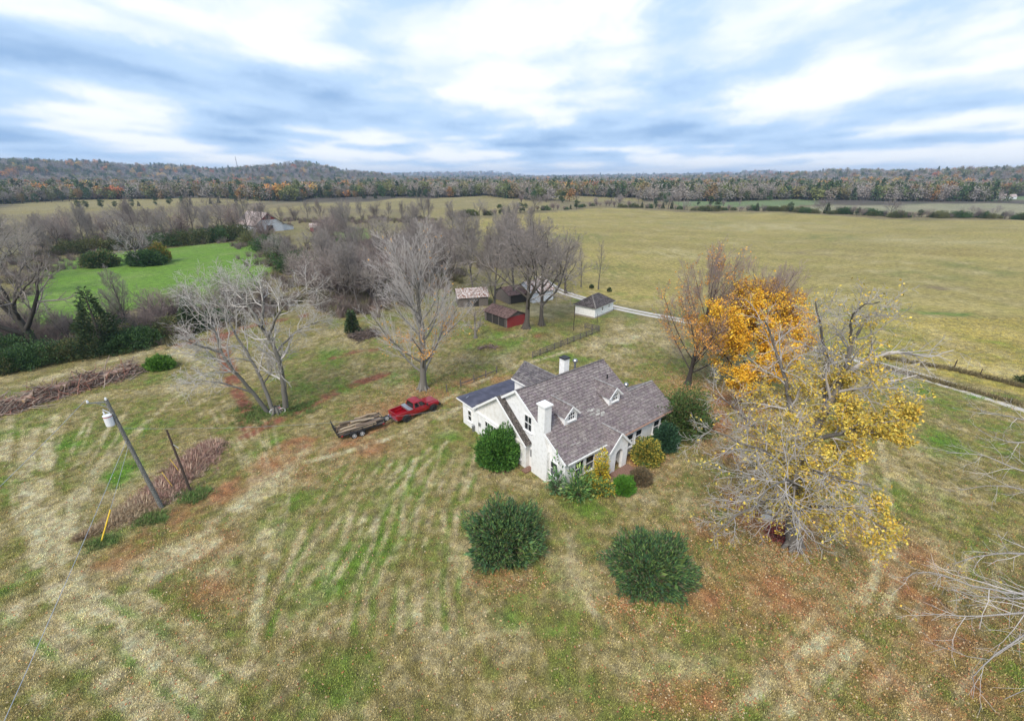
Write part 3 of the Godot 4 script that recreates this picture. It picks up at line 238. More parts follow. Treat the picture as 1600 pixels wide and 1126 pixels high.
func noise_tex(sd: int, freq: float, cols: Array, size := 256, type := FastNoiseLite.TYPE_SIMPLEX_SMOOTH, oct := 5) -> NoiseTexture2D:
	var f := FastNoiseLite.new()
	f.seed = sd
	f.noise_type = type
	f.frequency = freq
	f.fractal_octaves = oct
	var g := Gradient.new()
	g.offsets = PackedFloat32Array(range(cols.size()).map(func(k): return 0.25 + 0.5 * k / (cols.size() - 1)))
	g.colors = PackedColorArray(cols.map(func(c): return lin(c.r, c.g, c.b)))
	var t := NoiseTexture2D.new()
	t.width = size
	t.height = size
	t.seamless = true
	t.noise = f
	t.color_ramp = g
	return t

func tri_tex(m: StandardMaterial3D, t: Texture2D, sc: float, world := false) -> void:
	m.albedo_texture = t
	m.uv1_triplanar = true
	m.uv1_world_triplanar = world
	m.uv1_scale = Vector3(sc, sc, sc)

func strokes_image(sd: int, size: int, count: int, len_a: int, len_b: int, lo: float, hi: float) -> ImageTexture:
	var r := RandomNumberGenerator.new()
	r.seed = sd
	var d := PackedByteArray()
	d.resize(size * size)
	d.fill(int(255 * (lo + hi) * 0.46))
	for k in count:
		var x := r.randf() * size
		var y := r.randf() * size
		var an := r.randf() * PI
		var dx := cos(an)
		var dy := sin(an)
		var val := int(255.0 * clampf(lerpf(lo, hi, r.randf()) + 0.0, 0.0, 1.0))
		for s in r.randi_range(len_a, len_b):
			d[(int(y) & (size - 1)) * size + (int(x) & (size - 1))] = val
			x += dx + size
			y += dy + size
			if x >= 2 * size: x -= size
			if y >= 2 * size: y -= size
	var im := Image.create_from_data(size, size, false, Image.FORMAT_L8, d)
	im.convert(Image.FORMAT_RGB8)
	return ImageTexture.create_from_image(im)

func materials() -> void:
	var white := mat("white_siding", Color(1, 1, 1), 0.7)
	tri_tex(white, noise_tex(3, 0.02, [Color(0.74, 0.74, 0.73), Color(0.82, 0.82, 0.82), Color(0.84, 0.84, 0.84), Color(0.85, 0.85, 0.85)]), 0.35)
	mat("white_trim", Color(0.84, 0.84, 0.84), 0.5)
	var stucco := mat("cream_gable", Color(1, 1, 1), 0.8)
	tri_tex(stucco, noise_tex(5, 0.02, [Color(0.72, 0.7, 0.66), Color(0.78, 0.77, 0.74), Color(0.8, 0.79, 0.77)]), 0.3)
	vmat("shingle", 0.92)
	tri_tex(M.shingle, noise_tex(8, 0.03, [Color(0.55, 0.55, 0.55), Color(0.8, 0.8, 0.8), Color(1, 1, 1)]), 0.45)
	var memb := mat("dark_membrane", Color(1, 1, 1), 0.6)
	tri_tex(memb, noise_tex(9, 0.01, [Color(0.05, 0.05, 0.075), Color(0.065, 0.065, 0.1), Color(0.085, 0.085, 0.12)]), 0.25)
	mat("window_glass", Color(0.02, 0.024, 0.03), 0.08)
	mat("window_screen", Color(0.1, 0.11, 0.13), 0.35)
	mat("grey_metal", Color(0.3, 0.31, 0.33), 0.4, 0.7)
	mat("dark_metal", Color(0.025, 0.025, 0.028), 0.5, 0.2)
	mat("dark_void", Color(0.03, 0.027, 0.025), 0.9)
	var brick := mat("brown_brick", Color(1, 1, 1), 0.9)
	tri_tex(brick, noise_tex(10, 0.05, [Color(0.12, 0.06, 0.04), Color(0.22, 0.12, 0.09), Color(0.28, 0.19, 0.15)]), 0.8)
	var con := mat("old_concrete", Color(1, 1, 1), 0.9)
	tri_tex(con, noise_tex(11, 0.04, [Color(0.24, 0.2, 0.17), Color(0.36, 0.32, 0.28), Color(0.46, 0.42, 0.38)]), 0.6)
	vmat("bark", 0.95)
	tri_tex(M.bark, noise_tex(12, 0.06, [Color(0.45, 0.45, 0.45), Color(0.85, 0.85, 0.85), Color(1, 1, 1)]), 0.9)
	vmat("twig", 0.95)
	vmat("leaf", 0.75)
	M.leaf.backlight_enabled = true
	M.leaf.backlight = Color(0.28, 0.28, 0.16)
	vmat("needle", 0.8)
	vmat("far_crown", 0.95)
	vmat("litter", 0.9)
	vmat("log", 0.95)
	tri_tex(M.log, noise_tex(14, 0.05, [Color(0.5, 0.48, 0.45), Color(0.85, 0.84, 0.82), Color(1, 1, 1)]), 1.2)
	var paint := mat("red_paint", Color(0.29, 0.004, 0.012), 0.32, 0.15)
	paint.clearcoat_enabled = true
	paint.clearcoat = 0.5
	paint.clearcoat_roughness = 0.06
	mat("tyre", Color(0.022, 0.022, 0.023), 0.9)
	mat("black_rim", Color(0.03, 0.03, 0.032), 0.35, 0.6)
	mat("white_rim", Color(0.72, 0.72, 0.72), 0.45)
	mat("chrome", Color(0.55, 0.56, 0.58), 0.2, 0.95)
	mat("aluminium", Color(0.5, 0.51, 0.53), 0.4, 0.8)
	mat("bed_liner", Color(0.03, 0.03, 0.03), 0.8)
	mat("car_glass", Color(0.012, 0.013, 0.015), 0.05)
	mat("red_lens", Color(0.4, 0.01, 0.01), 0.2)
	mat("headlight_lens", Color(0.6, 0.62, 0.65), 0.1)
	mat("black_paint", Color(0.02, 0.02, 0.022), 0.45)
	mat("red_reflector", Color(0.5, 0.02, 0.02), 0.3)
	mat("pole_wood", Color(1, 1, 1), 0.95)
	tri_tex(M.pole_wood, noise_tex(15, 0.08, [Color(0.05, 0.05, 0.045), Color(0.14, 0.14, 0.13), Color(0.3, 0.29, 0.27)]), 0.45)
	mat("brown_post", Color(0.07, 0.05, 0.04), 0.95)
	mat("grey_enamel", Color(0.72, 0.74, 0.78), 0.35)
	mat("yellow_plastic", Color(0.75, 0.5, 0.03), 0.5)
	mat("wire_grey", Color(0.33, 0.36, 0.42), 0.5)
	mat("wire_white", Color(0.75, 0.75, 0.75), 0.5)
	var red := mat("red_boards", Color(1, 1, 1), 0.9)
	tri_tex(red, noise_tex(16, 0.06, [Color(0.12, 0.03, 0.025), Color(0.3, 0.03, 0.035), Color(0.36, 0.05, 0.05)]), 0.5)
	var rust := mat("rusty_tin", Color(1, 1, 1), 0.7, 0.1)
	tri_tex(rust, noise_tex(17, 0.03, [Color(0.16, 0.07, 0.045), Color(0.3, 0.2, 0.17), Color(0.5, 0.45, 0.43), Color(0.6, 0.58, 0.57)]), 0.22)
	var rustd := mat("brown_rusty_tin", Color(1, 1, 1), 0.8, 0.1)
	tri_tex(rustd, noise_tex(18, 0.03, [Color(0.06, 0.035, 0.03), Color(0.12, 0.07, 0.06), Color(0.2, 0.13, 0.12)]), 0.22)
	var pale := mat("weathered_white_boards", Color(1, 1, 1), 0.85)
	tri_tex(pale, noise_tex(19, 0.03, [Color(0.4, 0.42, 0.45), Color(0.62, 0.66, 0.72), Color(0.74, 0.77, 0.82)]), 0.4)
	var old := mat("grey_boards", Color(1, 1, 1), 0.95)
	tri_tex(old, noise_tex(20, 0.05, [Color(0.06, 0.05, 0.045), Color(0.14, 0.12, 0.11), Color(0.24, 0.22, 0.2)]), 0.6)
	var gr := mat("gravel", Color(1, 1, 1), 0.95)
	tri_tex(gr, noise_tex(21, 0.12, [Color(0.3, 0.27, 0.24), Color(0.46, 0.43, 0.4), Color(0.6, 0.57, 0.54)], 512), 0.4, true)
	mat("pale_stone", Color(0.55, 0.48, 0.4), 0.9)
	mat("pink_paint", Color(0.65, 0.3, 0.3), 0.4)
	var g := vmat("grass_ground", 1.0)
	g.albedo_texture = strokes_image(7, 1024, 90000, 5, 13, 0.36, 1.0)
	g.uv1_scale = Vector3(1, 1, 1)
	g.detail_enabled = true
	g.detail_blend_mode = BaseMaterial3D.BLEND_MODE_MUL
	g.detail_uv_layer = BaseMaterial3D.DETAIL_UV_2
	g.detail_albedo = noise_tex(30, 0.02, [Color(0.66, 0.66, 0.6), Color(0.86, 0.87, 0.84), Color(1, 1, 1)], 512)
	vmat("grass_blade", 0.9)

# ---------- ground
var gx := PackedFloat32Array()
var gz := PackedFloat32Array()
var gcol := PackedColorArray()

func gh(x: float, z: float) -> float:
	var r := sqrt(x * x + z * z)
	var h := 0.1 * nz.get_noise_2d(x * 4.0, z * 4.0) * smoothstep(60.0, 120.0, r)
	if r > 130.0:
		h += 2.0 * nz.get_noise_2d(x * 0.9, z * 0.9) * smoothstep(130.0, 420.0, r)
	if r > 700.0:
		h += smoothstep(700.0, 2000.0, r) * (4.0 + 9.0 * nz.get_noise_2d(x * 0.12 + 40.0, z * 0.12))
		for q in HILLS:
			var dx: float = x - q[0]
			var dz: float = z - q[1]
			var rr := sqrt(float(q[0] * q[0] + q[1] * q[1]))
			var along: float = (dx * q[0] + dz * q[1]) / rr
			var across: float = (dx * q[1] - dz * q[0]) / rr
			var e: float = across * across / (q[3] * q[3]) + along * along / (q[4] * q[4])
			if e < 9.0:
				h = maxf(h, lerpf(h, q[2] + 5.0 * nz.get_noise_2d(x * 0.3, z * 0.3), exp(-e)))
	return h

const COL := {
	"lawn": Color(0.32, 0.265, 0.1), "straw": Color(0.66, 0.55, 0.35), "green": Color(0.14, 0.28, 0.024), "leaf": Color(0.44, 0.22, 0.105), "clay": Color(0.33, 0.13, 0.075),
	"hay": Color(0.48, 0.385, 0.115), "paledry": Color(0.62, 0.52, 0.24), "olive": Color(0.31, 0.3, 0.075), "tanbrown": Color(0.3, 0.22, 0.12), "orangey": Color(0.4, 0.3, 0.08),
	"pasture": Color(0.19, 0.37, 0.02), "pasture2": Color(0.2, 0.36, 0.06), "tan": Color(0.4, 0.32, 0.12), "palefield": Color(0.4, 0.37, 0.22), "greenfield": Color(0.2, 0.28, 0.1), "wood": Color(0.1, 0.075, 0.055)}

func axis(a: float, b: float, step: float, lo: float, hi: float, grow: float) -> PackedFloat32Array:
	var left := []
	var x := a
	var s := step
	while x > lo:
		s *= grow
		x -= s
		left.append(x)
	left.reverse()
	var o := PackedFloat32Array(left)
	x = a
	while x < b:
		o.append(x)
		x += step
	s = step
	o.append(b)
	x = b
	while x < hi:
		s *= grow
		x += s
		o.append(x)
	return o

func near_index(ax: PackedFloat32Array, x: float) -> int:
	return clampi(ax.bsearch(x), 0, ax.size() - 1)

func spot_colour(x: float, z: float) -> Color:
	return gcol[near_index(gz, z) * gx.size() + near_index(gx, x)]

func ground() -> void:
	gx = axis(-50.0, 48.0, 0.2, -9000.0, 9000.0, 1.05)
	gz = axis(-56.0, -10.0, 0.2, -9600.0, 300.0, 1.035)
	var nx := gx.size()
	var nzz := gz.size()
	gcol.resize(nx * nzz)
	var polys := []
	for f in FIELDS:
		var p := PackedVector2Array()
		for k in range(1, f.size(), 2):
			p.append(Vector2(f[k], f[k + 1]))
		var lo := p[0]
		var hi := p[0]
		for q in p:
			lo = lo.min(q)
			hi = hi.max(q)
		polys.append([f[0], p, lo - Vector2(8, 8), hi + Vector2(8, 8)])
	var lawn: Color = COL.lawn
	var dry: Color = COL.straw
	var grn: Color = COL.green
	for iz in nzz:
		var z := gz[iz]
		for ix in nx:
			var x := gx[ix]
			var r := sqrt(x * x + z * z)
			var n1 := nz.get_noise_2d(x * 6.0, z * 6.0)
			var n2 := nz2.get_noise_2d(x * 22.0, z * 22.0)
			var c := lawn
			if r > 230.0:
				c = c.lerp(COL.tanbrown, 0.6 * smoothstep(230.0, 420.0, r)).lerp(COL.wood, smoothstep(520.0, 640.0, r))
			var wx := x + n1 * 2.5
			var wz := z + n2 * 2.0
			for f in polys:
				if wx > f[2].x and wx < f[3].x and wz > f[2].y and wz < f[3].y and Geometry2D.is_point_in_polygon(Vector2(wx, wz), f[1]):
					c = COL[f[0]]
			if r < 900.0:
				var n3 := nz2.get_noise_2d(x * 95.0, z * 95.0) if absf(x) < 62.0 and z > -75.0 else 0.0
				c = c.lerp(dry, clampf(n1 * 0.6 + n2 * 0.45 + n3 * 0.5, 0.0, 0.6) * (1.0 if r < 110.0 else 0.45)).lerp(grn, clampf(-n1 * 0.55 - n2 * 0.5 - n3 * 0.55, 0.0, 0.7) * (1.0 if r < 110.0 else 0.3))
			if c.r > 0.4 and r > 60.0 and r < 620.0:
				# mowing swaths of the hay fields
				var m := 1.0 + 0.22 * nz2.get_noise_2d((x * 0.94 + z * 0.34) * 0.8, (z * 0.94 - x * 0.34) * 9.0)
				c = Color(c.r * m, c.g * m, c.b * m)
			gcol[iz * nx + ix] = c
	for p in PATCHES:
		var c: Color = COL[p[0]]
		var x0 := near_index(gx, p[2] - p[4] * 1.3)
		var x1 := near_index(gx, p[2] + p[4] * 1.3)
		for iz in range(near_index(gz, p[3] - p[5] * 1.3), near_index(gz, p[3] + p[5] * 1.3) + 1):
			for ix in range(x0, x1 + 1):
				var x := gx[ix]
				var z := gz[iz]
				var d := Vector2((x - p[2]) / p[4], (z - p[3]) / p[5]).length()
				var k := 1.0 - smoothstep(0.25, 1.15, d)
				if k > 0.0:
					k *= clampf(p[1] * ((0.85 if p[0] == "leaf" else 0.52) + 1.5 * nz2.get_noise_2d(x * 16.0 + 50.0, z * 16.0) + 0.7 * nz2.get_noise_2d(x * 50.0, z * 50.0)), 0.0, 1.0)
					gcol[iz * nx + ix] = gcol[iz * nx + ix].lerp(c, k)
	for q in TRACKS:
		var c: Color = COL[q[2]]
		var wd: float = q[0]
		for k in range(3, q.size() - 3, 2):
			var a := Vector2(q[k], q[k + 1])
			var b := Vector2(q[k + 2], q[k + 3])
			var lo := a.min(b) - Vector2(wd, wd) * 1.5
			var hi := a.max(b) + Vector2(wd, wd) * 1.5
			var ab := b - a
			for iz in range(near_index(gz, lo.y), near_index(gz, hi.y) + 1):
				for ix in range(near_index(gx, lo.x), near_index(gx, hi.x) + 1):
					var pt := Vector2(gx[ix], gz[iz])
					pt.x += 0.35 * nz2.get_noise_2d(pt.x * 8.0, pt.y * 8.0)
					var tt := clampf((pt - a).dot(ab) / ab.length_squared(), 0.0, 1.0)
					if (tt <= 0.0 and k > 3):
						continue
					var d := pt.distance_to(a + ab * tt)
					var w := 1.0 - smoothstep(wd * 0.4, wd, d)
					if w > 0.0:
						w *= clampf(1.25 * q[1] * (0.8 + 1.3 * nz2.get_noise_2d(pt.x * 18.0, pt.y * 18.0) + 0.9 * nz2.get_noise_2d(pt.x * 70.0, pt.y * 70.0)), 0.0, 1.0)
						gcol[iz * nx + ix] = gcol[iz * nx + ix].lerp(c, w)
	var mb := MB.new()
	mb.v.resize(nx * nzz)
	mb.n.resize(nx * nzz)
	mb.t.resize(nx * nzz)
	mb.t2.resize(nx * nzz)
	mb.c = gcol.duplicate()
	for iz in nzz:
		var z := gz[iz]
		for ix in nx:
			var x := gx[ix]
			var k := iz * nx + ix
			mb.v[k] = Vector3(x, gh(x, z), z)
			mb.t[k] = Vector2(x, z) / 17.0
			mb.t2[k] = Vector2(x * 0.8 + z * 0.6, z * 0.8 - x * 0.6) / 19.0
			# a little clumping of tone so that no square of ground is flat
			var s := 1.0 + 0.45 * nz2.get_noise_2d(x * 110.0, z * 110.0) + (rng.randf() - 0.5) * 0.3
			var c := mb.c[k]
			if absf(x) > 62.0 or z < -75.0:
				s = 1.0 + (s - 1.0) * 0.12
			mb.c[k] = Color(minf(c.r * s * 1.55, 1.0), minf(c.g * s * 1.55, 1.0), minf(c.b * s * 1.55, 1.0))
	for iz in nzz:
		for ix in nx:
			var k := iz * nx + ix
			var a := mb.v[iz * nx + mini(ix + 1, nx - 1)] - mb.v[iz * nx + maxi(ix - 1, 0)]
			var b := mb.v[mini(iz + 1, nzz - 1) * nx + ix] - mb.v[maxi(iz - 1, 0) * nx + ix]
			mb.n[k] = b.cross(a).normalized()
	mb.i.resize((nx - 1) * (nzz - 1) * 6)
	var w := 0
	for iz in nzz - 1:
		for ix in nx - 1:
			var k := iz * nx + ix
			mb.i[w] = k; mb.i[w + 1] = k + 1; mb.i[w + 2] = k + nx
			mb.i[w + 3] = k + 1; mb.i[w + 4] = k + nx + 1; mb.i[w + 5] = k + nx
			w += 6
	tag(part("ground", mb, M.grass_ground, self), "rolling lawn, hay fields and pasture reaching to the hills", "", "", "structure")

func scatter(called: String, label: String, me: Mesh, xf: Array, cols: Array) -> void:
	var mm := MultiMesh.new()
	mm.transform_format = MultiMesh.TRANSFORM_3D
	mm.use_colors = true
	mm.mesh = me
	mm.instance_count = xf.size()
	for k in xf.size():
		mm.set_instance_transform(k, xf[k])
		mm.set_instance_color(k, cols[k])
	var o := MultiMeshInstance3D.new()
	o.name = numbered(called)
	o.multimesh = mm
	add_child(o)
	tag(o, label, "", "", "stuff")

func footprint(x: float, z: float) -> bool:
	# inside the farmhouse
	var d := Vector2(x - 4.65, z + 32.04)
	var s := d.x * 0.784 - d.y * 0.621
	var t := d.x * 0.621 + d.y * 0.784
	return s > -0.6 and s < 16.0 and t < 0.1 and t > -15.9

func grass() -> void:
	var tuft := MB.new()
	rng.seed = 41
	for k in 11:
		var an := R(0, TAU)
		var at := Vector3(cos(an), 0, sin(an)) * R(0.0, 0.2)
		var lean := Vector3(R(-0.7, 0.7), 1.0, R(-0.7, 0.7)).normalized()
		var g := R(0.75, 1.2)
		tuft.col = Color(g, g, g * R(0.8, 1.1))
		tuft.col = Color(minf(tuft.col.r, 1), minf(tuft.col.g, 1), minf(tuft.col.b, 1))
		var an2 := R(0, TAU)
		tuft.leaf(at, lean, Vector3(cos(an2), 0, sin(an2)), R(0.08, 0.19), R(0.02, 0.04))
	var me := tuft.mesh(M.grass_blade)
	var xf := []
	var cols := []
	while xf.size() < 170000:
		var z := -11.0 - 74.0 * pow(rng.randf(), 1.35)
		var half := 30.0 + (-z - 11.0) * 1.12
		var x := R(-half, half)
		if footprint(x, z):
			continue
		var c := spot_colour(x, z)
		var straw := (c.r - c.g) * 4.0
		var s := R(0.6, 1.25) * (1.0 - 0.3 * clampf(straw, 0.0, 1.0))
		xf.append(Transform3D(Basis(Vector3.UP, R(0, TAU)).scaled(Vector3(s, s, s)), Vector3(x, gh(x, z) - 0.005, z)))
		var b := R(0.45, 1.75)
		cols.append(Color(minf(c.r * b * 1.15, 1), minf(c.g * b * 1.15, 1), minf(c.b * b * 1.1, 1)))
	scatter("lawn_grass", "short mown grass in green and straw tufts over the lawn", me, xf, cols)

const LEAF_COLS := [Color(0.5, 0.22, 0.09), Color(0.42, 0.16, 0.07), Color(0.62, 0.42, 0.2), Color(0.56, 0.42, 0.24), Color(0.36, 0.14, 0.08), Color(0.5, 0.3, 0.18), Color(0.62, 0.5, 0.33)]

func fallen_leaves() -> void:
	var mb := MB.new()
	mb.col = Color(1, 1, 1)
	# a lobed leaf, slightly cupped
	var pts := PackedVector3Array()
	for k in 10:
		var an := TAU * k / 10.0
		var r := 1.0 if k % 2 == 0 else 0.55
		pts.append(Vector3(cos(an) * r * 0.075, 0.012 * (k % 3), sin(an) * r * 0.075))
	for k in 10:
		mb.tri(Vector3(0, 0.006, 0), pts[(k + 1) % 10], pts[k])
	var me := mb.mesh(M.litter)
	rng.seed = 77
	var xf := []
	var cols := []
	var put := func(x: float, z: float, hot: float) -> void:
		if footprint(x, z):
			return
		var s := R(0.45, 1.0)
		xf.append(Transform3D(Basis(Vector3(R(-1, 1), R(2, 4), R(-1, 1)).normalized(), R(0, TAU)).scaled(Vector3(s, s, s)), Vector3(x, gh(x, z) + R(0.02, 0.06), z)))
		var c: Color = LEAF_COLS[rng.randi() % (LEAF_COLS.size() if rng.randf() > hot else 3)]
		var b := R(0.7, 1.15)
		cols.append(Color(c.r * b, c.g * b, c.b * b))
	for p in PATCHES:
		if p[0] == "leaf":
			var cnt := int(clampf(p[4] * p[5] * 40.0 * p[1], 300, 6500))
			for k in cnt:
				var an := R(0, TAU)
				var r := sqrt(rng.randf()) * 1.15
				put.call(p[2] + cos(an) * r * p[4], p[3] + sin(an) * r * p[5], 0.45)
	# drifts beneath the maples and the big spreading tree
	for q in [[24.0, -54.3, 8.0, 5000], [29.8, -49.6, 9.0, 6000], [21.4, -25.8, 11.0, 6500], [-11.8, -52.7, 8.0, 3500], [36.0, -18.5, 10.0, 3500]]:
		for k in q[3]:
			var an := R(0, TAU)
			var r: float = absf(rng.randfn()) * q[2] * 0.75
			put.call(q[0] + cos(an) * r, q[1] + sin(an) * r, 0.5)
	for k in 16000:
		var z := -11.0 - 65.0 * pow(rng.randf(), 1.3)
		var half := 30.0 + (-z - 11.0) * 1.05
		put.call(R(-half, half), z, 0.15)
	scatter("fallen_leaves", "rust, tan and red fallen leaves scattered over the lawn", me, xf, cols)

func driveway() -> void:
	var mid := Curve3D.new()
	for p in [[7.5, -125.0], [11.3, -109.4], [16.5, -100.5], [22.2, -92.8], [30.0, -86.0], [38.7, -79.4], [48.0, -69.8], [56.3, -59.3], [62.5, -47.6], [68.0, -34.0], [73.0, -15.0]]:
		mid.add_point(Vector3(p[0], 0, p[1]))
	for k in mid.point_count:
		var d := mid.get_point_position(mini(k + 1, mid.point_count - 1)) - mid.get_point_position(maxi(k - 1, 0))
		mid.set_point_in(k, -d / 6.0)
		mid.set_point_out(k, d / 6.0)
	var n := int(mid.get_baked_length() / 0.5)
	for side in [-1.0, 1.0]:
		var mb := MB.new()
		var prev := []
		for k in n + 1:
			var s: float = k * 0.5
			var p := mid.sample_baked(s)
			var d := (mid.sample_baked(s + 0.3) - mid.sample_baked(s - 0.3)).normalized()
			var x := d.cross(Vector3.UP)
			var o: float = side * 0.85 + 0.1 * nz2.get_noise_2d(s * 9.0, side * 30.0)
			var w := 0.6 + 0.14 * nz2.get_noise_2d(s * 14.0, side * 90.0)
			var e := []
			for q in [-w, -w * 0.6, w * 0.6, w]:
				var at: Vector3 = p + x * (o + q)
				at.y = gh(at.x, at.z) + (0.006 if absf(q) == w else 0.03)
				e.append(at)
			if k:
				for j in 3:
					mb.quad(prev[j], prev[j + 1], e[j + 1], e[j])
			prev = e
		tag(part("gravel_track", mb, M.gravel, self), "pale gravel wheel track of the driveway, %s one" % ("hay field side" if side < 0 else "lawn side"), "", "", "structure")

# ---------- trees
func palette(cols: Array, lo := 0.75, hi := 1.2) -> Color:
	var c: Color = cols[rng.randi() % cols.size()]
	var b := R(lo, hi)
	return Color(minf(c.r * b, 1), minf(c.g * b, 1), minf(c.b * b, 1))

# T: n children per level, ang, lr length ratio, start, wig wander, up lift, seg, sides; leaf {lv, n, size, cols, ok}
func grow(tr: MB, cr: MB, lf: MB, T: Dictionary, p: Vector3, d: Vector3, L: float, r: float, lv: int, given := PackedVector3Array(), r_end := -1.0) -> void:
	var pts := PackedVector3Array()
	var rad := PackedFloat32Array()
	var only := lv == 9
	if only:
		lv = 0
	var sg: int = T.seg[mini(lv, T.seg.size() - 1)]
	if given.size():
		pts = given
		sg = pts.size() - 1
		L = 0.0
		for k in sg:
			L += pts[k].distance_to(pts[k + 1])
	else:
		var q := p
		var dd := d
		pts.append(q)
		for k in sg:
			var lw := mini(lv, T.wig.size() - 1)
			var w: float = T.wig[lw]
			dd = (dd + Vector3(R(-w, w), R(-w, w) + T.up[lw], R(-w, w))).normalized()
			q += dd * (L / sg)
			pts.append(q)
	if r_end < 0.0:
		r_end = maxf(r * T.get("taper", 0.28), T.rmin * 0.6)
	for k in sg + 1:
		var f := float(k) / sg
		rad.append(lerpf(r, r_end, pow(f, 0.8)))
	if lv == 0 and not given.size():
		rad[0] = r * 1.45
	var into: MB = tr if lv <= T.get("wood", 1) else cr
	var cc: Color = T.bark if lv <= T.get("wood", 1) else T.twig
	var b := R(0.8, 1.15)
	into.col = Color(minf(cc.r * b, 1), minf(cc.g * b, 1), minf(cc.b * b, 1))
	into.tube(pts, rad, T.sides[mini(lv, T.sides.size() - 1)])
	if T.has("leaf") and lv >= T.leaf.lv:
		for k in T.leaf.n:
			var f := R(0.25, 1.0) * sg
			var j := mini(int(f), sg - 1)
			var at := pts[j].lerp(pts[j + 1], f - j)
			if T.leaf.ok.call(at):
				lf.col = palette(T.leaf.cols)
				var o := rv()
				lf.leaf(at + o * R(0, T.leaf.get("spread", 0.15)), rv(), o, T.leaf.size * R(0.7, 1.3), T.leaf.size * R(0.6, 1.0))
	if only or lv >= T.maxlv:
		return
	var cnt: int = T.n[lv]
	var az := R(0, TAU)
	for k in cnt:
		var f: float = lerpf(T.start[lv], 0.98, (k + R(0.0, 0.9)) / cnt)
		var ff := f * sg
		var j := mini(int(ff), sg - 1)
		var at := pts[j].lerp(pts[j + 1], ff - j)
		var dir := (pts[j + 1] - pts[j]).normalized()
		az += 2.4 + R(-0.5, 0.5)
		var u := dir.cross(Vector3(0.37, 0.11, 0.92)).normalized()
		var side := u.rotated(dir, az)
		var a: float = T.ang[lv] * R(0.75, 1.25)
		if T.has("ang_top") and lv == 0:
			a = lerpf(T.ang[0], T.ang_top, f) * R(0.85, 1.15)
		var shape := 1.0
		if lv == 0:
			shape = T.get("low", 1.0) + (T.get("high", 0.5) - T.get("low", 1.0)) * (f - T.start[0]) / (1.0 - T.start[0])
		else:
			shape = 1.15 - 0.65 * f
		var rr := minf(rad[j] * 0.8, maxf(T.rmin, lerpf(r, r_end, f) * T.rr))
		grow(tr, cr, lf, T, at, (dir * cos(a) + side * sin(a)).normalized(), L * T.lr[lv] * shape * R(0.75, 1.2), rr, lv + 1)

func any_at(_p: Vector3) -> bool:
	return true

const GREY_BARK := Color(0.22, 0.2, 0.185)
const GREY_TWIG := Color(0.3, 0.275, 0.265)

func tree_thing(called: String, T: Dictionary, at: Vector3, r: float, turn := 0.0, limbs := []) -> Node3D:
	rng.seed = T.seed
	var tr := MB.new()
	var cr := MB.new()
	var lf := MB.new()
	if limbs.is_empty():
		grow(tr, cr, lf, T, Vector3(0, -0.15, 0), Vector3(T.get("lean", 0.0), 1, T.get("lean_z", 0.0)).normalized(), T.h, r, 0)
	for l in limbs:
		# [r0, r1, first level, x, y, z, ...]
		var p := PackedVector3Array()
		for k in range(3, l.size(), 3):
			p.append(Vector3(l[k], l[k + 1], l[k + 2]))
		var cv := Curve3D.new()
		for k in p.size():
			var d := (p[mini(k + 1, p.size() - 1)] - p[maxi(k - 1, 0)]) / 6.0
			cv.add_point(p[k], -d, d)
		var m := maxi(p.size() * 3, 6)
		var sm := PackedVector3Array()
		for k in m + 1:
			sm.append(cv.sample_baked(cv.get_baked_length() * k / m) + (rv() * 0.06 if k > 0 else Vector3.ZERO))
		grow(tr, cr, lf, T, Vector3.ZERO, Vector3.UP, 1.0, l[0], l[2], sm, l[1])
	# roots that flare into the ground
	for k in 6:
		var an := TAU * k / 6.0 + R(-0.3, 0.3)
		var o := Vector3(cos(an), 0, sin(an))
		tr.col = T.bark
		tr.tube(PackedVector3Array([Vector3(0, r * 2.2, 0) + o * r * 0.55, o * r * 1.15 + Vector3(0, r * 0.5, 0), o * r * 2.1 - Vector3(0, 0.12, 0)]), PackedFloat32Array([r * 0.35, r * 0.42, r * 0.16]), 5)
	var o := thing(called, at, turn)
	part("trunk", tr, M.bark, o)
	part("crown", cr, M.twig, o)
	if lf.v.size():
		part("leaves", lf, M.leaf, o)
	return o

func bush_mesh(rad: Vector3, cnt: int, l: float, w: float, cols: Array, lump := 0.18, m: Material = null, up := 0.35, deep := 0.25, sd := 1) -> ArrayMesh:
	var mb := MB.new()
	rng.seed = sd
	for k in cnt:
		var d := rv()
		d.y = absf(d.y) * 1.1 - 0.22
		d = d.normalized()
		var lumps := 1.0 + lump * nz2.get_noise_3d(d.x * 160.0 + sd * 37.0, d.y * 160.0, d.z * 160.0) * 2.0
		var q := 1.0 - deep * pow(rng.randf(), 1.6)
		var at := Vector3(d.x * rad.x, maxf(d.y * rad.y * 0.8 + rad.y * 0.28, 0.05) , d.z * rad.z) * q * lumps
		var dir := (d + Vector3(0, up, 0) + rv() * 0.75).normalized()
		mb.col = palette(cols, 0.65, 1.35)
		mb.leaf(at, dir, dir.cross(rv()).normalized(), l * R(0.6, 1.4), w * R(0.7, 1.3))
	return mb.mesh(m if m else M.leaf)

func bush_stems(rad: Vector3, cnt: int, col: Color, sd: int) -> MB:
	var mb := MB.new()
	rng.seed = sd + 900
	mb.col = col
	for k in cnt:
		var an := R(0, TAU)
		var top := Vector3(cos(an) * rad.x, rad.y * R(0.5, 0.95), sin(an) * rad.z) * R(0.35, 0.85)
		mb.tube(PackedVector3Array([Vector3(cos(an), 0, sin(an)) * 0.15 - Vector3(0, 0.08, 0), top * 0.5 + Vector3(0, 0.2, 0), top]), PackedFloat32Array([0.05, 0.03, 0.012]), 4)
	return mb

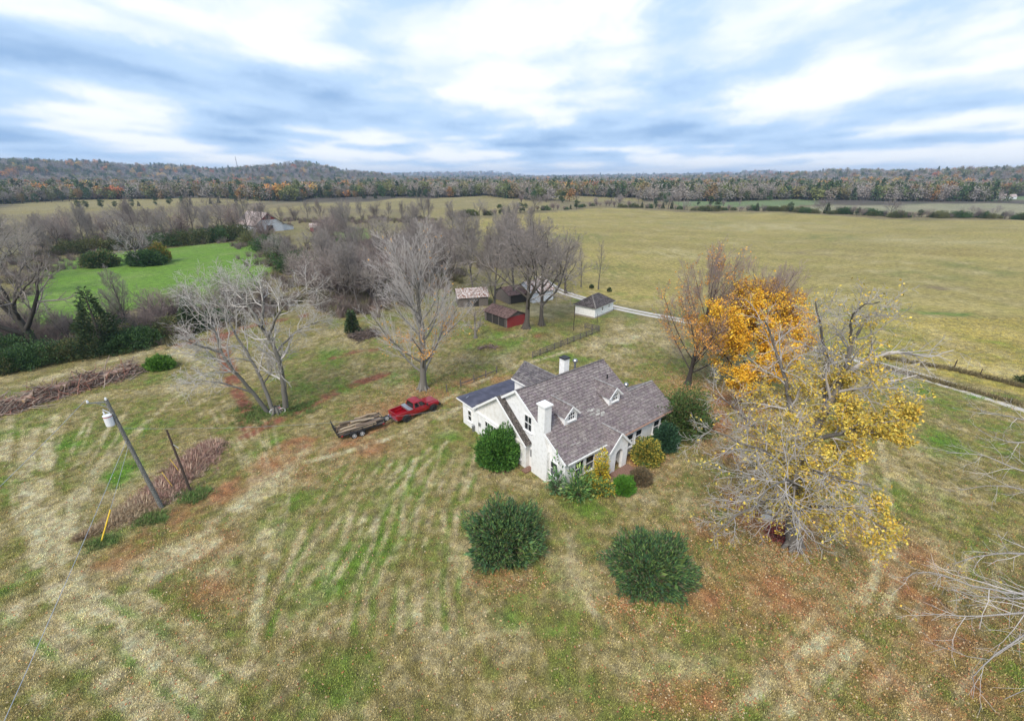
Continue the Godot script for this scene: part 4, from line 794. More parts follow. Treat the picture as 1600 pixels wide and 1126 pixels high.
func bush(called: String, at: Vector3, rad: Vector3, cnt: int, l: float, w: float, cols: Array, label: String, opt := {}) -> Node3D:
	var o := thing(called, at, opt.get("turn", 0.0))
	var sd: int = opt.get("seed", 1)
	if opt.get("core", true):
		# old inner growth that closes the middle of the shrub
		meshpart("inner_foliage", bush_mesh(rad * 0.72, int(cnt * 0.25), l * 2.2, w * 3.5, cols, opt.get("lump", 0.18), M.leaf, 0.1, 0.5, sd + 5), o)
	meshpart("foliage", bush_mesh(rad, cnt, l, w, cols, opt.get("lump", 0.18), opt.get("m", M.leaf), opt.get("up", 0.35), opt.get("deep", 0.25), sd), o)
	part("stems", bush_stems(rad, 14, Color(0.12, 0.09, 0.07), sd), M.bark, o)
	tag(o, label, "shrub", opt.get("group", ""))
	return o

const GREENS := [Color(0.035, 0.085, 0.022), Color(0.05, 0.11, 0.025), Color(0.065, 0.13, 0.03), Color(0.03, 0.07, 0.03)]
const CEDAR_GREENS := [Color(0.03, 0.06, 0.022), Color(0.04, 0.075, 0.025), Color(0.05, 0.085, 0.03), Color(0.07, 0.09, 0.03)]
const OLIVES := [Color(0.11, 0.13, 0.04), Color(0.14, 0.15, 0.05), Color(0.09, 0.11, 0.04), Color(0.16, 0.14, 0.06)]
const RUSTS := [Color(0.24, 0.13, 0.05), Color(0.3, 0.17, 0.05), Color(0.2, 0.13, 0.06), Color(0.17, 0.13, 0.06)]
const GOLDS := [Color(0.84, 0.5, 0.03), Color(0.76, 0.42, 0.02), Color(0.88, 0.58, 0.06), Color(0.68, 0.44, 0.04), Color(0.8, 0.38, 0.02)]
const YELLOWS := [Color(0.62, 0.46, 0.06), Color(0.7, 0.52, 0.09), Color(0.52, 0.4, 0.07), Color(0.42, 0.36, 0.08), Color(0.66, 0.42, 0.06)]
const ORANGES := [Color(0.7, 0.32, 0.045), Color(0.64, 0.27, 0.04), Color(0.74, 0.4, 0.08), Color(0.6, 0.32, 0.08)]

func cedar_mesh(h: float, w: float, cnt: int, sd: int) -> ArrayMesh:
	var mb := MB.new()
	rng.seed = sd
	for k in cnt:
		var f := 1.0 - sqrt(rng.randf())
		var an := R(0, TAU)
		var prof := w * pow(1.0 - f, 0.75) * (0.75 + 0.35 * nz2.get_noise_3d(cos(an) * 60.0, f * 260.0, sin(an) * 60.0 + sd) * 2.0)
		var q := sqrt(R(0.25, 1.0))
		var at := Vector3(cos(an) * prof * q, 0.25 + f * h, sin(an) * prof * q)
		var dir := (Vector3(cos(an), 0.5, sin(an)) + rv() * 0.6).normalized()
		mb.col = palette(CEDAR_GREENS, 0.7, 1.3)
		mb.leaf(at, dir, dir.cross(rv()).normalized(), R(0.3, 0.65), R(0.14, 0.26))
	return mb.mesh(M.needle)

func crown_mesh(h: float, w: float, low: float, cnt: int, size: float, cols: Array, sd: int) -> ArrayMesh:
	var mb := MB.new()
	rng.seed = sd
	var blobs := []
	for k in 16:
		var d := rv()
		blobs.append([Vector3(d.x * w * 0.6, low + (h - low) * (0.5 + d.y * 0.36), d.z * w * 0.6), w * R(0.28, 0.48)])
	for k in cnt:
		var b: Array = blobs[rng.randi() % blobs.size()]
		var d := rv()
		var at: Vector3 = b[0] + d * b[1] * pow(rng.randf(), 0.35)
		mb.col = palette(cols, 0.7, 1.25)
		var dir := (d + rv()).normalized()
		mb.leaf(at, dir, dir.cross(rv()).normalized(), size * R(0.7, 1.4), size * R(0.6, 1.0))
	return mb.mesh(M.leaf)

var protos := {}
var loose := []

func proto(key: String, o: Node3D, h: float) -> void:
	remove_child(o)
	taken.clear()
	if not protos.has(key):
		protos[key] = []
	protos[key].append([o, h])
	loose.append(o)

func make_protos() -> void:
	var keep := taken.duplicate()
	for k in 3:
		proto("vase", tree_thing("t", {"seed": 100 + k, "h": 11.0, "n": [12, 10, 8, 5], "ang": [0.85, 0.5, 0.55, 0.6], "ang_top": 0.3, "lr": [0.62, 0.5, 0.5, 0.5], "start": [0.22, 0.2, 0.15, 0.15], "wig": [0.06, 0.1, 0.16, 0.2], "up": [0, 0.12, 0.08, 0.05], "seg": [7, 5, 3, 2, 2], "sides": [7, 4, 3, 3, 3], "rr": 0.5, "rmin": 0.02, "maxlv": 4, "low": 0.9, "high": 0.5, "bark": Color(0.13, 0.115, 0.105), "twig": [Color(0.25, 0.22, 0.205), Color(0.29, 0.26, 0.24), Color(0.22, 0.19, 0.18)][k], "wood": 1} if k else {"seed": 100, "h": 11.0, "n": [11, 9, 7, 5], "ang": [0.85, 0.5, 0.55, 0.6], "ang_top": 0.3, "lr": [0.62, 0.5, 0.5, 0.5], "start": [0.22, 0.2, 0.15, 0.15], "wig": [0.06, 0.1, 0.16, 0.2], "up": [0, 0.12, 0.08, 0.05], "seg": [7, 5, 3, 2, 2], "sides": [7, 4, 3, 3, 3], "rr": 0.5, "rmin": 0.02, "maxlv": 4, "low": 0.9, "high": 0.5, "bark": Color(0.13, 0.115, 0.105), "twig": Color(0.25, 0.22, 0.205), "wood": 1}, Vector3.ZERO, 0.2), 12.0)
		proto("spread", tree_thing("t", {"seed": 120 + k, "h": 7.0, "n": [8, 9, 7, 5], "ang": [1.05, 0.7, 0.7, 0.7], "ang_top": 0.5, "lr": [1.0, 0.55, 0.5, 0.5], "start": [0.3, 0.2, 0.15, 0.1], "wig": [0.12, 0.28, 0.3, 0.35], "up": [0, 0.07, 0.05, 0.04], "seg": [6, 7, 4, 2, 2], "sides": [7, 5, 3, 3, 3], "rr": 0.6, "rmin": 0.02, "maxlv": 4, "low": 1.0, "high": 0.8, "bark": Color(0.12, 0.105, 0.09), "twig": [Color(0.280, 0.245, 0.224), Color(0.336, 0.301, 0.280), Color(0.259, 0.224, 0.210)][k], "wood": 1}, Vector3.ZERO, 0.28), 10.5)
		# several thin stems from one stool
		var sc := []
		rng.seed = 140 + k
		for j in 9:
			var an := R(0, TAU)
			var l := R(0.5, 2.4)
			sc.append([R(0.04, 0.09), 0.02, 1, cos(an) * 0.2, -0.1, sin(an) * 0.2, cos(an) * l * 0.5, R(1.8, 2.6), sin(an) * l * 0.5, cos(an + 0.3) * l * 1.2, R(3.6, 5.4), sin(an + 0.3) * l * 1.2])
		proto("scrub", tree_thing("t", {"seed": 140 + k, "n": [0, 12, 8, 5], "ang": [0.8, 0.8, 0.75, 0.7], "lr": [0.5, 0.5, 0.5, 0.5], "start": [0.2, 0.2, 0.1, 0.1], "wig": [0.1, 0.15, 0.25, 0.3], "up": [0, 0.1, 0.08, 0.05], "seg": [4, 4, 3, 2], "sides": [5, 4, 3, 3], "rr": 0.6, "rmin": 0.018, "maxlv": 3, "bark": Color(0.14, 0.12, 0.11), "twig": [Color(0.27, 0.21, 0.195), Color(0.23, 0.195, 0.18), Color(0.31, 0.26, 0.235)][k], "wood": 1}, Vector3.ZERO, 0.12, 0.0, sc), 6.5)
		var a := thing("t", Vector3.ZERO)
		var tk := MB.new()
		tk.col = Color(0.12, 0.1, 0.085)
		tk.tube(PackedVector3Array([Vector3(0, -0.2, 0), Vector3(0.1, 3, 0), Vector3(0, 8, 0.2)]), PackedFloat32Array([0.3, 0.2, 0.05]), 6)
		part("trunk", tk, M.bark, a)
		meshpart("crown", crown_mesh(12.0, 4.6, 2.2, 1500, 0.5, [OLIVES, RUSTS, RUSTS + OLIVES][k], 160 + k), a)
		proto("autumn", a, 12.0)
		var e := thing("t", Vector3.ZERO)
		part("trunk", tk, M.bark, e)
		meshpart("crown", crown_mesh(12.0, 4.2, 1.0, 1800, 0.5, CEDAR_GREENS if k < 2 else GREENS, 170 + k), e)
		proto("evergreen", e, 12.0)
		var c := thing("t", Vector3.ZERO)
		part("trunk", tk, M.bark, c)
		meshpart("crown", cedar_mesh(8.0, 2.4, 2200, 180 + k), c)
		proto("cedar", c, 8.5)
		var b := thing("t", Vector3.ZERO)
		meshpart("foliage", bush_mesh(Vector3(2.4, 2.2, 2.4), 5200, 0.2, 0.11, [GREENS, CEDAR_GREENS + OLIVES, OLIVES][k], 0.3, M.leaf, 0.3, 0.4, 190 + k), b)
		part("stems", bush_stems(Vector3(2.4, 2.2, 2.4), 10, Color(0.12, 0.1, 0.08), 190 + k), M.bark, b)
		proto("bush", b, 2.4)
	var ut := {"seed": 131, "h": 12.0, "n": [16, 7, 5], "ang": [0.7, 0.6, 0.6], "ang_top": 0.4, "lr": [0.32, 0.5, 0.5], "start": [0.25, 0.2, 0.2], "wig": [0.07, 0.15, 0.2, 0.25], "up": [0, 0.12, 0.08, 0.05], "seg": [8, 4, 3, 2], "sides": [6, 4, 3, 3], "rr": 0.45, "rmin": 0.018, "maxlv": 3, "low": 1.0, "high": 0.4, "bark": Color(0.13, 0.115, 0.1), "twig": Color(0.28, 0.245, 0.225), "wood": 1}
	proto("upright", tree_thing("t", ut, Vector3.ZERO, 0.16), 12.5)
	taken = keep

const KIND := {"vase": ["bare_tree", "tree"], "spread": ["spreading_bare_tree", "tree"], "scrub": ["leafless_thicket_tree", "tree"], "upright": ["slender_bare_tree", "tree"], "autumn": ["autumn_tree", "tree"], "evergreen": ["evergreen_tree", "tree"], "cedar": ["cedar_tree", "tree"], "bush": ["leafy_bush", "bush"]}

func plant(q: Array, label: String, group: String) -> Node3D:
	var set_: Array = protos[q[0]]
	var pr: Array = set_[rng.randi() % set_.size()]
	var s: float = q[3] / pr[1]
	var o := dup(pr[0], KIND[q[0]][0], Vector3(q[1], gh(q[1], q[2]) - 0.03, q[2]), R(0, TAU), Vector3(s * R(0.92, 1.15), s, s * R(0.92, 1.15)))
	tag(o, label, KIND[q[0]][1], group)
	return o

# ---------- farmhouse (x runs along the ridge, z out of the front, origin at the front corner nearest the camera)
const ROOF_COLS := [Color(0.24, 0.2, 0.2), Color(0.255, 0.215, 0.215), Color(0.225, 0.185, 0.19), Color(0.28, 0.24, 0.235), Color(0.235, 0.19, 0.2), Color(0.3, 0.26, 0.25)]

# shingled roof plane: a, b along the eave (left to right seen from outside), c, d the upper corners above a and b
func roof_plane(parent: Node3D, a: Vector3, b: Vector3, d: Vector3, c: Vector3, cols: Array, mt: Material, gap := 0.3, wide := 0.4) -> void:
	var nn := (b - a).cross(c - a)
	if nn.length_squared() < 1e-6:
		nn = (b - a).cross(d - a)
	nn = nn.normalized()
	var dn := -nn * 0.11
	var mb := MB.new()
	mb.col = Color(0.5, 0.5, 0.5)
	mb.quad(a + dn * 0.2, b + dn * 0.2, d + dn * 0.2, c + dn * 0.2)
	mb.quad(b + dn, a + dn, c + dn, d + dn)
	mb.quad(a + dn, b + dn, b + dn * 0.2, a + dn * 0.2)
	mb.quad(b + dn, d + dn, d + dn * 0.2, b + dn * 0.2)
	mb.quad(d + dn, c + dn, c + dn * 0.2, d + dn * 0.2)
	mb.quad(c + dn, a + dn, a + dn * 0.2, c + dn * 0.2)
	part("roof_deck", mb, M.white_trim, parent)
	var sh := MB.new()
	var rise := maxf((c - a).length(), (d - b).length())
	var rows := maxi(int(rise / gap), 1)
	for k in rows:
		var f0 := float(k) / rows
		var f1 := minf((k + 1.25) / rows, 1.0)
		var l0 := a.lerp(c, f0); var r0 := b.lerp(d, f0)
		var l1 := a.lerp(c, f1); var r1 := b.lerp(d, f1)
		var w := (r0 - l0).length()
		var cnt := maxi(int(w / wide), 1)
		var off := 0.5 if k % 2 else 0.0
		for j in cnt + (1 if k % 2 else 0):
			var u0 := clampf((j - off) / cnt + 0.006 / w, 0.0, 1.0)
			var u1 := clampf((j + 1 - off) / cnt - 0.006 / w, 0.0, 1.0)
			if u1 <= u0:
				continue
			sh.col = palette(cols, 0.86, 1.12)
			var up := nn * R(0.05, 0.075)
			var e := (a - c).normalized() * R(-0.015, 0.02)
			var p0 := l0.lerp(r0, u0) + up + e
			var p1 := l0.lerp(r0, u1) + up + e
			sh.quad(p0, p1, l1.lerp(r1, u1), l1.lerp(r1, u0))
			sh.quad(p0 - up, p1 - up, p1, p0)
	tag(part("shingles", sh, mt, parent), "weathered shingles in overlapping courses", "", "", "stuff")

func ridge_cap(parent: Node3D, a: Vector3, b: Vector3, col: Color) -> void:
	var mb := MB.new()
	var n := maxi(int(a.distance_to(b) / 0.35), 1)
	for k in n:
		mb.col = palette([col], 0.8, 1.15)
		mb.bar(a.lerp(b, float(k) / n), a.lerp(b, (k + 1.05) / n), 0.24, 0.045 + 0.012 * (k % 2))
	part("ridge_cap", mb, M.shingle, parent)

# window on a wall: at = middle, out = outward normal
func window(parent: Node3D, at: Vector3, out: Vector3, w: float, h: float, panes := Vector2i(1, 2), screen := false) -> void:
	var x := Transform3D(Basis(Vector3.UP.cross(out), Vector3.UP, out), at)
	var fr := MB.new()
	var b := 0.09
	for s in [-1.0, 1.0]:
		fr.box(x * Transform3D(Basis(), Vector3(s * (w + b) / 2, 0, 0.03)), Vector3(b, h + 2 * b, 0.1))
		fr.box(x * Transform3D(Basis(), Vector3(0, s * (h + b) / 2, 0.03)), Vector3(w, b, 0.1))
	var o := part("window", fr, M.white_trim, parent)
	var sill := MB.new()
	sill.box(x * Transform3D(Basis(), Vector3(0, -h / 2 - b - 0.03, 0.08)), Vector3(w + 0.3, 0.06, 0.18))
	part("sill", sill, M.white_trim, o)
	for i in panes.x:
		for j in panes.y:
			var p := MB.new()
			p.box(x * Transform3D(Basis(), Vector3((i + 0.5) * w / panes.x - w / 2, (j + 0.5) * h / panes.y - h / 2, 0.012)), Vector3(w / panes.x, h / panes.y, 0.012))
			part("pane", p, M.window_screen if screen and j == 0 else M.window_glass, o)
	var mu := MB.new()
	for i in range(1, panes.x):
		mu.box(x * Transform3D(Basis(), Vector3(i * w / panes.x - w / 2, 0, 0.03)), Vector3(0.05, h, 0.05))
	for j in range(1, panes.y):
		mu.box(x * Transform3D(Basis(), Vector3(0, j * h / panes.y - h / 2, 0.035)), Vector3(w, 0.06, 0.06))
	part("glazing_bars", mu, M.white_trim, o)

func wall(parent: Node3D, called: String, poly: Array, x: Transform3D, thick: float, m: Material) -> MeshInstance3D:
	var p := PackedVector2Array()
	for k in range(0, poly.size(), 2):
		p.append(Vector2(poly[k], poly[k + 1]))
	var mb := MB.new()
	mb.prism(p, -thick, 0.0, x)
	return part(called, mb, m, parent)

func farmhouse() -> void:
	rng.seed = 9
	var H := thing("farmhouse", Vector3(4.65, 0, -32.04), 0.67)
	tag(H, "white farmhouse with brown shingle gable roof and arched front porch", "house")
	var L := 11.79
	var rt := -6.61        # ridge line
	var he := 3.12
	var hr := 7.57
	var sl := (hr - he) / 6.91
	# faces: front looks to +z, left gable looks to -x
	var FRONT := Transform3D(Basis(), Vector3.ZERO)
	var LEFT := Transform3D(Basis(Vector3(0, 0, 1), Vector3.UP, Vector3(-1, 0, 0)), Vector3.ZERO)   # its x is the house's z
	var RIGHT := Transform3D(Basis(Vector3(0, 0, -1), Vector3.UP, Vector3(1, 0, 0)), Vector3(L, 0, 0))
	var wt := he - 0.02 + 0.3 * sl
	wall(H, "front_wall", [0, 0, 15.88, 0, 15.88, wt - 0.16, 0, wt - 0.16], FRONT, 0.2, M.white_siding)
	wall(H, "gable_wall", [-12.9, 0, -0.2, 0, -0.2, wt + 0.2 * sl - 0.16, rt, hr - 0.14, -12.9, wt + 0.2 * sl - 0.1], LEFT, 0.2, M.white_siding)
	wall(H, "gable_wall", [0.2, 0, 13.2, 0, 13.2, wt - 0.1, -rt, hr - 0.14, 0.2, wt + 0.2 * sl - 0.16], RIGHT, 0.2, M.white_siding)
	wall(H, "rear_wall", [-L + 0.2, 0, -0.2, 0, -0.2, wt - 0.3, -L + 0.2, wt - 0.3], Transform3D(Basis(Vector3(-1, 0, 0), Vector3.UP, Vector3(0, 0, -1)), Vector3(0, 0, -13.0)), 0.2, M.white_siding)
	# wing at the far end, sharing the front slope
	var tw := -2.9
	var hw := hr - (tw - rt) * sl
	var XW := Transform3D(Basis(Vector3(0, 0, -1), Vector3.UP, Vector3(1, 0, 0)), Vector3(15.88, 0, 0))
	wall(H, "wing_wall", [0.2, 0, 5.8, 0, 5.8, wt - 0.2, -tw, hw - 0.14, 0.2, wt - 0.06], XW, 0.2, M.white_siding)
	wall(H, "wing_wall", [-15.68, 0, -L, 0, -L, wt - 0.3, -15.68, wt - 0.3], Transform3D(Basis(Vector3(-1, 0, 0), Vector3.UP, Vector3(0, 0, -1)), Vector3(0, 0, -5.8)), 0.2, M.white_siding)
	# main roof
	var roof := Node3D.new()
	roof.name = "roof"
	H.add_child(roof)
	var x0 := -0.3
	var x1 := L + 0.3
	var xe := 15.88 + 0.3
	roof_plane(roof, Vector3(x0, he, 0.3), Vector3(x1, he, 0.3), Vector3(x1, hr, rt), Vector3(x0, hr, rt), ROOF_COLS, M.shingle)
	roof_plane(roof, Vector3(x1 + 0.003, he, 0.3), Vector3(xe, he, 0.3), Vector3(xe, hw, tw), Vector3(x1 + 0.003, hw, tw), ROOF_COLS, M.shingle)
	roof_plane(roof, Vector3(xe, he, tw - (0.3 - tw)), Vector3(x1 - 0.5, he, tw - (0.3 - tw)), Vector3(x1 - 0.5, hw, tw), Vector3(xe, hw, tw), ROOF_COLS, M.shingle)
	roof_plane(roof, Vector3(x1, he, 2 * rt - 0.3), Vector3(x0, he, 2 * rt - 0.3), Vector3(x0, hr, rt), Vector3(x1, hr, rt), ROOF_COLS, M.shingle)
	ridge_cap(roof, Vector3(x0, hr + 0.03, rt), Vector3(x1, hr + 0.03, rt), Color(0.16, 0.14, 0.14))
	ridge_cap(roof, Vector3(x1, hw + 0.03, tw), Vector3(xe, hw + 0.03, tw), Color(0.3, 0.28, 0.27))
	# rake boards of the near gable, front and back
	for e in [[Vector3(x0 - 0.03, he - 0.06, 0.32), Vector3(x0 - 0.03, hr - 0.03, rt)], [Vector3(x0 - 0.03, hr - 0.03, rt), Vector3(x0 - 0.03, he + 1.6, 2 * rt + 2.6)]]:
		var rb := MB.new()
		rb.bar(e[0], e[1], 0.05, 0.24)
		part("rake_board", rb, M.white_trim, roof)
	var gut := MB.new()
	gut.bx(Vector3((x0 + xe) / 2 - 4.95, he - 0.1, 0.36), Vector3(5.95, 0.12, 0.12))
	part("gutter", gut, M.white_trim, roof)
	var gut2 := MB.new()
	gut2.bx(Vector3((7.7 + xe) / 2, he - 0.1, 0.36), Vector3(xe - 7.7, 0.12, 0.12))
	part("gutter", gut2, mat("rusty_gutter", Color(0.42, 0.26, 0.2), 0.6), roof)
	# pale bare patches where shingles are gone
	for q in [[6.5, -2.45, 1.5, 0.5], [6.9, -2.0, 1.2, 0.35], [5.9, -2.75, 0.9, 0.3], [2.1, -0.75, 1.2, 0.1]]:
		var bas := Basis(Vector3(1, 0, 0), atan(sl))
		for j in 5:
			var pm := MB.new()
			pm.col = palette([Color(0.44, 0.42, 0.39)])
			pm.box(Transform3D(bas, Vector3(q[0] + R(-0.5, 0.5) * q[2], hr - (q[1] - rt) * sl + 0.05, q[1]) + bas * Vector3(0, 0.004 * j, R(-0.5, 0.5) * q[3])), Vector3(q[2] * R(0.2, 0.5), 0.012, 0.2 if q[3] > 0.2 else 0.07))
			part("bare_patch", pm, M.shingle, roof)
	# front windows
	for s in [1.75, 3.15]:
		window(H, Vector3(s, 1.75, 0.0), Vector3(0, 0, 1), 1.05, 1.5, Vector2i(1, 2), true)
	for s in [9.0, 10.4, 13.4, 14.6]:
		window(H, Vector3(s, 1.8, 0.0), Vector3(0, 0, 1), 0.95, 1.4, Vector2i(1, 2), true)
	# left gable
	window(H, Vector3(0, 4.75, -5.0), Vector3(-1, 0, 0), 0.95, 1.5, Vector2i(2, 2))
	window(H, Vector3(0, 1.7, -1.35), Vector3(-1, 0, 0), 0.8, 1.3, Vector2i(1, 2), true)
	# chimney with its broad breast against the gable
	var ch := wall(H, "chimney", [-4.05, 0, -1.95, 0, -1.95, 3.2, -2.42, 4.7, -2.42, 7.55, -3.32, 7.55, -3.32, 4.7, -4.05, 3.6], LEFT.translated(Vector3(-0.38, 0, 0)), 0.82, M.white_siding)
	var cap := MB.new()
	cap.bx(Vector3(0.02, 7.62, -2.87), Vector3(1.02, 0.14, 1.12))
	part("chimney_cap", cap, M.white_trim, ch)
	# second chimney behind the ridge
	var c2 := MB.new()
	c2.bx(Vector3(6.9, 7.5, -7.45), Vector3(0.72, 2.6, 0.72))
	var ch2 := part("chimney", c2, M.white_siding, H)
	var c2c := MB.new()
	c2c.bx(Vector3(6.9, 8.85, -7.45), Vector3(0.86, 0.12, 0.86))
	part("chimney_cap", c2c, M.dark_metal, ch2)
	for q in [[8.35, -7.3, 7.15, 8.35], [12.5, -3.6, 4.9, 5.75]]:
		var vp := MB.new()
		vp.rod(Vector3(q[0], q[2], q[1]), Vector3(q[0], q[3] - 0.3, q[1]), 0.12, 0.12, 10)
		vp.lathe(Vector3(q[0], q[3] - 0.34, q[1]), Vector3.UP, [[0, 0.05], [0.02, 0.26], [0.2, 0.28], [0.34, 0.18], [0.4, 0.02]], 12)
		part("roof_vent", vp, M.grey_metal, H)
	var vp2 := MB.new()
	vp2.rod(Vector3(10.6, 6.4, -4.7), Vector3(10.6, 6.85, -4.7), 0.07, 0.07, 8)
	part("roof_vent", vp2, M.dark_metal, H)
	# dormers
	for s in [2.95, 9.15]:
		var tf := -2.4
		var pk := 6.66
		var hwid := 0.82
		var eave := pk - 0.8
		var dm := wall(H, "dormer", [s - hwid, hr - (tf - rt) * sl - 0.15, s + hwid, hr - (tf - rt) * sl - 0.15, s + hwid, eave + 0.02, s, pk - 0.08, s - hwid, eave + 0.02], FRONT.translated(Vector3(0, 0, tf)), 0.12, M.white_trim)
		# cheeks run back into the main slope
		for sd in [-1.0, 1.0]:
			var zb := rt + (hr - eave) / sl
			var ck := MB.new()
			var xa: float = s + sd * (hwid - 0.03)
			ck.prism(PackedVector2Array([Vector2(tf - 0.12, hr - (tf - rt) * sl - 0.1), Vector2(tf - 0.12, eave + 0.02), Vector2(zb, eave)]), -0.03, 0.03, Transform3D(Basis(Vector3(0, 0, 1), Vector3.UP, Vector3(-1, 0, 0)), Vector3(xa, 0, 0)))
			part("cheek", ck, M.white_trim, dm)
		var zr := rt + (hr - pk) / sl
		var ze := rt + (hr - eave + 0.12) / sl
		roof_plane(dm, Vector3(s - hwid - 0.16, eave - 0.14, ze), Vector3(s - hwid - 0.16, eave - 0.14, tf + 0.22), Vector3(s, pk, tf + 0.22), Vector3(s, pk, zr), ROOF_COLS, M.shingle, 0.2, 0.34)
		roof_plane(dm, Vector3(s + hwid + 0.16, eave - 0.14, tf + 0.22), Vector3(s + hwid + 0.16, eave - 0.14, ze), Vector3(s, pk, zr), Vector3(s, pk, tf + 0.22), ROOF_COLS, M.shingle, 0.2, 0.34)
		ridge_cap(dm, Vector3(s, pk + 0.03, zr), Vector3(s, pk + 0.03, tf + 0.2), Color(0.34, 0.31, 0.3))
		for sd in [-1.0, 1.0]:
			var fb := MB.new()
			fb.bar(Vector3(s + sd * (hwid + 0.2), eave - 0.16, tf + 0.24), Vector3(s, pk - 0.01, tf + 0.24), 0.05, 0.13)
			part("rake_board", fb, M.white_trim, dm)
		window(H, Vector3(s, eave - 0.2, tf), Vector3(0, 0, 1), 0.8, 0.7, Vector2i(3, 2))
	# entrance porch with its arch
	var sp := 6.17
	var wp := 1.32
	var tp := 0.95
	var hpe := 2.81
	var hpr := 4.18
	var arch := []
	for k in 13:
		var an := PI * k / 12.0
		arch.append_array([sp + 0.12 + 0.52 * cos(PI - an), 1.75 + 0.62 * sin(an)])
	var pf := [sp - wp, 0.0, sp + 0.12 - 0.52, 0.0]
	pf.append_array(arch)
	pf.append_array([sp + 0.12 + 0.52, 0.0, sp + wp, 0.0, sp + wp, hpe - 0.1, sp, hpr - 0.08, sp - wp, hpe - 0.1])
	var po := wall(H, "porch", pf, FRONT.translated(Vector3(0, 0, tp)), 0.32, M.white_siding)
	for sd in [-1.0, 1.0]:
		var sw := MB.new()
		sw.bx(Vector3(sp + sd * (wp - 0.1), hpe / 2 - 0.06, (tp - 0.32) / 2), Vector3(0.2, hpe - 0.12, tp - 0.32))
		part("side_wall", sw, M.white_siding, po)
		var zr2 := rt + (hr - hpr) / sl
		var ze2 := minf(rt + (hr - hpe + 0.2) / sl, 0.25)
		var al := Vector3(sp + sd * (wp + 0.2), hpe - 0.2, ze2)
		var af := Vector3(sp + sd * (wp + 0.2), hpe - 0.2, tp + 0.18)
		var bf := Vector3(sp, hpr, tp + 0.18)
		var bl := Vector3(sp, hpr, zr2)
		if sd < 0:
			roof_plane(po, al, af, bf, bl, ROOF_COLS, M.shingle)
		else:
			roof_plane(po, af, al, bl, bf, ROOF_COLS, M.shingle)
		var fb := MB.new()
		fb.bar(Vector3(sp + sd * (wp + 0.24), hpe - 0.26, tp + 0.2), Vector3(sp, hpr - 0.03, tp + 0.2), 0.06, 0.2)
		part("rake_board", fb, M.white_trim, po)
	ridge_cap(po, Vector3(sp, hpr + 0.03, rt + (hr - hpr) / sl), Vector3(sp, hpr + 0.03, tp + 0.16), Color(0.36, 0.33, 0.32))
	var fd := MB.new()
	fd.bx(Vector3(sp + 0.12, 1.03, 0.03), Vector3(0.95, 2.06, 0.06))
	part("door", fd, mat("porch_door", Color(0.5, 0.46, 0.42), 0.6), po)
	for st in [[0.14, 2.4, tp + 0.65, 1.3], [0.07, 3.0, tp + 1.1, 2.2]]:
		var sb := MB.new()
		sb.bx(Vector3(sp + 0.1, st[0] / 2, tp + st[3] / 2), Vector3(st[1], st[0], st[3]))
		part("step", sb, M.brown_brick, po)
	# side gable that stands in front of the main gable, with its steep strip of roof
	var p1 := -0.45
	var SG := Transform3D(Basis(Vector3(0, 0, 1), Vector3.UP, Vector3(-1, 0, 0)), Vector3(p1, 0, 0))
	var sg := wall(H, "side_gable", [-15.81, 0, -4.75, 0, -4.75, 2.95, -8.96, 5.95, -12.92, 3.2, -12.92, 2.78, -15.81, 2.78], SG, 0.44, M.cream_gable)
	var lower := MB.new()
	lower.bx(Vector3(p1 - 0.02, 1.28, -10.28), Vector3(0.06, 2.56, 11.06))
	part("lower_wall", lower, M.white_siding, sg)
	var belt := MB.new()
	belt.bx(Vector3(p1 - 0.09, 2.64, -9.0), Vector3(0.16, 0.16, 8.1))
	part("belt_board", belt, M.white_trim, sg)
	var shade := MB.new()
	shade.bx(Vector3(p1 - 0.1, 2.55, -6.9), Vector3(0.12, 0.05, 3.6))  # thin dark bar standing in for the shadow line under the belt board
	part("painted_shadow_strip", shade, M.brown_brick, sg)
	var DARK := [Color(0.1, 0.085, 0.075), Color(0.13, 0.11, 0.1), Color(0.08, 0.07, 0.065), Color(0.16, 0.14, 0.125)]
	roof_plane(sg, Vector3(p1 - 0.35, 2.75, -4.45), Vector3(0.0, 2.75, -4.45), Vector3(0.0, 6.12, -8.96), Vector3(p1 - 0.35, 6.12, -8.96), DARK, M.shingle, 0.2, 0.2)
	roof_plane(sg, Vector3(0.0, 3.2, -13.1), Vector3(p1 - 0.35, 3.2, -13.1), Vector3(p1 - 0.35, 6.12, -8.96), Vector3(0.0, 6.12, -8.96), DARK, M.shingle, 0.2, 0.2)
	for e in [[Vector3(p1 - 0.37, 2.64, -4.4), Vector3(p1 - 0.37, 6.08, -8.96)], [Vector3(p1 - 0.37, 6.08, -8.96), Vector3(p1 - 0.37, 3.05, -13.2)]]:
		var rb := MB.new()
		rb.bar(e[0], e[1], 0.05, 0.22)
		part("rake_board", rb, M.white_trim, sg)
	for t in [-10.95, -9.9]:
		window(H, Vector3(p1 - 0.05, 1.65, t), Vector3(-1, 0, 0), 0.78, 1.25, Vector2i(2, 2), true)
	window(H, Vector3(p1 - 0.05, 1.55, -14.35), Vector3(-1, 0, 0), 0.6, 1.2, Vector2i(1, 2))
	window(H, Vector3(p1 - 0.05, 1.5, -5.9), Vector3(-1, 0, 0), 0.8, 1.5, Vector2i(2, 2), true)
	var pipe := MB.new()
	pipe.rod(Vector3(p1 - 0.12, 0.0, -12.75), Vector3(p1 - 0.12, 2.7, -12.75), 0.05, 0.05, 6)
	part("downpipe", pipe, M.white_trim, sg)
	var meter := MB.new()
	meter.bx(Vector3(p1 - 0.12, 1.35, -12.4), Vector3(0.16, 0.36, 0.26))
	part("electric_meter", meter, M.grey_metal, sg)
	var unit := MB.new()
	unit.lathe(Vector3(p1 - 0.25, 0.0, -13.5), Vector3.UP, [[0, 0.16], [0.7, 0.16], [0.8, 0.12], [0.95, 0.02]], 10)
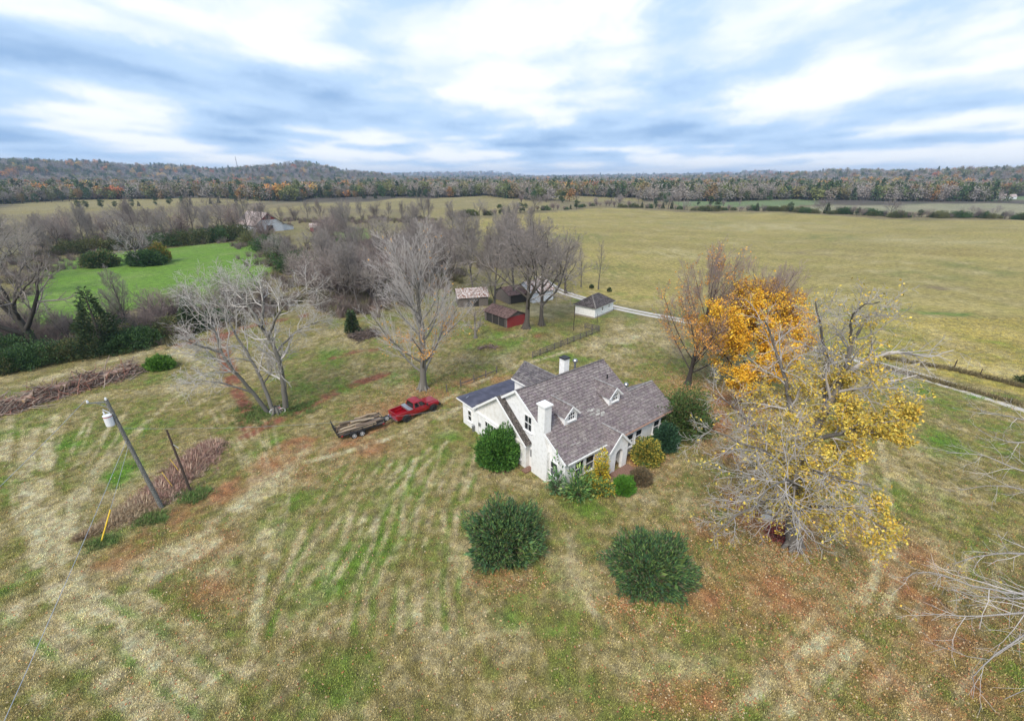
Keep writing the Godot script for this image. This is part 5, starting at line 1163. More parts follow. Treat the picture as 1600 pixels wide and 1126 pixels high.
	part("gas_regulator", unit, M.grey_metal, sg)
	# door in the corner between the side gable and the chimney
	var dr := MB.new()
	dr.bx(Vector3(-0.03, 1.22, -4.42), Vector3(0.06, 2.1, 0.56))
	var dro := part("side_door", dr, M.white_trim, H)
	var dg := MB.new()
	dg.bx(Vector3(-0.065, 1.7, -4.42), Vector3(0.012, 0.8, 0.34))
	part("pane", dg, M.window_screen, dro)
	var kn := MB.new()
	kn.lathe(Vector3(-0.06, 1.1, -4.22), Vector3(-1, 0, 0), [[0, 0.02], [0.04, 0.035], [0.07, 0.02], [0.075, 0.0]], 8)
	part("knob", kn, M.dark_metal, dro)
	var stp := MB.new()
	stp.bx(Vector3(-0.55, 0.08, -4.4), Vector3(1.0, 0.16, 0.62))
	part("step", stp, M.brown_brick, H)
	# flat roofed rear annex
	var an := MB.new()
	an.bx(Vector3(3.5, 1.4, -14.4), Vector3(7.86, 2.76, 2.78))
	var annex := part("annex", an, M.white_siding, H)
	var fr := MB.new()
	fr.bx(Vector3(3.5, 2.86, -14.95), Vector3(8.5, 0.16, 3.6))
	part("fascia", fr, M.white_trim, annex)
	var me := MB.new()
	me.bx(Vector3(3.5, 2.97, -14.95), Vector3(8.44, 0.05, 3.54))
	part("flat_roof", me, M.dark_membrane, annex)
	for q in [[0.2, -15.9, 0.5, 0.1], [3.2, -13.6, 0.9, 0.5], [5.2, -13.8, 0.25, 0.3]]:
		var pp := MB.new()
		pp.bx(Vector3(q[0], 3.02, q[1]), Vector3(q[2], 0.03, q[3]), 0.4)
		part("roof_patch", pp, M.aluminium, annex)
	# cross gable at the back
	var cg := MB.new()
	cg.prism(PackedVector2Array([Vector2(3.95, 2.6), Vector2(7.07, 2.6), Vector2(7.07, 5.85), Vector2(5.51, 7.08), Vector2(3.95, 5.85)]), -12.0, -8.2)
	var cross := part("rear_gable", cg, M.white_siding, H)
	roof_plane(cross, Vector3(3.7, 5.7, -12.25), Vector3(3.7, 5.7, -9.4), Vector3(5.51, 7.2, -7.1), Vector3(5.51, 7.2, -12.25), [Color(0.15, 0.135, 0.145), Color(0.18, 0.16, 0.17), Color(0.13, 0.115, 0.125), Color(0.22, 0.2, 0.2)], M.shingle)
	roof_plane(cross, Vector3(7.32, 5.7, -9.4), Vector3(7.32, 5.7, -12.25), Vector3(5.51, 7.2, -12.25), Vector3(5.51, 7.2, -7.1), ROOF_COLS, M.shingle)
	var ef := MB.new()
	ef.bar(Vector3(3.68, 5.62, -12.28), Vector3(3.68, 5.62, -9.3), 0.05, 0.16)
	part("fascia", ef, M.white_trim, cross)
	ridge_cap(cross, Vector3(5.51, 7.23, -12.25), Vector3(5.51, 7.23, -7.1), Color(0.22, 0.2, 0.2))
	# low brick footing
	var ft := MB.new()
	ft.bx(Vector3(7.9, 0.06, 0.03), Vector3(15.9, 0.2, 0.08))
	part("footing", ft, M.old_concrete, H)

# ---------- vehicles and other built things
func ring(w: float, yb: float, ym: float, yt: float) -> PackedVector2Array:
	return PackedVector2Array([Vector2(-w * 0.93, yb), Vector2(w * 0.93, yb), Vector2(w * 0.99, yb + 0.12), Vector2(w, ym), Vector2(w * 0.95, yt - 0.05), Vector2(w * 0.82, yt), Vector2(-w * 0.82, yt), Vector2(-w * 0.95, yt - 0.05), Vector2(-w, ym), Vector2(-w * 0.99, yb + 0.12)])

func loft(mb: MB, st: Array) -> void:
	for k in st.size() - 1:
		var a: PackedVector2Array = st[k][1]
		var b: PackedVector2Array = st[k + 1][1]
		for j in a.size():
			var j2 := (j + 1) % a.size()
			mb.quad(Vector3(st[k][0], a[j].y, a[j].x), Vector3(st[k + 1][0], b[j].y, b[j].x), Vector3(st[k + 1][0], b[j2].y, b[j2].x), Vector3(st[k][0], a[j2].y, a[j2].x))
	for e in [0, st.size() - 1]:
		var a: PackedVector2Array = st[e][1]
		var m := Vector3(st[e][0], 0, 0)
		for q in a:
			m += Vector3(0, q.y, q.x) / a.size()
		for j in a.size():
			var p := Vector3(st[e][0], a[j].y, a[j].x)
			var q := Vector3(st[e][0], a[(j + 1) % a.size()].y, a[(j + 1) % a.size()].x)
			if e == 0:
				mb.tri(m, p, q)
			else:
				mb.tri(m, q, p)

func wheel(parent: Node3D, at: Vector3, r: float, w: float, rim: Material, side := 1.0) -> void:
	var ty := MB.new()
	ty.lathe(at - Vector3(0, 0, w / 2), Vector3(0, 0, 1), [[0, 0.02], [0.0, r * 0.6], [0.02, r * 0.9], [w * 0.2, r], [w * 0.8, r], [w - 0.02, r * 0.9], [w, r * 0.6], [w, 0.02]], 20)
	var o := part("wheel", ty, M.tyre, parent)
	var rm := MB.new()
	var f := at + Vector3(0, 0, side * (w / 2 + 0.004))
	rm.lathe(f, Vector3(0, 0, side), [[0, r * 0.66], [0.02, r * 0.64], [-0.03, r * 0.56], [-0.05, r * 0.25], [0.01, r * 0.2], [0.02, 0.01]], 18)
	part("rim", rm, rim, o)
	var hub := MB.new()
	for k in 5:
		var an := TAU * k / 5.0
		hub.box(Transform3D(Basis(Vector3(0, 0, 1), an), f + Vector3(cos(an), sin(an), 0) * r * 0.4), Vector3(r * 0.36, r * 0.1, 0.03))
	part("spokes", hub, rim, o)

func pickup() -> void:
	var o := thing("pickup_truck", Vector3(-11.43, 0, -46.18), 0.757)
	tag(o, "shiny red crew cab pickup truck hitched to the log trailer", "truck")
	var b := MB.new()
	loft(b, [[-0.8, ring(0.98, 0.52, 1.0, 1.26)], [0.9, ring(1.0, 0.52, 1.0, 1.26)], [1.3, ring(1.0, 0.55, 1.0, 1.24)], [2.5, ring(0.97, 0.6, 0.95, 1.17)], [2.74, ring(0.92, 0.66, 0.92, 1.1)]])
	var body := part("body", b, M.red_paint, o)
	var hood := MB.new()
	hood.prism(PackedVector2Array([Vector2(1.2, 1.24), Vector2(2.55, 1.16), Vector2(2.5, 1.2), Vector2(1.25, 1.3)]), -0.6, 0.6)
	part("hood", hood, M.red_paint, body)
	# cab above the belt line
	var lo := [Vector3(-0.78, 1.25, 0.93), Vector3(1.18, 1.25, 0.93), Vector3(1.18, 1.25, -0.93), Vector3(-0.78, 1.25, -0.93)]
	var hi := [Vector3(-0.62, 1.88, 0.74), Vector3(0.42, 1.9, 0.74), Vector3(0.42, 1.9, -0.74), Vector3(-0.62, 1.88, -0.74)]
	var cab := MB.new()
	for k in 4:
		cab.quad(lo[k], lo[(k + 1) % 4], hi[(k + 1) % 4], hi[k])
	cab.quad(hi[0], hi[1], hi[2], hi[3])
	var co := part("cab", cab, M.red_paint, o)
	var rf := MB.new()
	loft(rf, [[-0.66, PackedVector2Array([Vector2(-0.72, 1.87), Vector2(0.72, 1.87), Vector2(0.66, 1.92), Vector2(-0.66, 1.92)])], [-0.3, PackedVector2Array([Vector2(-0.76, 1.87), Vector2(0.76, 1.87), Vector2(0.68, 1.97), Vector2(-0.68, 1.97)])], [0.3, PackedVector2Array([Vector2(-0.76, 1.87), Vector2(0.76, 1.87), Vector2(0.68, 1.97), Vector2(-0.68, 1.97)])], [0.5, PackedVector2Array([Vector2(-0.73, 1.86), Vector2(0.73, 1.86), Vector2(0.66, 1.9), Vector2(-0.66, 1.9)])]])
	part("cab_roof", rf, M.red_paint, co)
	var pane := func(k: int, u0: float, u1: float, called: String) -> void:
		var a: Vector3 = lo[k]; var c: Vector3 = lo[(k + 1) % 4]; var d: Vector3 = hi[(k + 1) % 4]; var e: Vector3 = hi[k]
		var n := (c - a).cross(d - a).normalized() * 0.008
		var g := MB.new()
		g.quad(a.lerp(c, u0).lerp(e.lerp(d, u0), 0.12) + n, a.lerp(c, u1).lerp(e.lerp(d, u1), 0.12) + n, a.lerp(c, u1).lerp(e.lerp(d, u1), 0.9) + n, a.lerp(c, u0).lerp(e.lerp(d, u0), 0.9) + n)
		part(called, g, M.car_glass, co)
	pane.call(0, 0.08, 0.44, "side_window"); pane.call(0, 0.5, 0.9, "side_window")
	pane.call(2, 0.1, 0.5, "side_window"); pane.call(2, 0.56, 0.92, "side_window")
	pane.call(1, 0.06, 0.94, "windscreen"); pane.call(3, 0.08, 0.92, "rear_window")
	# bed
	for s in [-1.0, 1.0]:
		var sp := MB.new()
		loft(sp, [[-2.98, PackedVector2Array([Vector2(s * 0.84, 0.58), Vector2(s * 0.96, 0.56), Vector2(s * 0.99, 1.0), Vector2(s * 0.95, 1.28), Vector2(s * 0.84, 1.28)])], [-0.82, PackedVector2Array([Vector2(s * 0.84, 0.54), Vector2(s * 0.96, 0.52), Vector2(s * 1.0, 1.0), Vector2(s * 0.95, 1.28), Vector2(s * 0.84, 1.28)])]])
		part("bed_side", sp, M.red_paint, o)
		for wx in [-1.82, 1.82]:
			var fl := MB.new()
			var poly := PackedVector2Array()
			for k in 9:
				poly.append(Vector2(wx + 0.58 * cos(PI - PI * k / 8.0) , 0.5 + 0.52 * sin(PI * k / 8.0)))
			for k in 9:
				poly.append(Vector2(wx + 0.47 * cos(PI * k / 8.0), 0.5 + 0.43 * sin(PI * k / 8.0)))
			fl.prism(poly, s * 1.0 - 0.06, s * 1.0 + 0.05)
			part("wheel_arch", fl, M.bed_liner, o)
			wheel(o, Vector3(wx, 0.43, s * 0.93), 0.43, 0.3, M.black_rim, s)
		var ml := MB.new()
		ml.bx(Vector3(0.95, 1.36, s * 1.1), Vector3(0.12, 0.24, 0.2))
		part("mirror", ml, M.black_paint, o)
		var hl := MB.new()
		hl.bx(Vector3(2.7, 0.98, s * 0.72), Vector3(0.12, 0.2, 0.32))
		part("headlight", hl, M.headlight_lens, o)
		var tl := MB.new()
		tl.bx(Vector3(-2.97, 1.02, s * 0.9), Vector3(0.06, 0.4, 0.13))
		part("tail_light", tl, M.red_lens, o)
	var tg := MB.new()
	tg.bx(Vector3(-2.95, 0.95, 0), Vector3(0.08, 0.66, 1.66))
	part("tailgate", tg, M.red_paint, o)
	var bf := MB.new()
	bf.bx(Vector3(-1.88, 0.72, 0), Vector3(2.1, 0.06, 1.68))
	part("bed_floor", bf, M.red_paint, o)
	for s in [-1.0, 1.0]:
		var wh := MB.new()
		wh.bx(Vector3(-1.82, 0.86, s * 0.72), Vector3(0.85, 0.22, 0.24))
		part("wheel_well", wh, M.red_paint, o)
	var tb := MB.new()
	tb.bx(Vector3(-1.12, 1.22, 0), Vector3(0.5, 0.2, 1.86))
	var to := part("tool_box", tb, M.aluminium, o)
	var tl2 := MB.new()
	tl2.bx(Vector3(-1.12, 1.335, 0), Vector3(0.54, 0.03, 1.9))
	part("lid", tl2, M.aluminium, to)
	var rb := MB.new()
	rb.bx(Vector3(-3.08, 0.6, 0), Vector3(0.2, 0.16, 1.9))
	part("rear_bumper", rb, M.chrome, o)
	var fb := MB.new()
	fb.bx(Vector3(2.84, 0.62, 0), Vector3(0.2, 0.26, 1.9))
	part("front_bumper", fb, M.black_paint, o)
	var gr := MB.new()
	gr.bx(Vector3(2.76, 0.94, 0), Vector3(0.05, 0.24, 1.1))
	part("grille", gr, M.black_paint, o)

func wood_log(called: String, pts: PackedVector3Array, r: float, col: Color, label: String, group: String) -> void:
	var o := thing(called, pts[0])
	var mb := MB.new()
	mb.col = col
	var p := PackedVector3Array()
	var rr := PackedFloat32Array()
	for k in pts.size():
		p.append(pts[k] - pts[0])
		rr.append(r * R(0.85, 1.12))
	mb.tube(p, rr, 8)
	part("bark", mb, M.log, o)
	for e in [0, p.size() - 1]:
		var d: Vector3 = (p[0] - p[1]).normalized() if e == 0 else (p[e] - p[e - 1]).normalized()
		var cut := MB.new()
		cut.col = palette([Color(0.5, 0.33, 0.18), Color(0.58, 0.4, 0.23)], 0.8, 1.1)
		cut.lathe(p[e], d, [[0.0, rr[e] * 0.99], [0.012, rr[e] * 0.9], [0.014, 0.0]], 8)
		part("cut_end", cut, M.log, o)
	tag(o, label, "log", group)

func trailer() -> void:
	rng.seed = 21
	var at := Vector3(-16.85, 0, -42.31)
	var turn := 0.62
	var o := thing("utility_trailer", at, turn)
	tag(o, "black two axle utility trailer with a raised rear ramp", "trailer")
	var fr := MB.new()
	for s in [-1.0, 1.0]:
		fr.bx(Vector3(0, 0.58, s * 0.96), Vector3(5.1, 0.14, 0.08))
	for k in 6:
		fr.bx(Vector3(-2.51 + k * 1.0, 0.565, 0), Vector3(0.08, 0.1, 1.84))
	part("frame", fr, M.black_paint, o)
	for k in 9:
		var dk := MB.new()
		dk.bx(Vector3(0, 0.645, -0.82 + k * 0.205), Vector3(5.0, 0.04, 0.19))
		part("deck_board", dk, M.grey_boards, o)
	for s in [-1.0, 1.0]:
		var ra := MB.new()
		ra.bx(Vector3(0, 1.02, s * 0.97), Vector3(5.1, 0.06, 0.06))
		for k in 5:
			ra.bx(Vector3(-2.5 + k * 1.25, 0.82, s * 0.97), Vector3(0.06, 0.36, 0.06))
		part("side_rail", ra, M.black_paint, o)
		for wx in [-1.0, -0.15]:
			wheel(o, Vector3(wx, 0.34, s * 1.16), 0.34, 0.2, M.white_rim, s)
			var fd := MB.new()
			var poly := PackedVector2Array()
			for k in 7:
				poly.append(Vector2(wx + 0.43 * cos(PI - PI * k / 6.0), 0.36 + 0.4 * sin(PI * k / 6.0)))
			for k in 7:
				poly.append(Vector2(wx + 0.41 * cos(PI * k / 6.0), 0.36 + 0.38 * sin(PI * k / 6.0)))
			fd.prism(poly, s * 1.16 - 0.12, s * 1.16 + 0.12)
			part("fender", fd, M.black_paint, o)
		for wx in [-2.2, 2.35]:
			var rl := MB.new()
			rl.bx(Vector3(wx, 0.6, s * 1.012), Vector3(0.2, 0.1, 0.02))
			part("reflector", rl, M.red_reflector, o)
	var hd := MB.new()
	hd.bx(Vector3(2.54, 1.02, 0), Vector3(0.06, 0.06, 1.9))
	part("front_rail", hd, M.black_paint, o)
	var gt := MB.new()
	for s in [-0.95, -0.5, 0.0, 0.5, 0.95]:
		gt.bar(Vector3(-2.58, 0.6, s), Vector3(-2.75, 1.85, s), 0.05, 0.05)
	for k in 5:
		gt.bx(Vector3(-2.6 - k * 0.036, 0.75 + k * 0.265, 0), Vector3(0.045, 0.045, 1.9))
	part("ramp_gate", gt, M.black_paint, o)
	var tn := MB.new()
	tn.bar(Vector3(2.5, 0.56, 0.7), Vector3(3.75, 0.52, 0.0), 0.08, 0.1)
	tn.bar(Vector3(2.5, 0.56, -0.7), Vector3(3.75, 0.52, 0.0), 0.08, 0.1)
	tn.bar(Vector3(3.7, 0.52, 0), Vector3(4.3, 0.5, 0.0), 0.09, 0.1)
	part("tongue", tn, M.black_paint, o)
	var jk := MB.new()
	jk.rod(Vector3(3.55, 0.12, 0.1), Vector3(3.55, 0.95, 0.1), 0.04, 0.04, 8)
	part("jack", jk, M.grey_metal, o)
	wheel(o, Vector3(2.9, 0.92, 0.55), 0.34, 0.2, M.white_rim, 1.0)
	# load of crooked logs
	var xf := Transform3D(Basis(Vector3.UP, turn), at)
	var cols := [Color(0.26, 0.195, 0.14), Color(0.16, 0.12, 0.09), Color(0.34, 0.265, 0.19), Color(0.21, 0.16, 0.125), Color(0.4, 0.32, 0.23)]
	var spots := [[-0.78, 0.82, -2.4, 1.2, 0.15], [-0.5, 0.82, -2.2, 2.0, 0.14], [-0.2, 0.83, -2.45, 0.6, 0.16], [0.12, 0.82, -2.3, 2.3, 0.14], [0.42, 0.83, -2.4, 1.0, 0.16], [0.74, 0.83, -2.45, 1.6, 0.15], [-0.7, 0.84, 1.3, 2.4, 0.13], [0.45, 0.83, 1.1, 2.4, 0.14], [-0.62, 1.1, -1.8, 1.4, 0.14], [-0.3, 1.12, -2.3, 0.9, 0.13], [0.02, 1.1, -1.2, 2.3, 0.13], [0.32, 1.12, -2.2, 0.4, 0.14], [0.62, 1.1, -0.6, 2.2, 0.13], [-0.15, 1.38, -2.0, 0.3, 0.13], [0.25, 1.38, -0.9, 1.5, 0.12], [-0.48, 1.38, -0.3, 2.1, 0.11]]
	for q in spots:
		var p := PackedVector3Array()
		var wv := R(-0.07, 0.07)
		var sk := R(-0.35, 0.35)
		for k in 6:
			var f := k / 5.0
			p.append(xf * Vector3(lerpf(q[2], q[3], f), q[1] + R(-0.05, 0.07), clampf(q[0] + sk * (f - 0.5) + wv * sin(f * 5.0) + R(-0.06, 0.06), -0.82, 0.82)))
		wood_log("log", p, q[4] * R(0.85, 1.35), palette(cols, 0.8, 1.2), "crooked cut log piled lengthwise on the black trailer", "logs loaded on the trailer")

func wire(called: String, a: Vector3, b: Vector3, sag: float, r: float, m: Material, label: String) -> void:
	var p := PackedVector3Array()
	var rr := PackedFloat32Array()
	for k in 15:
		var f := k / 14.0
		p.append(a.lerp(b, f) - Vector3(0, sag * 4.0 * f * (1.0 - f), 0))
		rr.append(r)
	var mb := MB.new()
	mb.tube(p, rr, 5)
	tag(part(called, mb, m, self), label, "wire")

func utility_pole() -> void:
	rng.seed = 31
	var base := Vector3(-29.84, -0.2, -29.96)
	var top := Vector3(-31.4, 10.1, -30.35)
	var o := thing("utility_pole", base)
	tag(o, "leaning grey wooden utility pole carrying a transformer", "utility pole")
	var t := top - base
	var mb := MB.new()
	mb.tube(PackedVector3Array([Vector3.ZERO, t * 0.3, t * 0.65, t]), PackedFloat32Array([0.17, 0.16, 0.14, 0.12]), 10, true)
	part("pole", mb, M.pole_wood, o)
	var tr := MB.new()
	var ta := t * 0.8 + Vector3(-0.36, 0, 0.25)
	tr.lathe(ta, Vector3.UP, [[0, 0.02], [0.0, 0.26], [0.06, 0.29], [0.85, 0.29], [0.92, 0.31], [0.98, 0.2], [1.02, 0.01]], 16)
	var tro := part("transformer", tr, M.grey_enamel, o)
	var bs := MB.new()
	bs.lathe(ta + Vector3(-0.1, 0.98, 0.08), Vector3.UP, [[0, 0.07], [0.1, 0.04], [0.14, 0.07], [0.22, 0.04], [0.28, 0.06], [0.34, 0.01]], 8)
	part("bushing", bs, M.grey_enamel, tro)
	var band := MB.new()
	band.lathe(ta + Vector3(0, 0.8, 0), Vector3.UP, [[0, 0.297], [0.05, 0.297]], 16)
	part("red_band", band, M.red_reflector, tro)
	var ar := MB.new()
	ar.bar(t * 0.985, t * 0.985 + Vector3(-1.1, 0.1, 0.45), 0.06, 0.08)
	ar.bar(t * 0.93, t * 0.985 + Vector3(-0.6, 0.03, 0.25), 0.04, 0.04)
	part("bracket", ar, M.grey_metal, o)
	for q in [t * 0.985 + Vector3(-1.05, 0.14, 0.43), t * 0.995 + Vector3(0, 0.05, 0)]:
		var ins := MB.new()
		ins.lathe(q, Vector3.UP, [[0, 0.05], [0.06, 0.09], [0.1, 0.05], [0.16, 0.08], [0.22, 0.03], [0.26, 0.01]], 8)
		part("insulator", ins, M.grey_enamel, o)
	var co := MB.new()
	co.bar(t * 0.9 + Vector3(-0.1, 0, 0.1), t * 0.9 + Vector3(-0.35, 0.4, 0.3), 0.06, 0.06)
	part("fuse_cutout", co, M.grey_enamel, o)
	wire("primary_wire", top + Vector3(-1.05, 0.3, 0.43), Vector3(-23.5, 9.6, -4.0), 0.4, 0.013, M.wire_grey, "thin grey overhead wire running from pole top toward the foreground")
	wire("neutral_wire", base + t * 0.66, Vector3(-18.3, 6.3, -7.6), 0.15, 0.014, M.wire_grey, "lower thin grey wire running from pole toward the foreground")
	wire("service_drop", base + t * 0.76, Vector3(-3.6, 3.3, -42.4), 0.9, 0.008, M.wire_grey, "grey service cable from the leaning pole to the house annex")
	# guy wire with its yellow guard
	var g0 := base + t * 0.62
	var g1 := Vector3(-31.6, 0.0, -25.9)
	wire("guy_wire", g0, g1, 0.0, 0.014, M.wire_grey, "taut guy wire bracing the leaning utility pole")
	var gd := MB.new()
	gd.rod(g1.lerp(g0, 0.02), g1.lerp(g0, 0.34), 0.05, 0.05, 8)
	tag(part("guy_guard", gd, M.yellow_plastic, self), "yellow plastic guard on the guy wire among dry weeds", "guard")
	for q in [[-31.3, -34.4, "far"], [-30.6, -32.4, "near"]]:
		var yg := MB.new()
		yg.rod(Vector3(q[0], 0.3, q[1]), Vector3(q[0] - 0.7, 1.7, q[1] - 0.2), 0.022, 0.022, 8)
		tag(part("marker_rod", yg, M.yellow_plastic, self), "short yellow rod leaning over dry weeds, the %s of two beyond the brown post" % ("farther" if q[2] == "far" else "nearer"), "rod")
	var p2 := MB.new()
	p2.tube(PackedVector3Array([Vector3(0, -0.2, 0), Vector3(-0.2, 3.1, -0.1), Vector3(-0.41, 6.2, -0.19)]), PackedFloat32Array([0.12, 0.1, 0.08]), 8, true)
	var o2 := thing("wooden_post", Vector3(-28.89, 0, -32.13))
	part("post", p2, M.brown_post, o2)
	var st := MB.new()
	st.rod(Vector3(-0.1, 4.9, 0.0), Vector3(0.35, 4.6, 0.1), 0.03, 0.03, 6)
	part("peg", st, M.grey_metal, o2)
	tag(o2, "thin bare brown post beside the utility pole", "post")

func stalk_mesh(cnt: int, h: float, sd: int) -> MB:
	rng.seed = sd
	var mb := MB.new()
	for k in cnt:
		var b := R(0.7, 1.25)
		mb.col = Color(minf(b, 1), minf(b, 1), minf(b, 1))
		var an := R(0, TAU)
		var p := Vector3(cos(an), 0, sin(an)) * R(0, 0.25)
		var l := Vector3(R(-1.3, 1.3), 1.0, R(-1.3, 1.3)).normalized()
		mb.leaf(p, l, l.cross(rv()).normalized(), h * R(0.5, 1.15), R(0.03, 0.07))
	return mb

func along(line: Array, f: float) -> Vector2:
	var n := line.size() / 2 - 1
	var k := mini(int(f * n), n - 1)
	return Vector2(line[k * 2], line[k * 2 + 1]).lerp(Vector2(line[k * 2 + 2], line[k * 2 + 3]), f * n - k)

func weeds() -> void:
	var me := stalk_mesh(16, 0.9, 61).mesh(M.litter)
	var xf := []
	var cols := []
	rng.seed = 62
	for k in 2600:
		var f := rng.randf()
		var p := along(WEED_LINE, f)
		var wd := lerpf(0.35, 1.9, smoothstep(0.0, 0.55, f)) * (1.0 - 0.35 * smoothstep(0.85, 1.0, f))
		var off := Vector2(rng.randfn(), rng.randfn()) * 0.6
		p += off * wd
		var s := R(0.4, 1.25) * lerpf(0.6, 1.1, f) * (0.35 + 0.75 * exp(-off.length_squared()))
		xf.append(Transform3D(Basis(Vector3.UP, R(0, TAU)).scaled(Vector3(s * 1.2, s, s * 1.2)), Vector3(p.x, -0.02, p.y)))
		cols.append(palette([Color(0.42, 0.26, 0.2), Color(0.5, 0.36, 0.27), Color(0.28, 0.16, 0.13), Color(0.38, 0.24, 0.2), Color(0.55, 0.42, 0.31)] if f > 0.45 else [Color(0.45, 0.34, 0.22), Color(0.38, 0.27, 0.17), Color(0.5, 0.4, 0.27)]))
	scatter("dry_weeds", "strip of tall dry brown weeds around the utility pole", me, xf, cols)
	xf = []
	cols = []
	for k in 2600:
		var line: Array = BANK_LINE if k % 3 else BANK2_LINE
		var p := along(line, rng.randf()) + Vector2(rng.randfn(), rng.randfn()) * 0.3
		var s := R(0.35, 0.8)
		xf.append(Transform3D(Basis(Vector3.UP, R(0, TAU)).scaled(Vector3(s * 1.4, s, s * 1.4)), Vector3(p.x, gh(p.x, p.y) - 0.02, p.y)))
		cols.append(palette([Color(0.2, 0.17, 0.07), Color(0.14, 0.11, 0.06), Color(0.3, 0.24, 0.12)]))
	scatter("bank_grass", "rough tall grass along the fence line by the driveway", me, xf, cols)
	# sprouts of green at the foot of the posts
	xf = []
	cols = []
	for q in [[-29.6, -28.6, 0.9, 160], [-28.0, -31.4, 1.0, 160], [-31.5, -26.0, 0.8, 80], [-30.0, -46.0, 2.2, 300], [-26.5, -47.5, 2.0, 220]]:
		for k in q[3]:
			var x: float = q[0] + rng.randfn() * q[2] * 0.6
			var z: float = q[1] + rng.randfn() * q[2] * 0.5
			var s := R(0.3, 0.6)
			xf.append(Transform3D(Basis(Vector3.UP, R(0, TAU)).scaled(Vector3(s * 1.6, s, s * 1.6)), Vector3(x, -0.02, z)))
			cols.append(palette([Color(0.09, 0.17, 0.035), Color(0.13, 0.2, 0.05), Color(0.16, 0.17, 0.06)]))
	scatter("green_weeds", "tufts of fresh green weeds at the foot of posts and trunks", me, xf, cols)

func brush(called: String, label: String, line: Array, cnt: int, wd: float, ht: float, lmin: float, lmax: float, cols: Array, sd: int) -> void:
	rng.seed = sd
	var mb := MB.new()
	var dirl := (along(line, 1.0) - along(line, 0.0)).normalized()
	for k in cnt:
		var f := rng.randf()
		var p := along(line, f)
		var q := rng.randfn() * 0.5
		p += Vector2(-dirl.y, dirl.x) * q * wd
		var y := R(0.03, 1.0) * ht * maxf(0.1, 1.0 - absf(q)) * (0.7 + 0.5 * sin(f * 21.0))
		var d := Vector3(dirl.x * R(0.3, 1.0), R(-0.18, 0.18), dirl.y * R(0.3, 1.0)) + rv() * 0.8
		d.y *= 0.5
		d = d.normalized()
		var l := R(lmin, lmax)
		var a := Vector3(p.x, maxf(y, 0.04), p.y) - d * l / 2
		mb.col = palette(cols, 0.7, 1.25)
		var r := R(0.02, 0.075)
		a.y = maxf(a.y, 0.03)
		var mid := a + d * l / 2 + rv() * l * 0.08
		mid.y = maxf(mid.y, 0.03)
		var e := a + d * l
		e.y = maxf(e.y, 0.03)
		mb.tube(PackedVector3Array([a, mid, e]), PackedFloat32Array([r, r * 0.8, r * 0.35]), 4)
	tag(part(called, mb, M.log, self), label, "brush pile", "", "stuff")

func wood_piles() -> void:
	brush("brush_pile", "long heap of cut branches and brush on the left lawn", PILE_LINE, 1500, 2.0, 1.7, 1.0, 3.4, [Color(0.36, 0.28, 0.24), Color(0.24, 0.18, 0.15), Color(0.45, 0.36, 0.3), Color(0.38, 0.19, 0.14)], 71)
	brush("brush_heap", "round dark heap of cut brush near the red dirt", [-27.5, -72.5, -24.5, -75.5], 420, 1.8, 0.9, 0.9, 2.4, [Color(0.16, 0.12, 0.1), Color(0.12, 0.09, 0.08), Color(0.22, 0.17, 0.15)], 72)
	brush("branch_scraps", "scraps of rotten wood on the grass before the red shed", [-5.4, -67.6, -2.4, -68.8], 60, 0.7, 0.4, 0.5, 1.6, [Color(0.2, 0.14, 0.12), Color(0.3, 0.22, 0.2)], 73)
	rng.seed = 74
	var big := [[0.30, -0.1, 0.42, 0.9, "thick sawn log round with a pale cut face, front of the brush pile"], [0.42, 0.3, 0.36, 1.6, "pale barkless log lying on the middle of the brush pile"], [0.5, -0.3, 0.3, 2.2, "reddish log lying across the middle of the brush pile"], [0.47, 0.55, 0.4, 1.0, "short pale log chunk on the far side of the brush pile"], [0.64, 0.2, 0.27, 2.6, "long grey log toward the green bush end of the brush pile"], [0.74, 0.0, 0.26, 2.4, "grey log close to the green bush at the brush pile end"], [0.2, 0.4, 0.3, 1.8, "dark log near the left end of the brush pile"], [0.84, 0.35, 0.3, 1.0, "short pinkish log chunk beside the green bush"]]
	for k in 14:
		big.append([R(0.02, 0.95), R(-0.8, 0.8), R(0.16, 0.34), R(0.7, 2.2), "weathered log lying loose in the long brush pile"])
	for q in big:
		var p := along(PILE_LINE, q[0])
		var an := R(0.1, 1.6)
		var d := Vector3(cos(an), 0.04, -sin(an))
		var a: Vector3 = Vector3(p.x + q[1], q[2] * 0.95 + 0.55, p.y - q[1]) - d * q[3] / 2
		wood_log("log", PackedVector3Array([a, a + d * q[3] * 0.5, a + d * q[3]]), q[2], palette([Color(0.36, 0.27, 0.22), Color(0.42, 0.3, 0.24), Color(0.3, 0.2, 0.17)]), q[4], "logs in the brush pile")

func stones() -> void:
	rng.seed = 81
	for q in [[21.0, -28.7, 0.55, "larger pale flat stone lying behind the big yellow tree trunk"], [21.6, -29.3, 0.4, "smaller pale stone behind the flat one at the yellow tree"]]:
		var mb := MB.new()
		var pl := []
		for k in 8:
			var an := TAU * k / 8.0
			pl.append(Vector3(cos(an), 0, sin(an) * 0.65) * q[2] * R(0.8, 1.15))
		for k in 8:
			var a: Vector3 = pl[k]
			var b: Vector3 = pl[(k + 1) % 8]
			mb.quad(b, a, a * 0.92 + Vector3(0, 0.2, 0), b * 0.92 + Vector3(0, 0.2, 0))
			mb.tri(b * 0.92 + Vector3(0, 0.2, 0), a * 0.92 + Vector3(0, 0.2, 0), Vector3(0, 0.24, 0))
		var o := part("flat_stone", mb, M.pale_stone, self)
		o.position = Vector3(q[0], -0.02, q[1])
		tag(o, q[3], "stone")

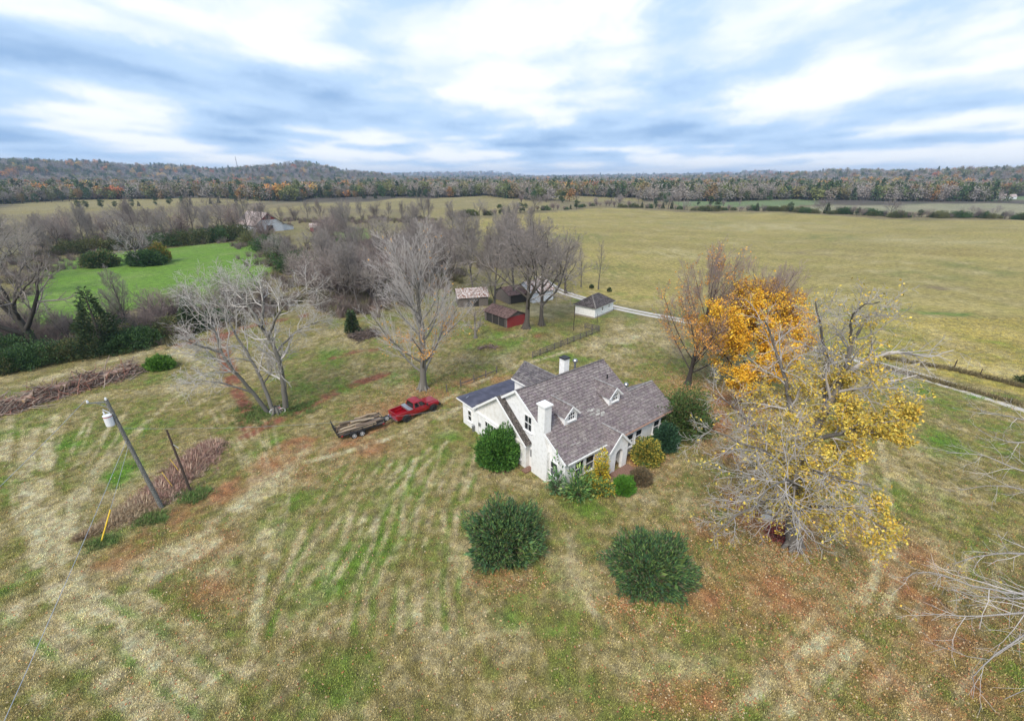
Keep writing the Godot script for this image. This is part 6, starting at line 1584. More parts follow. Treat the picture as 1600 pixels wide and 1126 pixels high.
func rail_fence(called: String, label: String, line: Array, gap: float, h: float, rails: Array, skip := []) -> void:
	rng.seed = 91 + int(gap * 10)
	var o := thing(called, Vector3(line[0], 0, line[1]))
	tag(o, label, "fence")
	var org := Vector3(line[0], 0, line[1])
	var idx := 0
	for k in range(0, line.size() - 2, 2):
		var a := Vector3(line[k], 0, line[k + 1]) - org
		var b := Vector3(line[k + 2], 0, line[k + 3]) - org
		var n := maxi(roundi(a.distance_to(b) / gap), 1)
		for j in n + (1 if k + 4 >= line.size() else 0):
			var p := a.lerp(b, float(j) / n)
			var mb := MB.new()
			mb.bar(p - Vector3(0, 0.15, 0), p + Vector3(R(-0.05, 0.05), h * R(0.94, 1.08), R(-0.05, 0.05)), 0.13, 0.13)
			part("post", mb, M.grey_boards, o)
			if j < n:
				for r in rails:
					idx += 1
					if idx in skip:
						continue
					var q := a.lerp(b, float(j + 1) / n)
					var rl := MB.new()
					var off := (b - a).normalized().cross(Vector3.UP) * 0.09
					rl.bar(p + off + Vector3(0, h * r + R(-0.03, 0.03), 0), q + off + Vector3(0, h * r + R(-0.03, 0.03), 0), 0.035, 0.14)
					part("rail", rl, M.grey_boards, o)

func gable_shed(called: String, label: String, at: Vector3, turn: float, lx: float, lz: float, he: float, hr: float, ridge_x: bool, wm: Material, rm: Material, opts := {}) -> Node3D:
	# stands on x 0..lx, z -lz..0
	var o := thing(called, at, turn)
	tag(o, label, opts.get("category", "shed"))
	var w := MB.new()
	if ridge_x:
		w.prism(PackedVector2Array([Vector2(-lz, 0), Vector2(0, 0), Vector2(0, he), Vector2(-lz / 2, hr), Vector2(-lz, he)]), -lx, 0.0, Transform3D(Basis(Vector3(0, 0, 1), Vector3.UP, Vector3(-1, 0, 0)), Vector3.ZERO))
	else:
		w.prism(PackedVector2Array([Vector2(0, 0), Vector2(lx, 0), Vector2(lx, he), Vector2(lx / 2, hr), Vector2(0, he)]), -lz, 0.0)
	part("wall", w, wm, o)
	var ov: float = opts.get("overhang", 0.3)
	var span := (lz if ridge_x else lx) / 2
	var dy: float = (hr - he) / span * ov
	for s in [-1.0, 1.0]:
		var rf := MB.new()
		var c: Array
		if ridge_x:
			var z0: float = -lz / 2 + s * (span + ov)
			c = [Vector3(-ov, he - dy, z0), Vector3(lx + ov, he - dy, z0), Vector3(lx + ov, hr, -lz / 2), Vector3(-ov, hr, -lz / 2)]
		else:
			var x0: float = lx / 2 + s * (span + ov)
			c = [Vector3(x0, he - dy, ov), Vector3(x0, he - dy, -lz - ov), Vector3(lx / 2, hr, -lz - ov), Vector3(lx / 2, hr, ov)]
		if (c[1] - c[0]).cross(c[3] - c[0]).y < 0:
			c = [c[1], c[0], c[3], c[2]]
		# sheets of tin side by side, each with its own edge
		var n := maxi(int(c[0].distance_to(c[1]) / 0.9), 1)
		for k in n:
			var u0 := float(k) / n
			var u1 := (k + 0.985) / n
			var up := Vector3(0, 0.05 + 0.025 * (k % 2), 0)
			var q := [c[0].lerp(c[1], u0) + up, c[0].lerp(c[1], u1) + up, c[3].lerp(c[2], u1) + up, c[3].lerp(c[2], u0) + up]
			rf.quad(q[0], q[1], q[2], q[3])
			rf.quad(q[1] - Vector3(0, 0.04, 0), q[0] - Vector3(0, 0.04, 0), q[3] - Vector3(0, 0.04, 0), q[2] - Vector3(0, 0.04, 0))
			rf.quad(q[0] - Vector3(0, 0.04, 0), q[1] - Vector3(0, 0.04, 0), q[1], q[0])
		part("roof_slope", rf, rm, o)
	return o

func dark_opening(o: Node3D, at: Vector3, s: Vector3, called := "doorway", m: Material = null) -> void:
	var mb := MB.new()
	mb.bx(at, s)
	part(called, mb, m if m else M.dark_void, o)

func board_lines(o: Node3D, x0: float, x1: float, h: float, z: float, m: Material) -> void:
	var n := int((x1 - x0) / 0.28)
	for k in n:
		var mb := MB.new()
		mb.bx(Vector3(x0 + (k + 0.5) * (x1 - x0) / n, h / 2 + 0.03 * (k % 3), z + 0.012 + 0.006 * (k % 2)), Vector3((x1 - x0) / n - 0.02, h, 0.024))
		part("board", mb, m, o)

func outbuildings() -> void:
	rng.seed = 101
	# white pump house with hipped roof
	var p := thing("pump_house", Vector3(16.43, 0, -84.35), 0.87)
	tag(p, "small white pump house with dark hipped roof beside the driveway", "shed")
	var w := MB.new()
	w.bx(Vector3(3.75, 1.25, -2.3), Vector3(7.5, 1.9, 4.6))
	part("wall", w, M.white_siding, p)
	var f := MB.new()
	f.bx(Vector3(3.75, 0.14, -2.3), Vector3(7.56, 0.36, 4.66))
	part("footing", f, M.old_concrete, p)
	var dk := [Color(0.09, 0.075, 0.075), Color(0.12, 0.1, 0.1), Color(0.07, 0.06, 0.06), Color(0.15, 0.13, 0.13)]
	var c := [Vector3(-0.35, 2.15, 0.35), Vector3(7.85, 2.15, 0.35), Vector3(7.85, 2.15, -4.95), Vector3(-0.35, 2.15, -4.95)]
	var ra := Vector3(2.4, 4.0, -2.3)
	var rb := Vector3(5.1, 4.0, -2.3)
	roof_plane(p, c[0], c[1], rb, ra, dk, M.shingle, 0.3, 0.5)
	roof_plane(p, c[2], c[3], ra, rb, dk, M.shingle, 0.3, 0.5)
	roof_plane(p, c[3], c[0], ra, ra, dk, M.shingle, 0.3, 0.5)
	roof_plane(p, c[1], c[2], rb, rb, dk, M.shingle, 0.3, 0.5)
	ridge_cap(p, ra, rb, Color(0.16, 0.14, 0.13))
	ridge_cap(p, c[0], ra, Color(0.28, 0.26, 0.24))
	for x in [2.9, 5.6]:
		window(p, Vector3(x, 1.45, 0.0), Vector3(0, 0, 1), 0.5, 0.7, Vector2i(1, 2))
	# red shed, open on the left
	var r := gable_shed("red_shed", "low red board shed with brown rusty roof under bare trees", Vector3(-0.9, 0, -78.4), 0.715, 4.6, 6.9, 2.0, 2.9, false, M.grey_boards, M.brown_rusty_tin)
	board_lines(r, 0.0, 4.6, 1.95, 0.0, M.red_boards)
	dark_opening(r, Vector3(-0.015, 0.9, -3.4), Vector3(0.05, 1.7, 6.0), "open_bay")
	for k in 4:
		dark_opening(r, Vector3(-0.06, 0.95, -0.5 - k * 1.9), Vector3(0.14, 1.9, 0.14), "bay_post", M.grey_boards)
	# white shed with rusty tin roof
	var ws := gable_shed("white_shed", "weathered white shed with patchy rusty tin roof behind trees", Vector3(4.66, 0, -96.21), 0.573, 5.7, 6.6, 2.5, 4.3, true, M.weathered_white_boards, M.rusty_tin)
	board_lines(ws, 0.0, 5.7, 2.4, 0.0, M.weathered_white_boards)
	var lt := gable_shed("lean_to_shed", "dark open timber shed adjoining the weathered white shed", Vector3(-0.6, 0, -95.0), 0.573, 5.0, 6.0, 2.1, 3.3, true, M.grey_boards, M.brown_rusty_tin)
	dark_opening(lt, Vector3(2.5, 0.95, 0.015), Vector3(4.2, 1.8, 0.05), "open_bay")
	var pk := gable_shed("tin_roof_shed", "long low shed with pinkish rusty tin roof left of the red shed", Vector3(-11.5, 0, -92.5), 0.25, 6.5, 5.0, 2.2, 3.6, true, M.grey_boards, M.rusty_tin)
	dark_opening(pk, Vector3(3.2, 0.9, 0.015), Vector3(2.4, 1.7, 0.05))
	# far barn
	var b := gable_shed("barn", "big old barn with pale tin roof beyond the green pasture", Vector3(-128.0, gh(-123, -240) - 0.3, -229.0), 0.95, 14.0, 20.0, 4.2, 9.6, false, M.weathered_white_boards, M.rusty_tin, {"category": "barn", "overhang": 0.8})
	var bw := MB.new()
	bw.prism(PackedVector2Array([Vector2(14.0, 0), Vector2(20.0, 0), Vector2(20.0, 2.4), Vector2(14.0, 4.3)]), -19.0, -1.0)
	part("side_aisle", bw, M.weathered_white_boards, b)
	var br := MB.new()
	br.prism(PackedVector2Array([Vector2(13.6, 4.35), Vector2(20.6, 2.2), Vector2(20.6, 2.35), Vector2(13.6, 4.5)]), -19.6, -0.4)
	part("aisle_roof", br, M.rusty_tin, b)
	var gb := MB.new()
	gb.prism(PackedVector2Array([Vector2(3.0, 6.2), Vector2(11.0, 6.2), Vector2(7.0, 9.2)]), -0.02, 0.05)
	part("gable_boards", gb, M.red_boards, b)
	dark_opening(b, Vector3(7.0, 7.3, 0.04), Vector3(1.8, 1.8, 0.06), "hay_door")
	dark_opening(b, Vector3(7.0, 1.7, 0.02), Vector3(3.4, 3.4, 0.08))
	var tn := gable_shed("small_red_shed", "tiny red shed with pale peaked roof right of the barn", Vector3(-104.0, gh(-102, -237) - 0.1, -236.0), 0.4, 4.5, 4.5, 2.4, 4.2, true, M.red_boards, M.rusty_tin)
	dark_opening(tn, Vector3(2.2, 1.0, 0.015), Vector3(1.1, 1.9, 0.05))
	# houses far across the fields
	for q in [["far_house", "distant white house with grey roof in the woods right of center", 51.0, -640.0, 15.0, 8.0, 0.1, M.white_siding, M.grey_metal], ["far_house", "distant long white house among the grey woods", 250.0, -650.0, 22.0, 9.0, -0.2, M.white_siding, M.grey_metal], ["far_house", "distant brick house with brown roof at the right field edge", 552.0, -640.0, 26.0, 14.0, -0.3, M.brown_brick, M.brown_rusty_tin], ["far_garage", "distant low white building before the brick house", 528.0, -612.0, 30.0, 9.0, -0.3, M.white_siding, M.white_siding], ["far_garage", "distant pale barn right of the brick house", 610.0, -600.0, 26.0, 10.0, -0.4, M.weathered_white_boards, M.rusty_tin], ["far_house", "distant cream house at the left of the middle woods", -90.0, -900.0, 18.0, 9.0, 0.3, M.white_siding, M.grey_metal]]:
		var fh := gable_shed(q[0], q[1], Vector3(q[2], gh(q[2], q[3]) - 0.3, q[3]), q[6], q[4], q[5], 3.4, 6.2, true, q[7], q[8], {"category": "house"})
		for k in int(q[4] / 4.0):
			dark_opening(fh, Vector3(2.0 + k * 4.0, 1.7, 0.02), Vector3(1.4, 1.5, 0.06), "window", M.window_glass)
	# mast on the left hill
	var mx := -1380.0
	var mz := -2420.0
	var mo := thing("radio_mast", Vector3(mx, gh(mx, mz) - 1.0, mz))
	tag(mo, "slim radio mast standing on the left wooded ridge", "mast")
	for k in 3:
		var an := TAU * k / 3.0
		var mb := MB.new()
		mb.rod(Vector3(cos(an), 0, sin(an)) * 2.4, Vector3(cos(an), 0, sin(an)) * 0.5 + Vector3(0, 72, 0), 0.5, 0.35, 4)
		part("leg", mb, M.grey_metal, mo)
	var br2 := MB.new()
	for k in 12:
		for j in 3:
			var a0 := TAU * j / 3.0
			var a1 := TAU * (j + 1) / 3.0
			var ra0 := lerpf(2.4, 0.5, k / 12.0)
			var ra1 := lerpf(2.4, 0.5, (k + 1) / 12.0)
			br2.rod(Vector3(cos(a0) * ra0, k * 6.0, sin(a0) * ra0), Vector3(cos(a1) * ra1, k * 6.0 + 6.0, sin(a1) * ra1), 0.25, 0.25, 3, false)
	part("bracing", br2, M.grey_metal, mo)

func bicycle() -> void:
	var o := thing("bicycle", Vector3(-27.9, 0, -46.2), 0.35)
	tag(o, "old pink and white bicycle leaning at the double trunk", "bicycle")
	for x in [-0.52, 0.52]:
		var mb := MB.new()
		var p := PackedVector3Array()
		var r := PackedFloat32Array()
		for k in 17:
			p.append(Vector3(x + 0.31 * cos(TAU * k / 16.0), 0.34 + 0.31 * sin(TAU * k / 16.0), 0))
			r.append(0.04)
		mb.tube(p, r, 6)
		for k in 6:
			mb.rod(Vector3(x, 0.34, 0), Vector3(x + 0.3 * cos(TAU * k / 6.0), 0.34 + 0.3 * sin(TAU * k / 6.0), 0), 0.006, 0.006, 3, false)
		part("wheel", mb, M.white_rim, o)
	var fr := MB.new()
	for e in [[-0.52, 0.34, -0.08, 0.36], [-0.08, 0.36, -0.2, 0.82], [-0.52, 0.34, -0.2, 0.75], [-0.2, 0.75, 0.36, 0.8], [-0.08, 0.36, 0.38, 0.72], [0.52, 0.34, 0.34, 0.95]]:
		fr.rod(Vector3(e[0], e[1], 0), Vector3(e[2], e[3], 0), 0.025, 0.025, 6)
	part("frame", fr, M.pink_paint, o)
	var hb := MB.new()
	hb.rod(Vector3(0.32, 1.0, -0.28), Vector3(0.32, 1.0, 0.28), 0.018, 0.018, 6)
	part("handlebar", hb, M.chrome, o)
	var sd := MB.new()
	sd.prism(PackedVector2Array([Vector2(-0.36, 0.85), Vector2(-0.06, 0.87), Vector2(-0.06, 0.9), Vector2(-0.36, 0.92)]), -0.07, 0.07)
	part("saddle", sd, M.tyre, o)

# ---------- planting
func hero_trees() -> void:
	var big := {"seed": 201, "n": [0, 11, 8, 6], "ang": [0.8, 0.85, 0.75, 0.75], "lr": [0.5, 0.42, 0.5, 0.5], "start": [0.2, 0.22, 0.12, 0.1], "wig": [0.1, 0.3, 0.32, 0.35], "up": [0, 0.05, 0.04, 0.0], "seg": [4, 6, 5, 3, 2], "sides": [10, 7, 4, 3, 3], "rr": 0.55, "rmin": 0.014, "maxlv": 4, "bark": Color(0.19, 0.17, 0.15), "twig": Color(0.43, 0.395, 0.37), "wood": 1,
		"leaf": {"lv": 2, "n": 13, "size": 0.18, "spread": 0.3, "cols": YELLOWS, "ok": func(p: Vector3) -> bool:
			var d := Vector2(p.x - 0.4, p.z).length()
			var k := nz2.get_noise_3d(p.x * 30.0, p.y * 30.0, p.z * 30.0) * 1.1
			return rng.randf() < clampf(1.85 - d / 3.1 - maxf(p.y - 12.0, 0.0) * 0.35 + k, 0.02, 0.95)}}
	var shoots := BIG_TREE.duplicate()
	rng.seed = 203
	for k in 34:
		# leafy shoots along the trunk and the inner limbs
		var l: Array = BIG_TREE[[0, 0, 1, 3, 4, 0][k % 6]]
		var j := rng.randi_range(0, l.size() / 3 - 3)
		var f := R(0.1, 0.9)
		var p := Vector3(l[3 + j * 3], l[4 + j * 3], l[5 + j * 3]).lerp(Vector3(l[6 + j * 3], l[7 + j * 3], l[8 + j * 3]), f)
		if p.y < 2.5 or p.y > 14.5:
			continue
		var an := R(0, TAU)
		var d := Vector3(cos(an), R(-0.1, 0.6), sin(an)).normalized() * R(1.8, 3.6)
		shoots.append([0.05, 0.015, 2, p.x, p.y, p.z, p.x + d.x * 0.5, p.y + d.y * 0.5 + 0.15, p.z + d.z * 0.5, p.x + d.x, p.y + d.y, p.z + d.z])
	tag(tree_thing("yellow_tree", big, Vector3(BIG_TREE_AT[0], 0, BIG_TREE_AT[1]), 0.5, 0.0, shoots), "huge spreading tree with sparse yellow leaves on right lawn", "tree")
	var ln := {"seed": 211, "n": [0, 11, 9, 6], "ang": [0.8, 0.8, 0.75, 0.75], "lr": [0.5, 0.52, 0.52, 0.5], "start": [0.2, 0.3, 0.12, 0.1], "wig": [0.1, 0.32, 0.34, 0.35], "up": [0, 0.09, 0.06, 0.02], "seg": [4, 6, 5, 3, 2], "sides": [8, 7, 4, 3, 3], "rr": 0.55, "rmin": 0.016, "maxlv": 4, "bark": Color(0.2, 0.19, 0.17), "twig": Color(0.48, 0.45, 0.42), "wood": 1}
	tag(tree_thing("leaning_bare_tree", ln, Vector3(LEANING_TREE_AT[0], 0, LEANING_TREE_AT[1]), 0.4, 0.0, LEANING_TREE), "bare grey tree with several leaning trunks beside the bicycle", "tree")
	var ed := {"seed": 221, "n": [0, 6, 7, 5], "ang": [0.8, 0.7, 0.7, 0.75], "lr": [0.5, 0.4, 0.33, 0.45], "start": [0.2, 0.3, 0.3, 0.1], "wig": [0.1, 0.25, 0.28, 0.32], "up": [0, 0.02, 0.02, 0.0], "seg": [4, 6, 5, 3, 2], "sides": [8, 6, 5, 3, 3], "rr": 0.5, "rmin": 0.012, "maxlv": 4, "bark": Color(0.4, 0.37, 0.35), "twig": Color(0.54, 0.5, 0.48), "wood": 2,
		"leaf": {"lv": 4, "n": 1, "size": 0.18, "cols": YELLOWS, "ok": func(p: Vector3) -> bool: return rng.randf() < 0.1}}
	tag(tree_thing("pale_branch_tree", ed, Vector3(EDGE_TREE_AT[0], 0, EDGE_TREE_AT[1]), 0.5, 0.0, EDGE_TREE), "tree whose pale bare branches reach in at lower right edge", "tree")
	var ed2 := ed.duplicate()
	ed2.seed = 222
	ed2.erase("leaf")
	tag(tree_thing("pale_branch_tree", ed2, Vector3(FAR_EDGE_TREE_AT[0], 0, FAR_EDGE_TREE_AT[1]), 0.4, 0.0, FAR_EDGE_TREE), "tree whose bare branches reach in at the right edge below the driveway", "tree")
	# maples with upswept branches
	var mp := {"seed": 236, "h": 13.6, "n": [26, 11, 8, 5], "ang": [1.0, 0.5, 0.48, 0.5], "ang_top": 0.32, "lr": [0.66, 0.5, 0.5, 0.5], "start": [0.12, 0.2, 0.15, 0.1], "wig": [0.05, 0.06, 0.11, 0.15], "up": [0, 0.085, 0.085, 0.06], "seg": [10, 7, 5, 3, 2], "sides": [9, 6, 4, 3, 3], "rr": 0.38, "rmin": 0.014, "maxlv": 4, "low": 1.0, "high": 0.55, "bark": Color(0.1, 0.085, 0.075), "twig": Color(0.36, 0.28, 0.26), "wood": 1,
		"leaf": {"lv": 3, "n": 3, "size": 0.2, "spread": 0.2, "cols": ORANGES, "ok": func(p: Vector3) -> bool:
			var k := nz2.get_noise_3d(p.x * 30.0, p.y * 30.0, p.z * 30.0)
			return rng.randf() < clampf(0.62 - p.y * 0.05 + k * 0.9, 0.02, 0.8)}}
	tag(tree_thing("orange_maple", mp, Vector3(23.96, 0, -54.31), 0.33), "tall maple with thin orange leaves standing behind the house corner", "tree")
	var gm := mp.duplicate()
	gm.seed = 247
	gm.h = 12.8
	gm.low = 1.1
	gm.start = [0.09, 0.2, 0.15, 0.1]
	gm.ang = [1.2, 0.55, 0.5, 0.5]
	gm.leaf = {"lv": 3, "n": 8, "size": 0.22, "spread": 0.5, "cols": GOLDS, "ok": func(p: Vector3) -> bool:
		var k := nz2.get_noise_3d(p.x * 26.0, p.y * 26.0, p.z * 26.0)
		return rng.randf() < clampf(1.35 - maxf(p.y - 9.0 + 0.2 * p.x, 0.0) * 0.24 + k * 0.7, 0.0, 1.0)}
	tag(tree_thing("golden_maple", gm, Vector3(29.76, 0, -49.63), 0.34), "maple dense with golden leaves below bare upright twigs", "tree")
	var cm := mp.duplicate()
	cm.seed = 251
	cm.h = 16.0
	cm.n = [22, 11, 8, 5]
	cm.ang = [1.1, 0.55, 0.5, 0.5]
	cm.lr = [0.66, 0.48, 0.48, 0.5]
	cm.low = 1.0
	cm.wig = [0.1, 0.14, 0.18, 0.2]
	cm.start = [0.09, 0.2, 0.15, 0.1]
	cm.bark = Color(0.25, 0.235, 0.21)
	cm.twig = Color(0.52, 0.48, 0.455)
	cm.leaf = {"lv": 3, "n": 3, "size": 0.22, "spread": 0.2, "cols": ORANGES, "ok": func(p: Vector3) -> bool:
		var k := nz2.get_noise_3d(p.x * 24.0, p.y * 24.0, p.z * 24.0)
		return rng.randf() < clampf(0.02 + maxf(9.0 - p.y, 0.0) * 0.05 + p.x * 0.06 + k * 1.0, 0.004, 0.6) * (1.0 if p.y < 9.0 else 0.03)}
	tag(tree_thing("grey_maple", cm, Vector3(-11.82, 0, -52.73), 0.48), "tall pale bare maple just behind the red pickup", "tree")
	var le := {"seed": 261, "h": 9.0, "n": [7, 8, 7, 5], "ang": [1.0, 0.7, 0.7, 0.7], "ang_top": 0.5, "lr": [1.5, 0.5, 0.5, 0.5], "start": [0.25, 0.25, 0.15, 0.1], "wig": [0.12, 0.26, 0.3, 0.35], "up": [0, 0.03, 0.05, 0.04], "seg": [6, 8, 5, 3, 2], "sides": [9, 7, 4, 3, 3], "rr": 0.65, "rmin": 0.02, "maxlv": 4, "low": 1.0, "high": 0.8, "bark": Color(0.085, 0.075, 0.065), "twig": Color(0.25, 0.22, 0.2), "wood": 1, "lean": 0.1}
	tag(tree_thing("gnarled_tree", le, Vector3(-77.0, 0, -66.5), 0.85), "massive gnarled dark tree at the left edge above the hedge", "tree")
	var pt := le.duplicate()
	pt.seed = 271
	pt.lean = 0.0
	pt.h = 6.0
	pt.twig = Color(0.36, 0.33, 0.31)
	pt.bark = Color(0.2, 0.18, 0.165)
	tag(tree_thing("pasture_tree", pt, Vector3(-121.0, gh(-121, -143) - 0.05, -143.0), 0.5), "spreading bare tree standing in the bright green pasture", "tree")
	var wp := {"seed": 281, "h": 5.0, "n": [8, 6, 6, 4], "ang": [0.9, 0.6, 0.6, 0.6], "lr": [0.7, 0.5, 0.5, 0.5], "start": [0.15, 0.2, 0.15, 0.1], "wig": [0.1, 0.2, 0.25, 0.3], "up": [0, 0.1, 0.08, 0.03], "seg": [5, 5, 4, 2, 2], "sides": [6, 5, 3, 3, 3], "rr": 0.55, "rmin": 0.014, "maxlv": 4, "bark": Color(0.22, 0.2, 0.18), "twig": Color(0.44, 0.37, 0.35), "wood": 1}
	tag(tree_thing("pinkish_bare_tree", wp, Vector3(-6.4, 0, -73.0), 0.25), "small pale pinkish bare tree left of the red shed", "tree")

func shrubs() -> void:
	var jun := [Color(0.05, 0.12, 0.045), Color(0.07, 0.15, 0.05), Color(0.1, 0.19, 0.05), Color(0.035, 0.085, 0.04), Color(0.15, 0.22, 0.06), Color(0.12, 0.11, 0.06)]
	bush("round_shrub", Vector3(-0.6, 0, -25.6), Vector3(2.65, 3.1, 2.5), 17000, 0.3, 0.075, jun, "round dark green shrub on front lawn, the one nearer the pickup", {"seed": 301, "m": M.needle, "up": 0.4, "lump": 0.3, "deep": 0.4})
	bush("round_shrub", Vector3(9.6, 0, -22.9), Vector3(2.6, 2.7, 2.35), 17000, 0.3, 0.075, jun, "round bluish green shrub on front lawn, the one nearer the yellow tree", {"seed": 302, "m": M.needle, "up": 0.4, "lump": 0.3, "deep": 0.4})
	bush("glossy_shrub", Vector3(-1.3, 0, -36.3), Vector3(1.95, 3.4, 1.8), 9000, 0.3, 0.09, [Color(0.05, 0.15, 0.02), Color(0.08, 0.21, 0.03), Color(0.035, 0.11, 0.02), Color(0.12, 0.26, 0.04)], "large bright green shrub against the side gable wall", {"seed": 303, "up": 0.7, "lump": 0.22})
	bush("tall_shrub", Vector3(18.6, 0, -42.2), Vector3(3.1, 4.3, 2.9), 15000, 0.24, 0.1, [Color(0.06, 0.13, 0.03), Color(0.085, 0.15, 0.035), Color(0.11, 0.16, 0.045), Color(0.14, 0.12, 0.05), Color(0.045, 0.09, 0.025)], "big loose green shrub hiding the far corner of the house", {"seed": 304, "lump": 0.26, "deep": 0.5})
	bush("dark_shrub", Vector3(15.9, 0, -39.0), Vector3(1.2, 2.4, 1.2), 4000, 0.22, 0.09, [Color(0.025, 0.075, 0.035), Color(0.035, 0.095, 0.045), Color(0.02, 0.06, 0.03)], "dark green shrub between the yellow speckled shrub and the tall one", {"seed": 305})
	bush("yellow_green_shrub", Vector3(13.3, 0, -36.6), Vector3(1.4, 2.2, 1.25), 5000, 0.2, 0.1, [Color(0.42, 0.34, 0.05), Color(0.3, 0.28, 0.05), Color(0.07, 0.13, 0.03), Color(0.05, 0.11, 0.025), Color(0.5, 0.38, 0.07)], "green shrub speckled with yellow leaves right of the porch", {"seed": 306})
	bush("small_round_shrub", Vector3(10.0, 0, -32.1), Vector3(0.95, 1.3, 0.9), 5200, 0.16, 0.04, [Color(0.07, 0.2, 0.015), Color(0.1, 0.26, 0.02), Color(0.05, 0.15, 0.015)], "small bright green round shrub before the arched porch", {"seed": 307, "m": M.needle})
	bush("brown_shrub", Vector3(11.9, 0, -33.4), Vector3(0.95, 1.25, 0.9), 4200, 0.16, 0.04, [Color(0.16, 0.11, 0.06), Color(0.2, 0.15, 0.08), Color(0.1, 0.09, 0.05)], "small brown withered shrub right of the bright green round one", {"seed": 308, "m": M.needle})
	bush("sapling_bush", Vector3(5.75, 0, -31.2), Vector3(1.05, 2.4, 0.9), 650, 0.42, 0.16, [Color(0.08, 0.18, 0.05), Color(0.14, 0.25, 0.06), Color(0.05, 0.13, 0.04), Color(0.24, 0.32, 0.1)], "loose leafy green saplings at the near corner of the house", {"seed": 309, "core": false, "deep": 0.7, "lump": 0.4})
	bush("sapling_bush", Vector3(3.9, 0, -31.9), Vector3(0.7, 2.9, 0.6), 320, 0.4, 0.15, [Color(0.1, 0.2, 0.08), Color(0.07, 0.15, 0.06), Color(0.2, 0.3, 0.14)], "thin green sapling against the white corner below the chimney", {"seed": 310, "core": false, "deep": 0.8, "lump": 0.4})
	bush("yellow_shrub", Vector3(6.75, 0, -32.2), Vector3(0.6, 2.2, 0.55), 800, 0.22, 0.12, [Color(0.5, 0.42, 0.05), Color(0.22, 0.28, 0.05), Color(0.14, 0.22, 0.05)], "yellow green shrub below the front windows, nearer the corner", {"seed": 311, "core": false, "deep": 0.7})
	bush("yellow_shrub", Vector3(8.2, 0, -33.5), Vector3(0.65, 3.0, 0.6), 1300, 0.22, 0.12, [Color(0.6, 0.47, 0.04), Color(0.42, 0.4, 0.06), Color(0.22, 0.26, 0.05), Color(0.66, 0.42, 0.03)], "tall yellow shrub beside the left side of the porch", {"seed": 312, "core": false, "deep": 0.7})
	bush("low_yellow_shrub", Vector3(7.9, 0, -31.9), Vector3(1.2, 1.2, 0.8), 1600, 0.26, 0.12, [Color(0.55, 0.4, 0.04), Color(0.26, 0.34, 0.09), Color(0.12, 0.22, 0.06), Color(0.09, 0.17, 0.05)], "low yellow and green shrub left of the porch steps", {"seed": 313, "core": false, "deep": 0.6})
	bush("mound_shrub", Vector3(-51.8, 0, -59.8), Vector3(1.9, 1.7, 1.5), 5000, 0.26, 0.08, [Color(0.09, 0.21, 0.02), Color(0.13, 0.27, 0.03), Color(0.06, 0.15, 0.02)], "bright green mound shrub at the right end of the brush pile", {"seed": 314})
	bush("red_sprout_shrub", Vector3(20.8, 0, -26.6), Vector3(0.9, 1.0, 0.8), 900, 0.2, 0.1, [Color(0.24, 0.05, 0.05), Color(0.32, 0.08, 0.07), Color(0.2, 0.1, 0.1)], "low dark red sprouts at the foot of the yellow tree", {"seed": 315, "core": false, "deep": 0.8})
	bush("pasture_shrub", Vector3(-129.5, gh(-129.5, -140.0), -140.0), Vector3(4.6, 4.2, 4.0), 5000, 0.5, 0.22, OLIVES + GREENS, "round olive shrub standing alone in the green pasture", {"seed": 316})
	bush("pasture_shrub", Vector3(-117.5, gh(-117.5, -143.0), -143.0), Vector3(5.6, 4.0, 4.0), 6000, 0.5, 0.22, GREENS, "dark green shrub under the spreading pasture tree", {"seed": 317})
	bush("orange_tip_shrub", Vector3(-116.0, gh(-116.0, -147.5), -147.5), Vector3(2.8, 5.6, 2.6), 4000, 0.45, 0.22, [Color(0.3, 0.26, 0.05), Color(0.16, 0.22, 0.04), Color(0.42, 0.22, 0.05), Color(0.12, 0.2, 0.04)], "upright yellow green shrub tipped orange beside the pasture tree", {"seed": 318})
	bush("driveway_hedge", Vector3(72.5, 0, -53.0), Vector3(3.6, 1.5, 1.3), 5000, 0.26, 0.12, CEDAR_GREENS + OLIVES, "low dark hedge along the driveway at the right edge", {"seed": 319, "turn": -0.5})
	for q in [[20.2, -110.6, "nearer"], [24.0, -107.0, "farther"]]:
		bush("stump_shrub", Vector3(q[0], 0, q[1]), Vector3(0.45, 0.8, 0.45), 400, 0.26, 0.12, CEDAR_GREENS, "small dark shrub beside the driveway, %s to the slender trees" % q[2], {"seed": 320 + int(q[0]), "core": false})
	# the big cedar in the left hedge and a young one by the brush heap
	for q in [[-65.5, -66.3, 10.5, 4.6, 5200, "large dark green cedar in the left hedge"], [-28.7, -75.7, 4.2, 1.5, 1600, "young cedar growing beside the round brush heap"], [-58.0, -76.0, 6.5, 2.4, 2200, "smaller dark cedar right of the large one in the left hedge"]]:
		var o := thing("cedar_tree", Vector3(q[0], 0, q[1]))
		var tk := MB.new()
		tk.col = Color(0.12, 0.1, 0.085)
		tk.tube(PackedVector3Array([Vector3(0, -0.2, 0), Vector3(0, q[2] * 0.5, 0), Vector3(0, q[2] * 0.95, 0)]), PackedFloat32Array([q[3] * 0.07, q[3] * 0.05, 0.02]), 6)
		part("trunk", tk, M.bark, o)
		meshpart("crown", cedar_mesh(q[2], q[3], q[4], int(q[4])), o)
		tag(o, q[5], "tree")

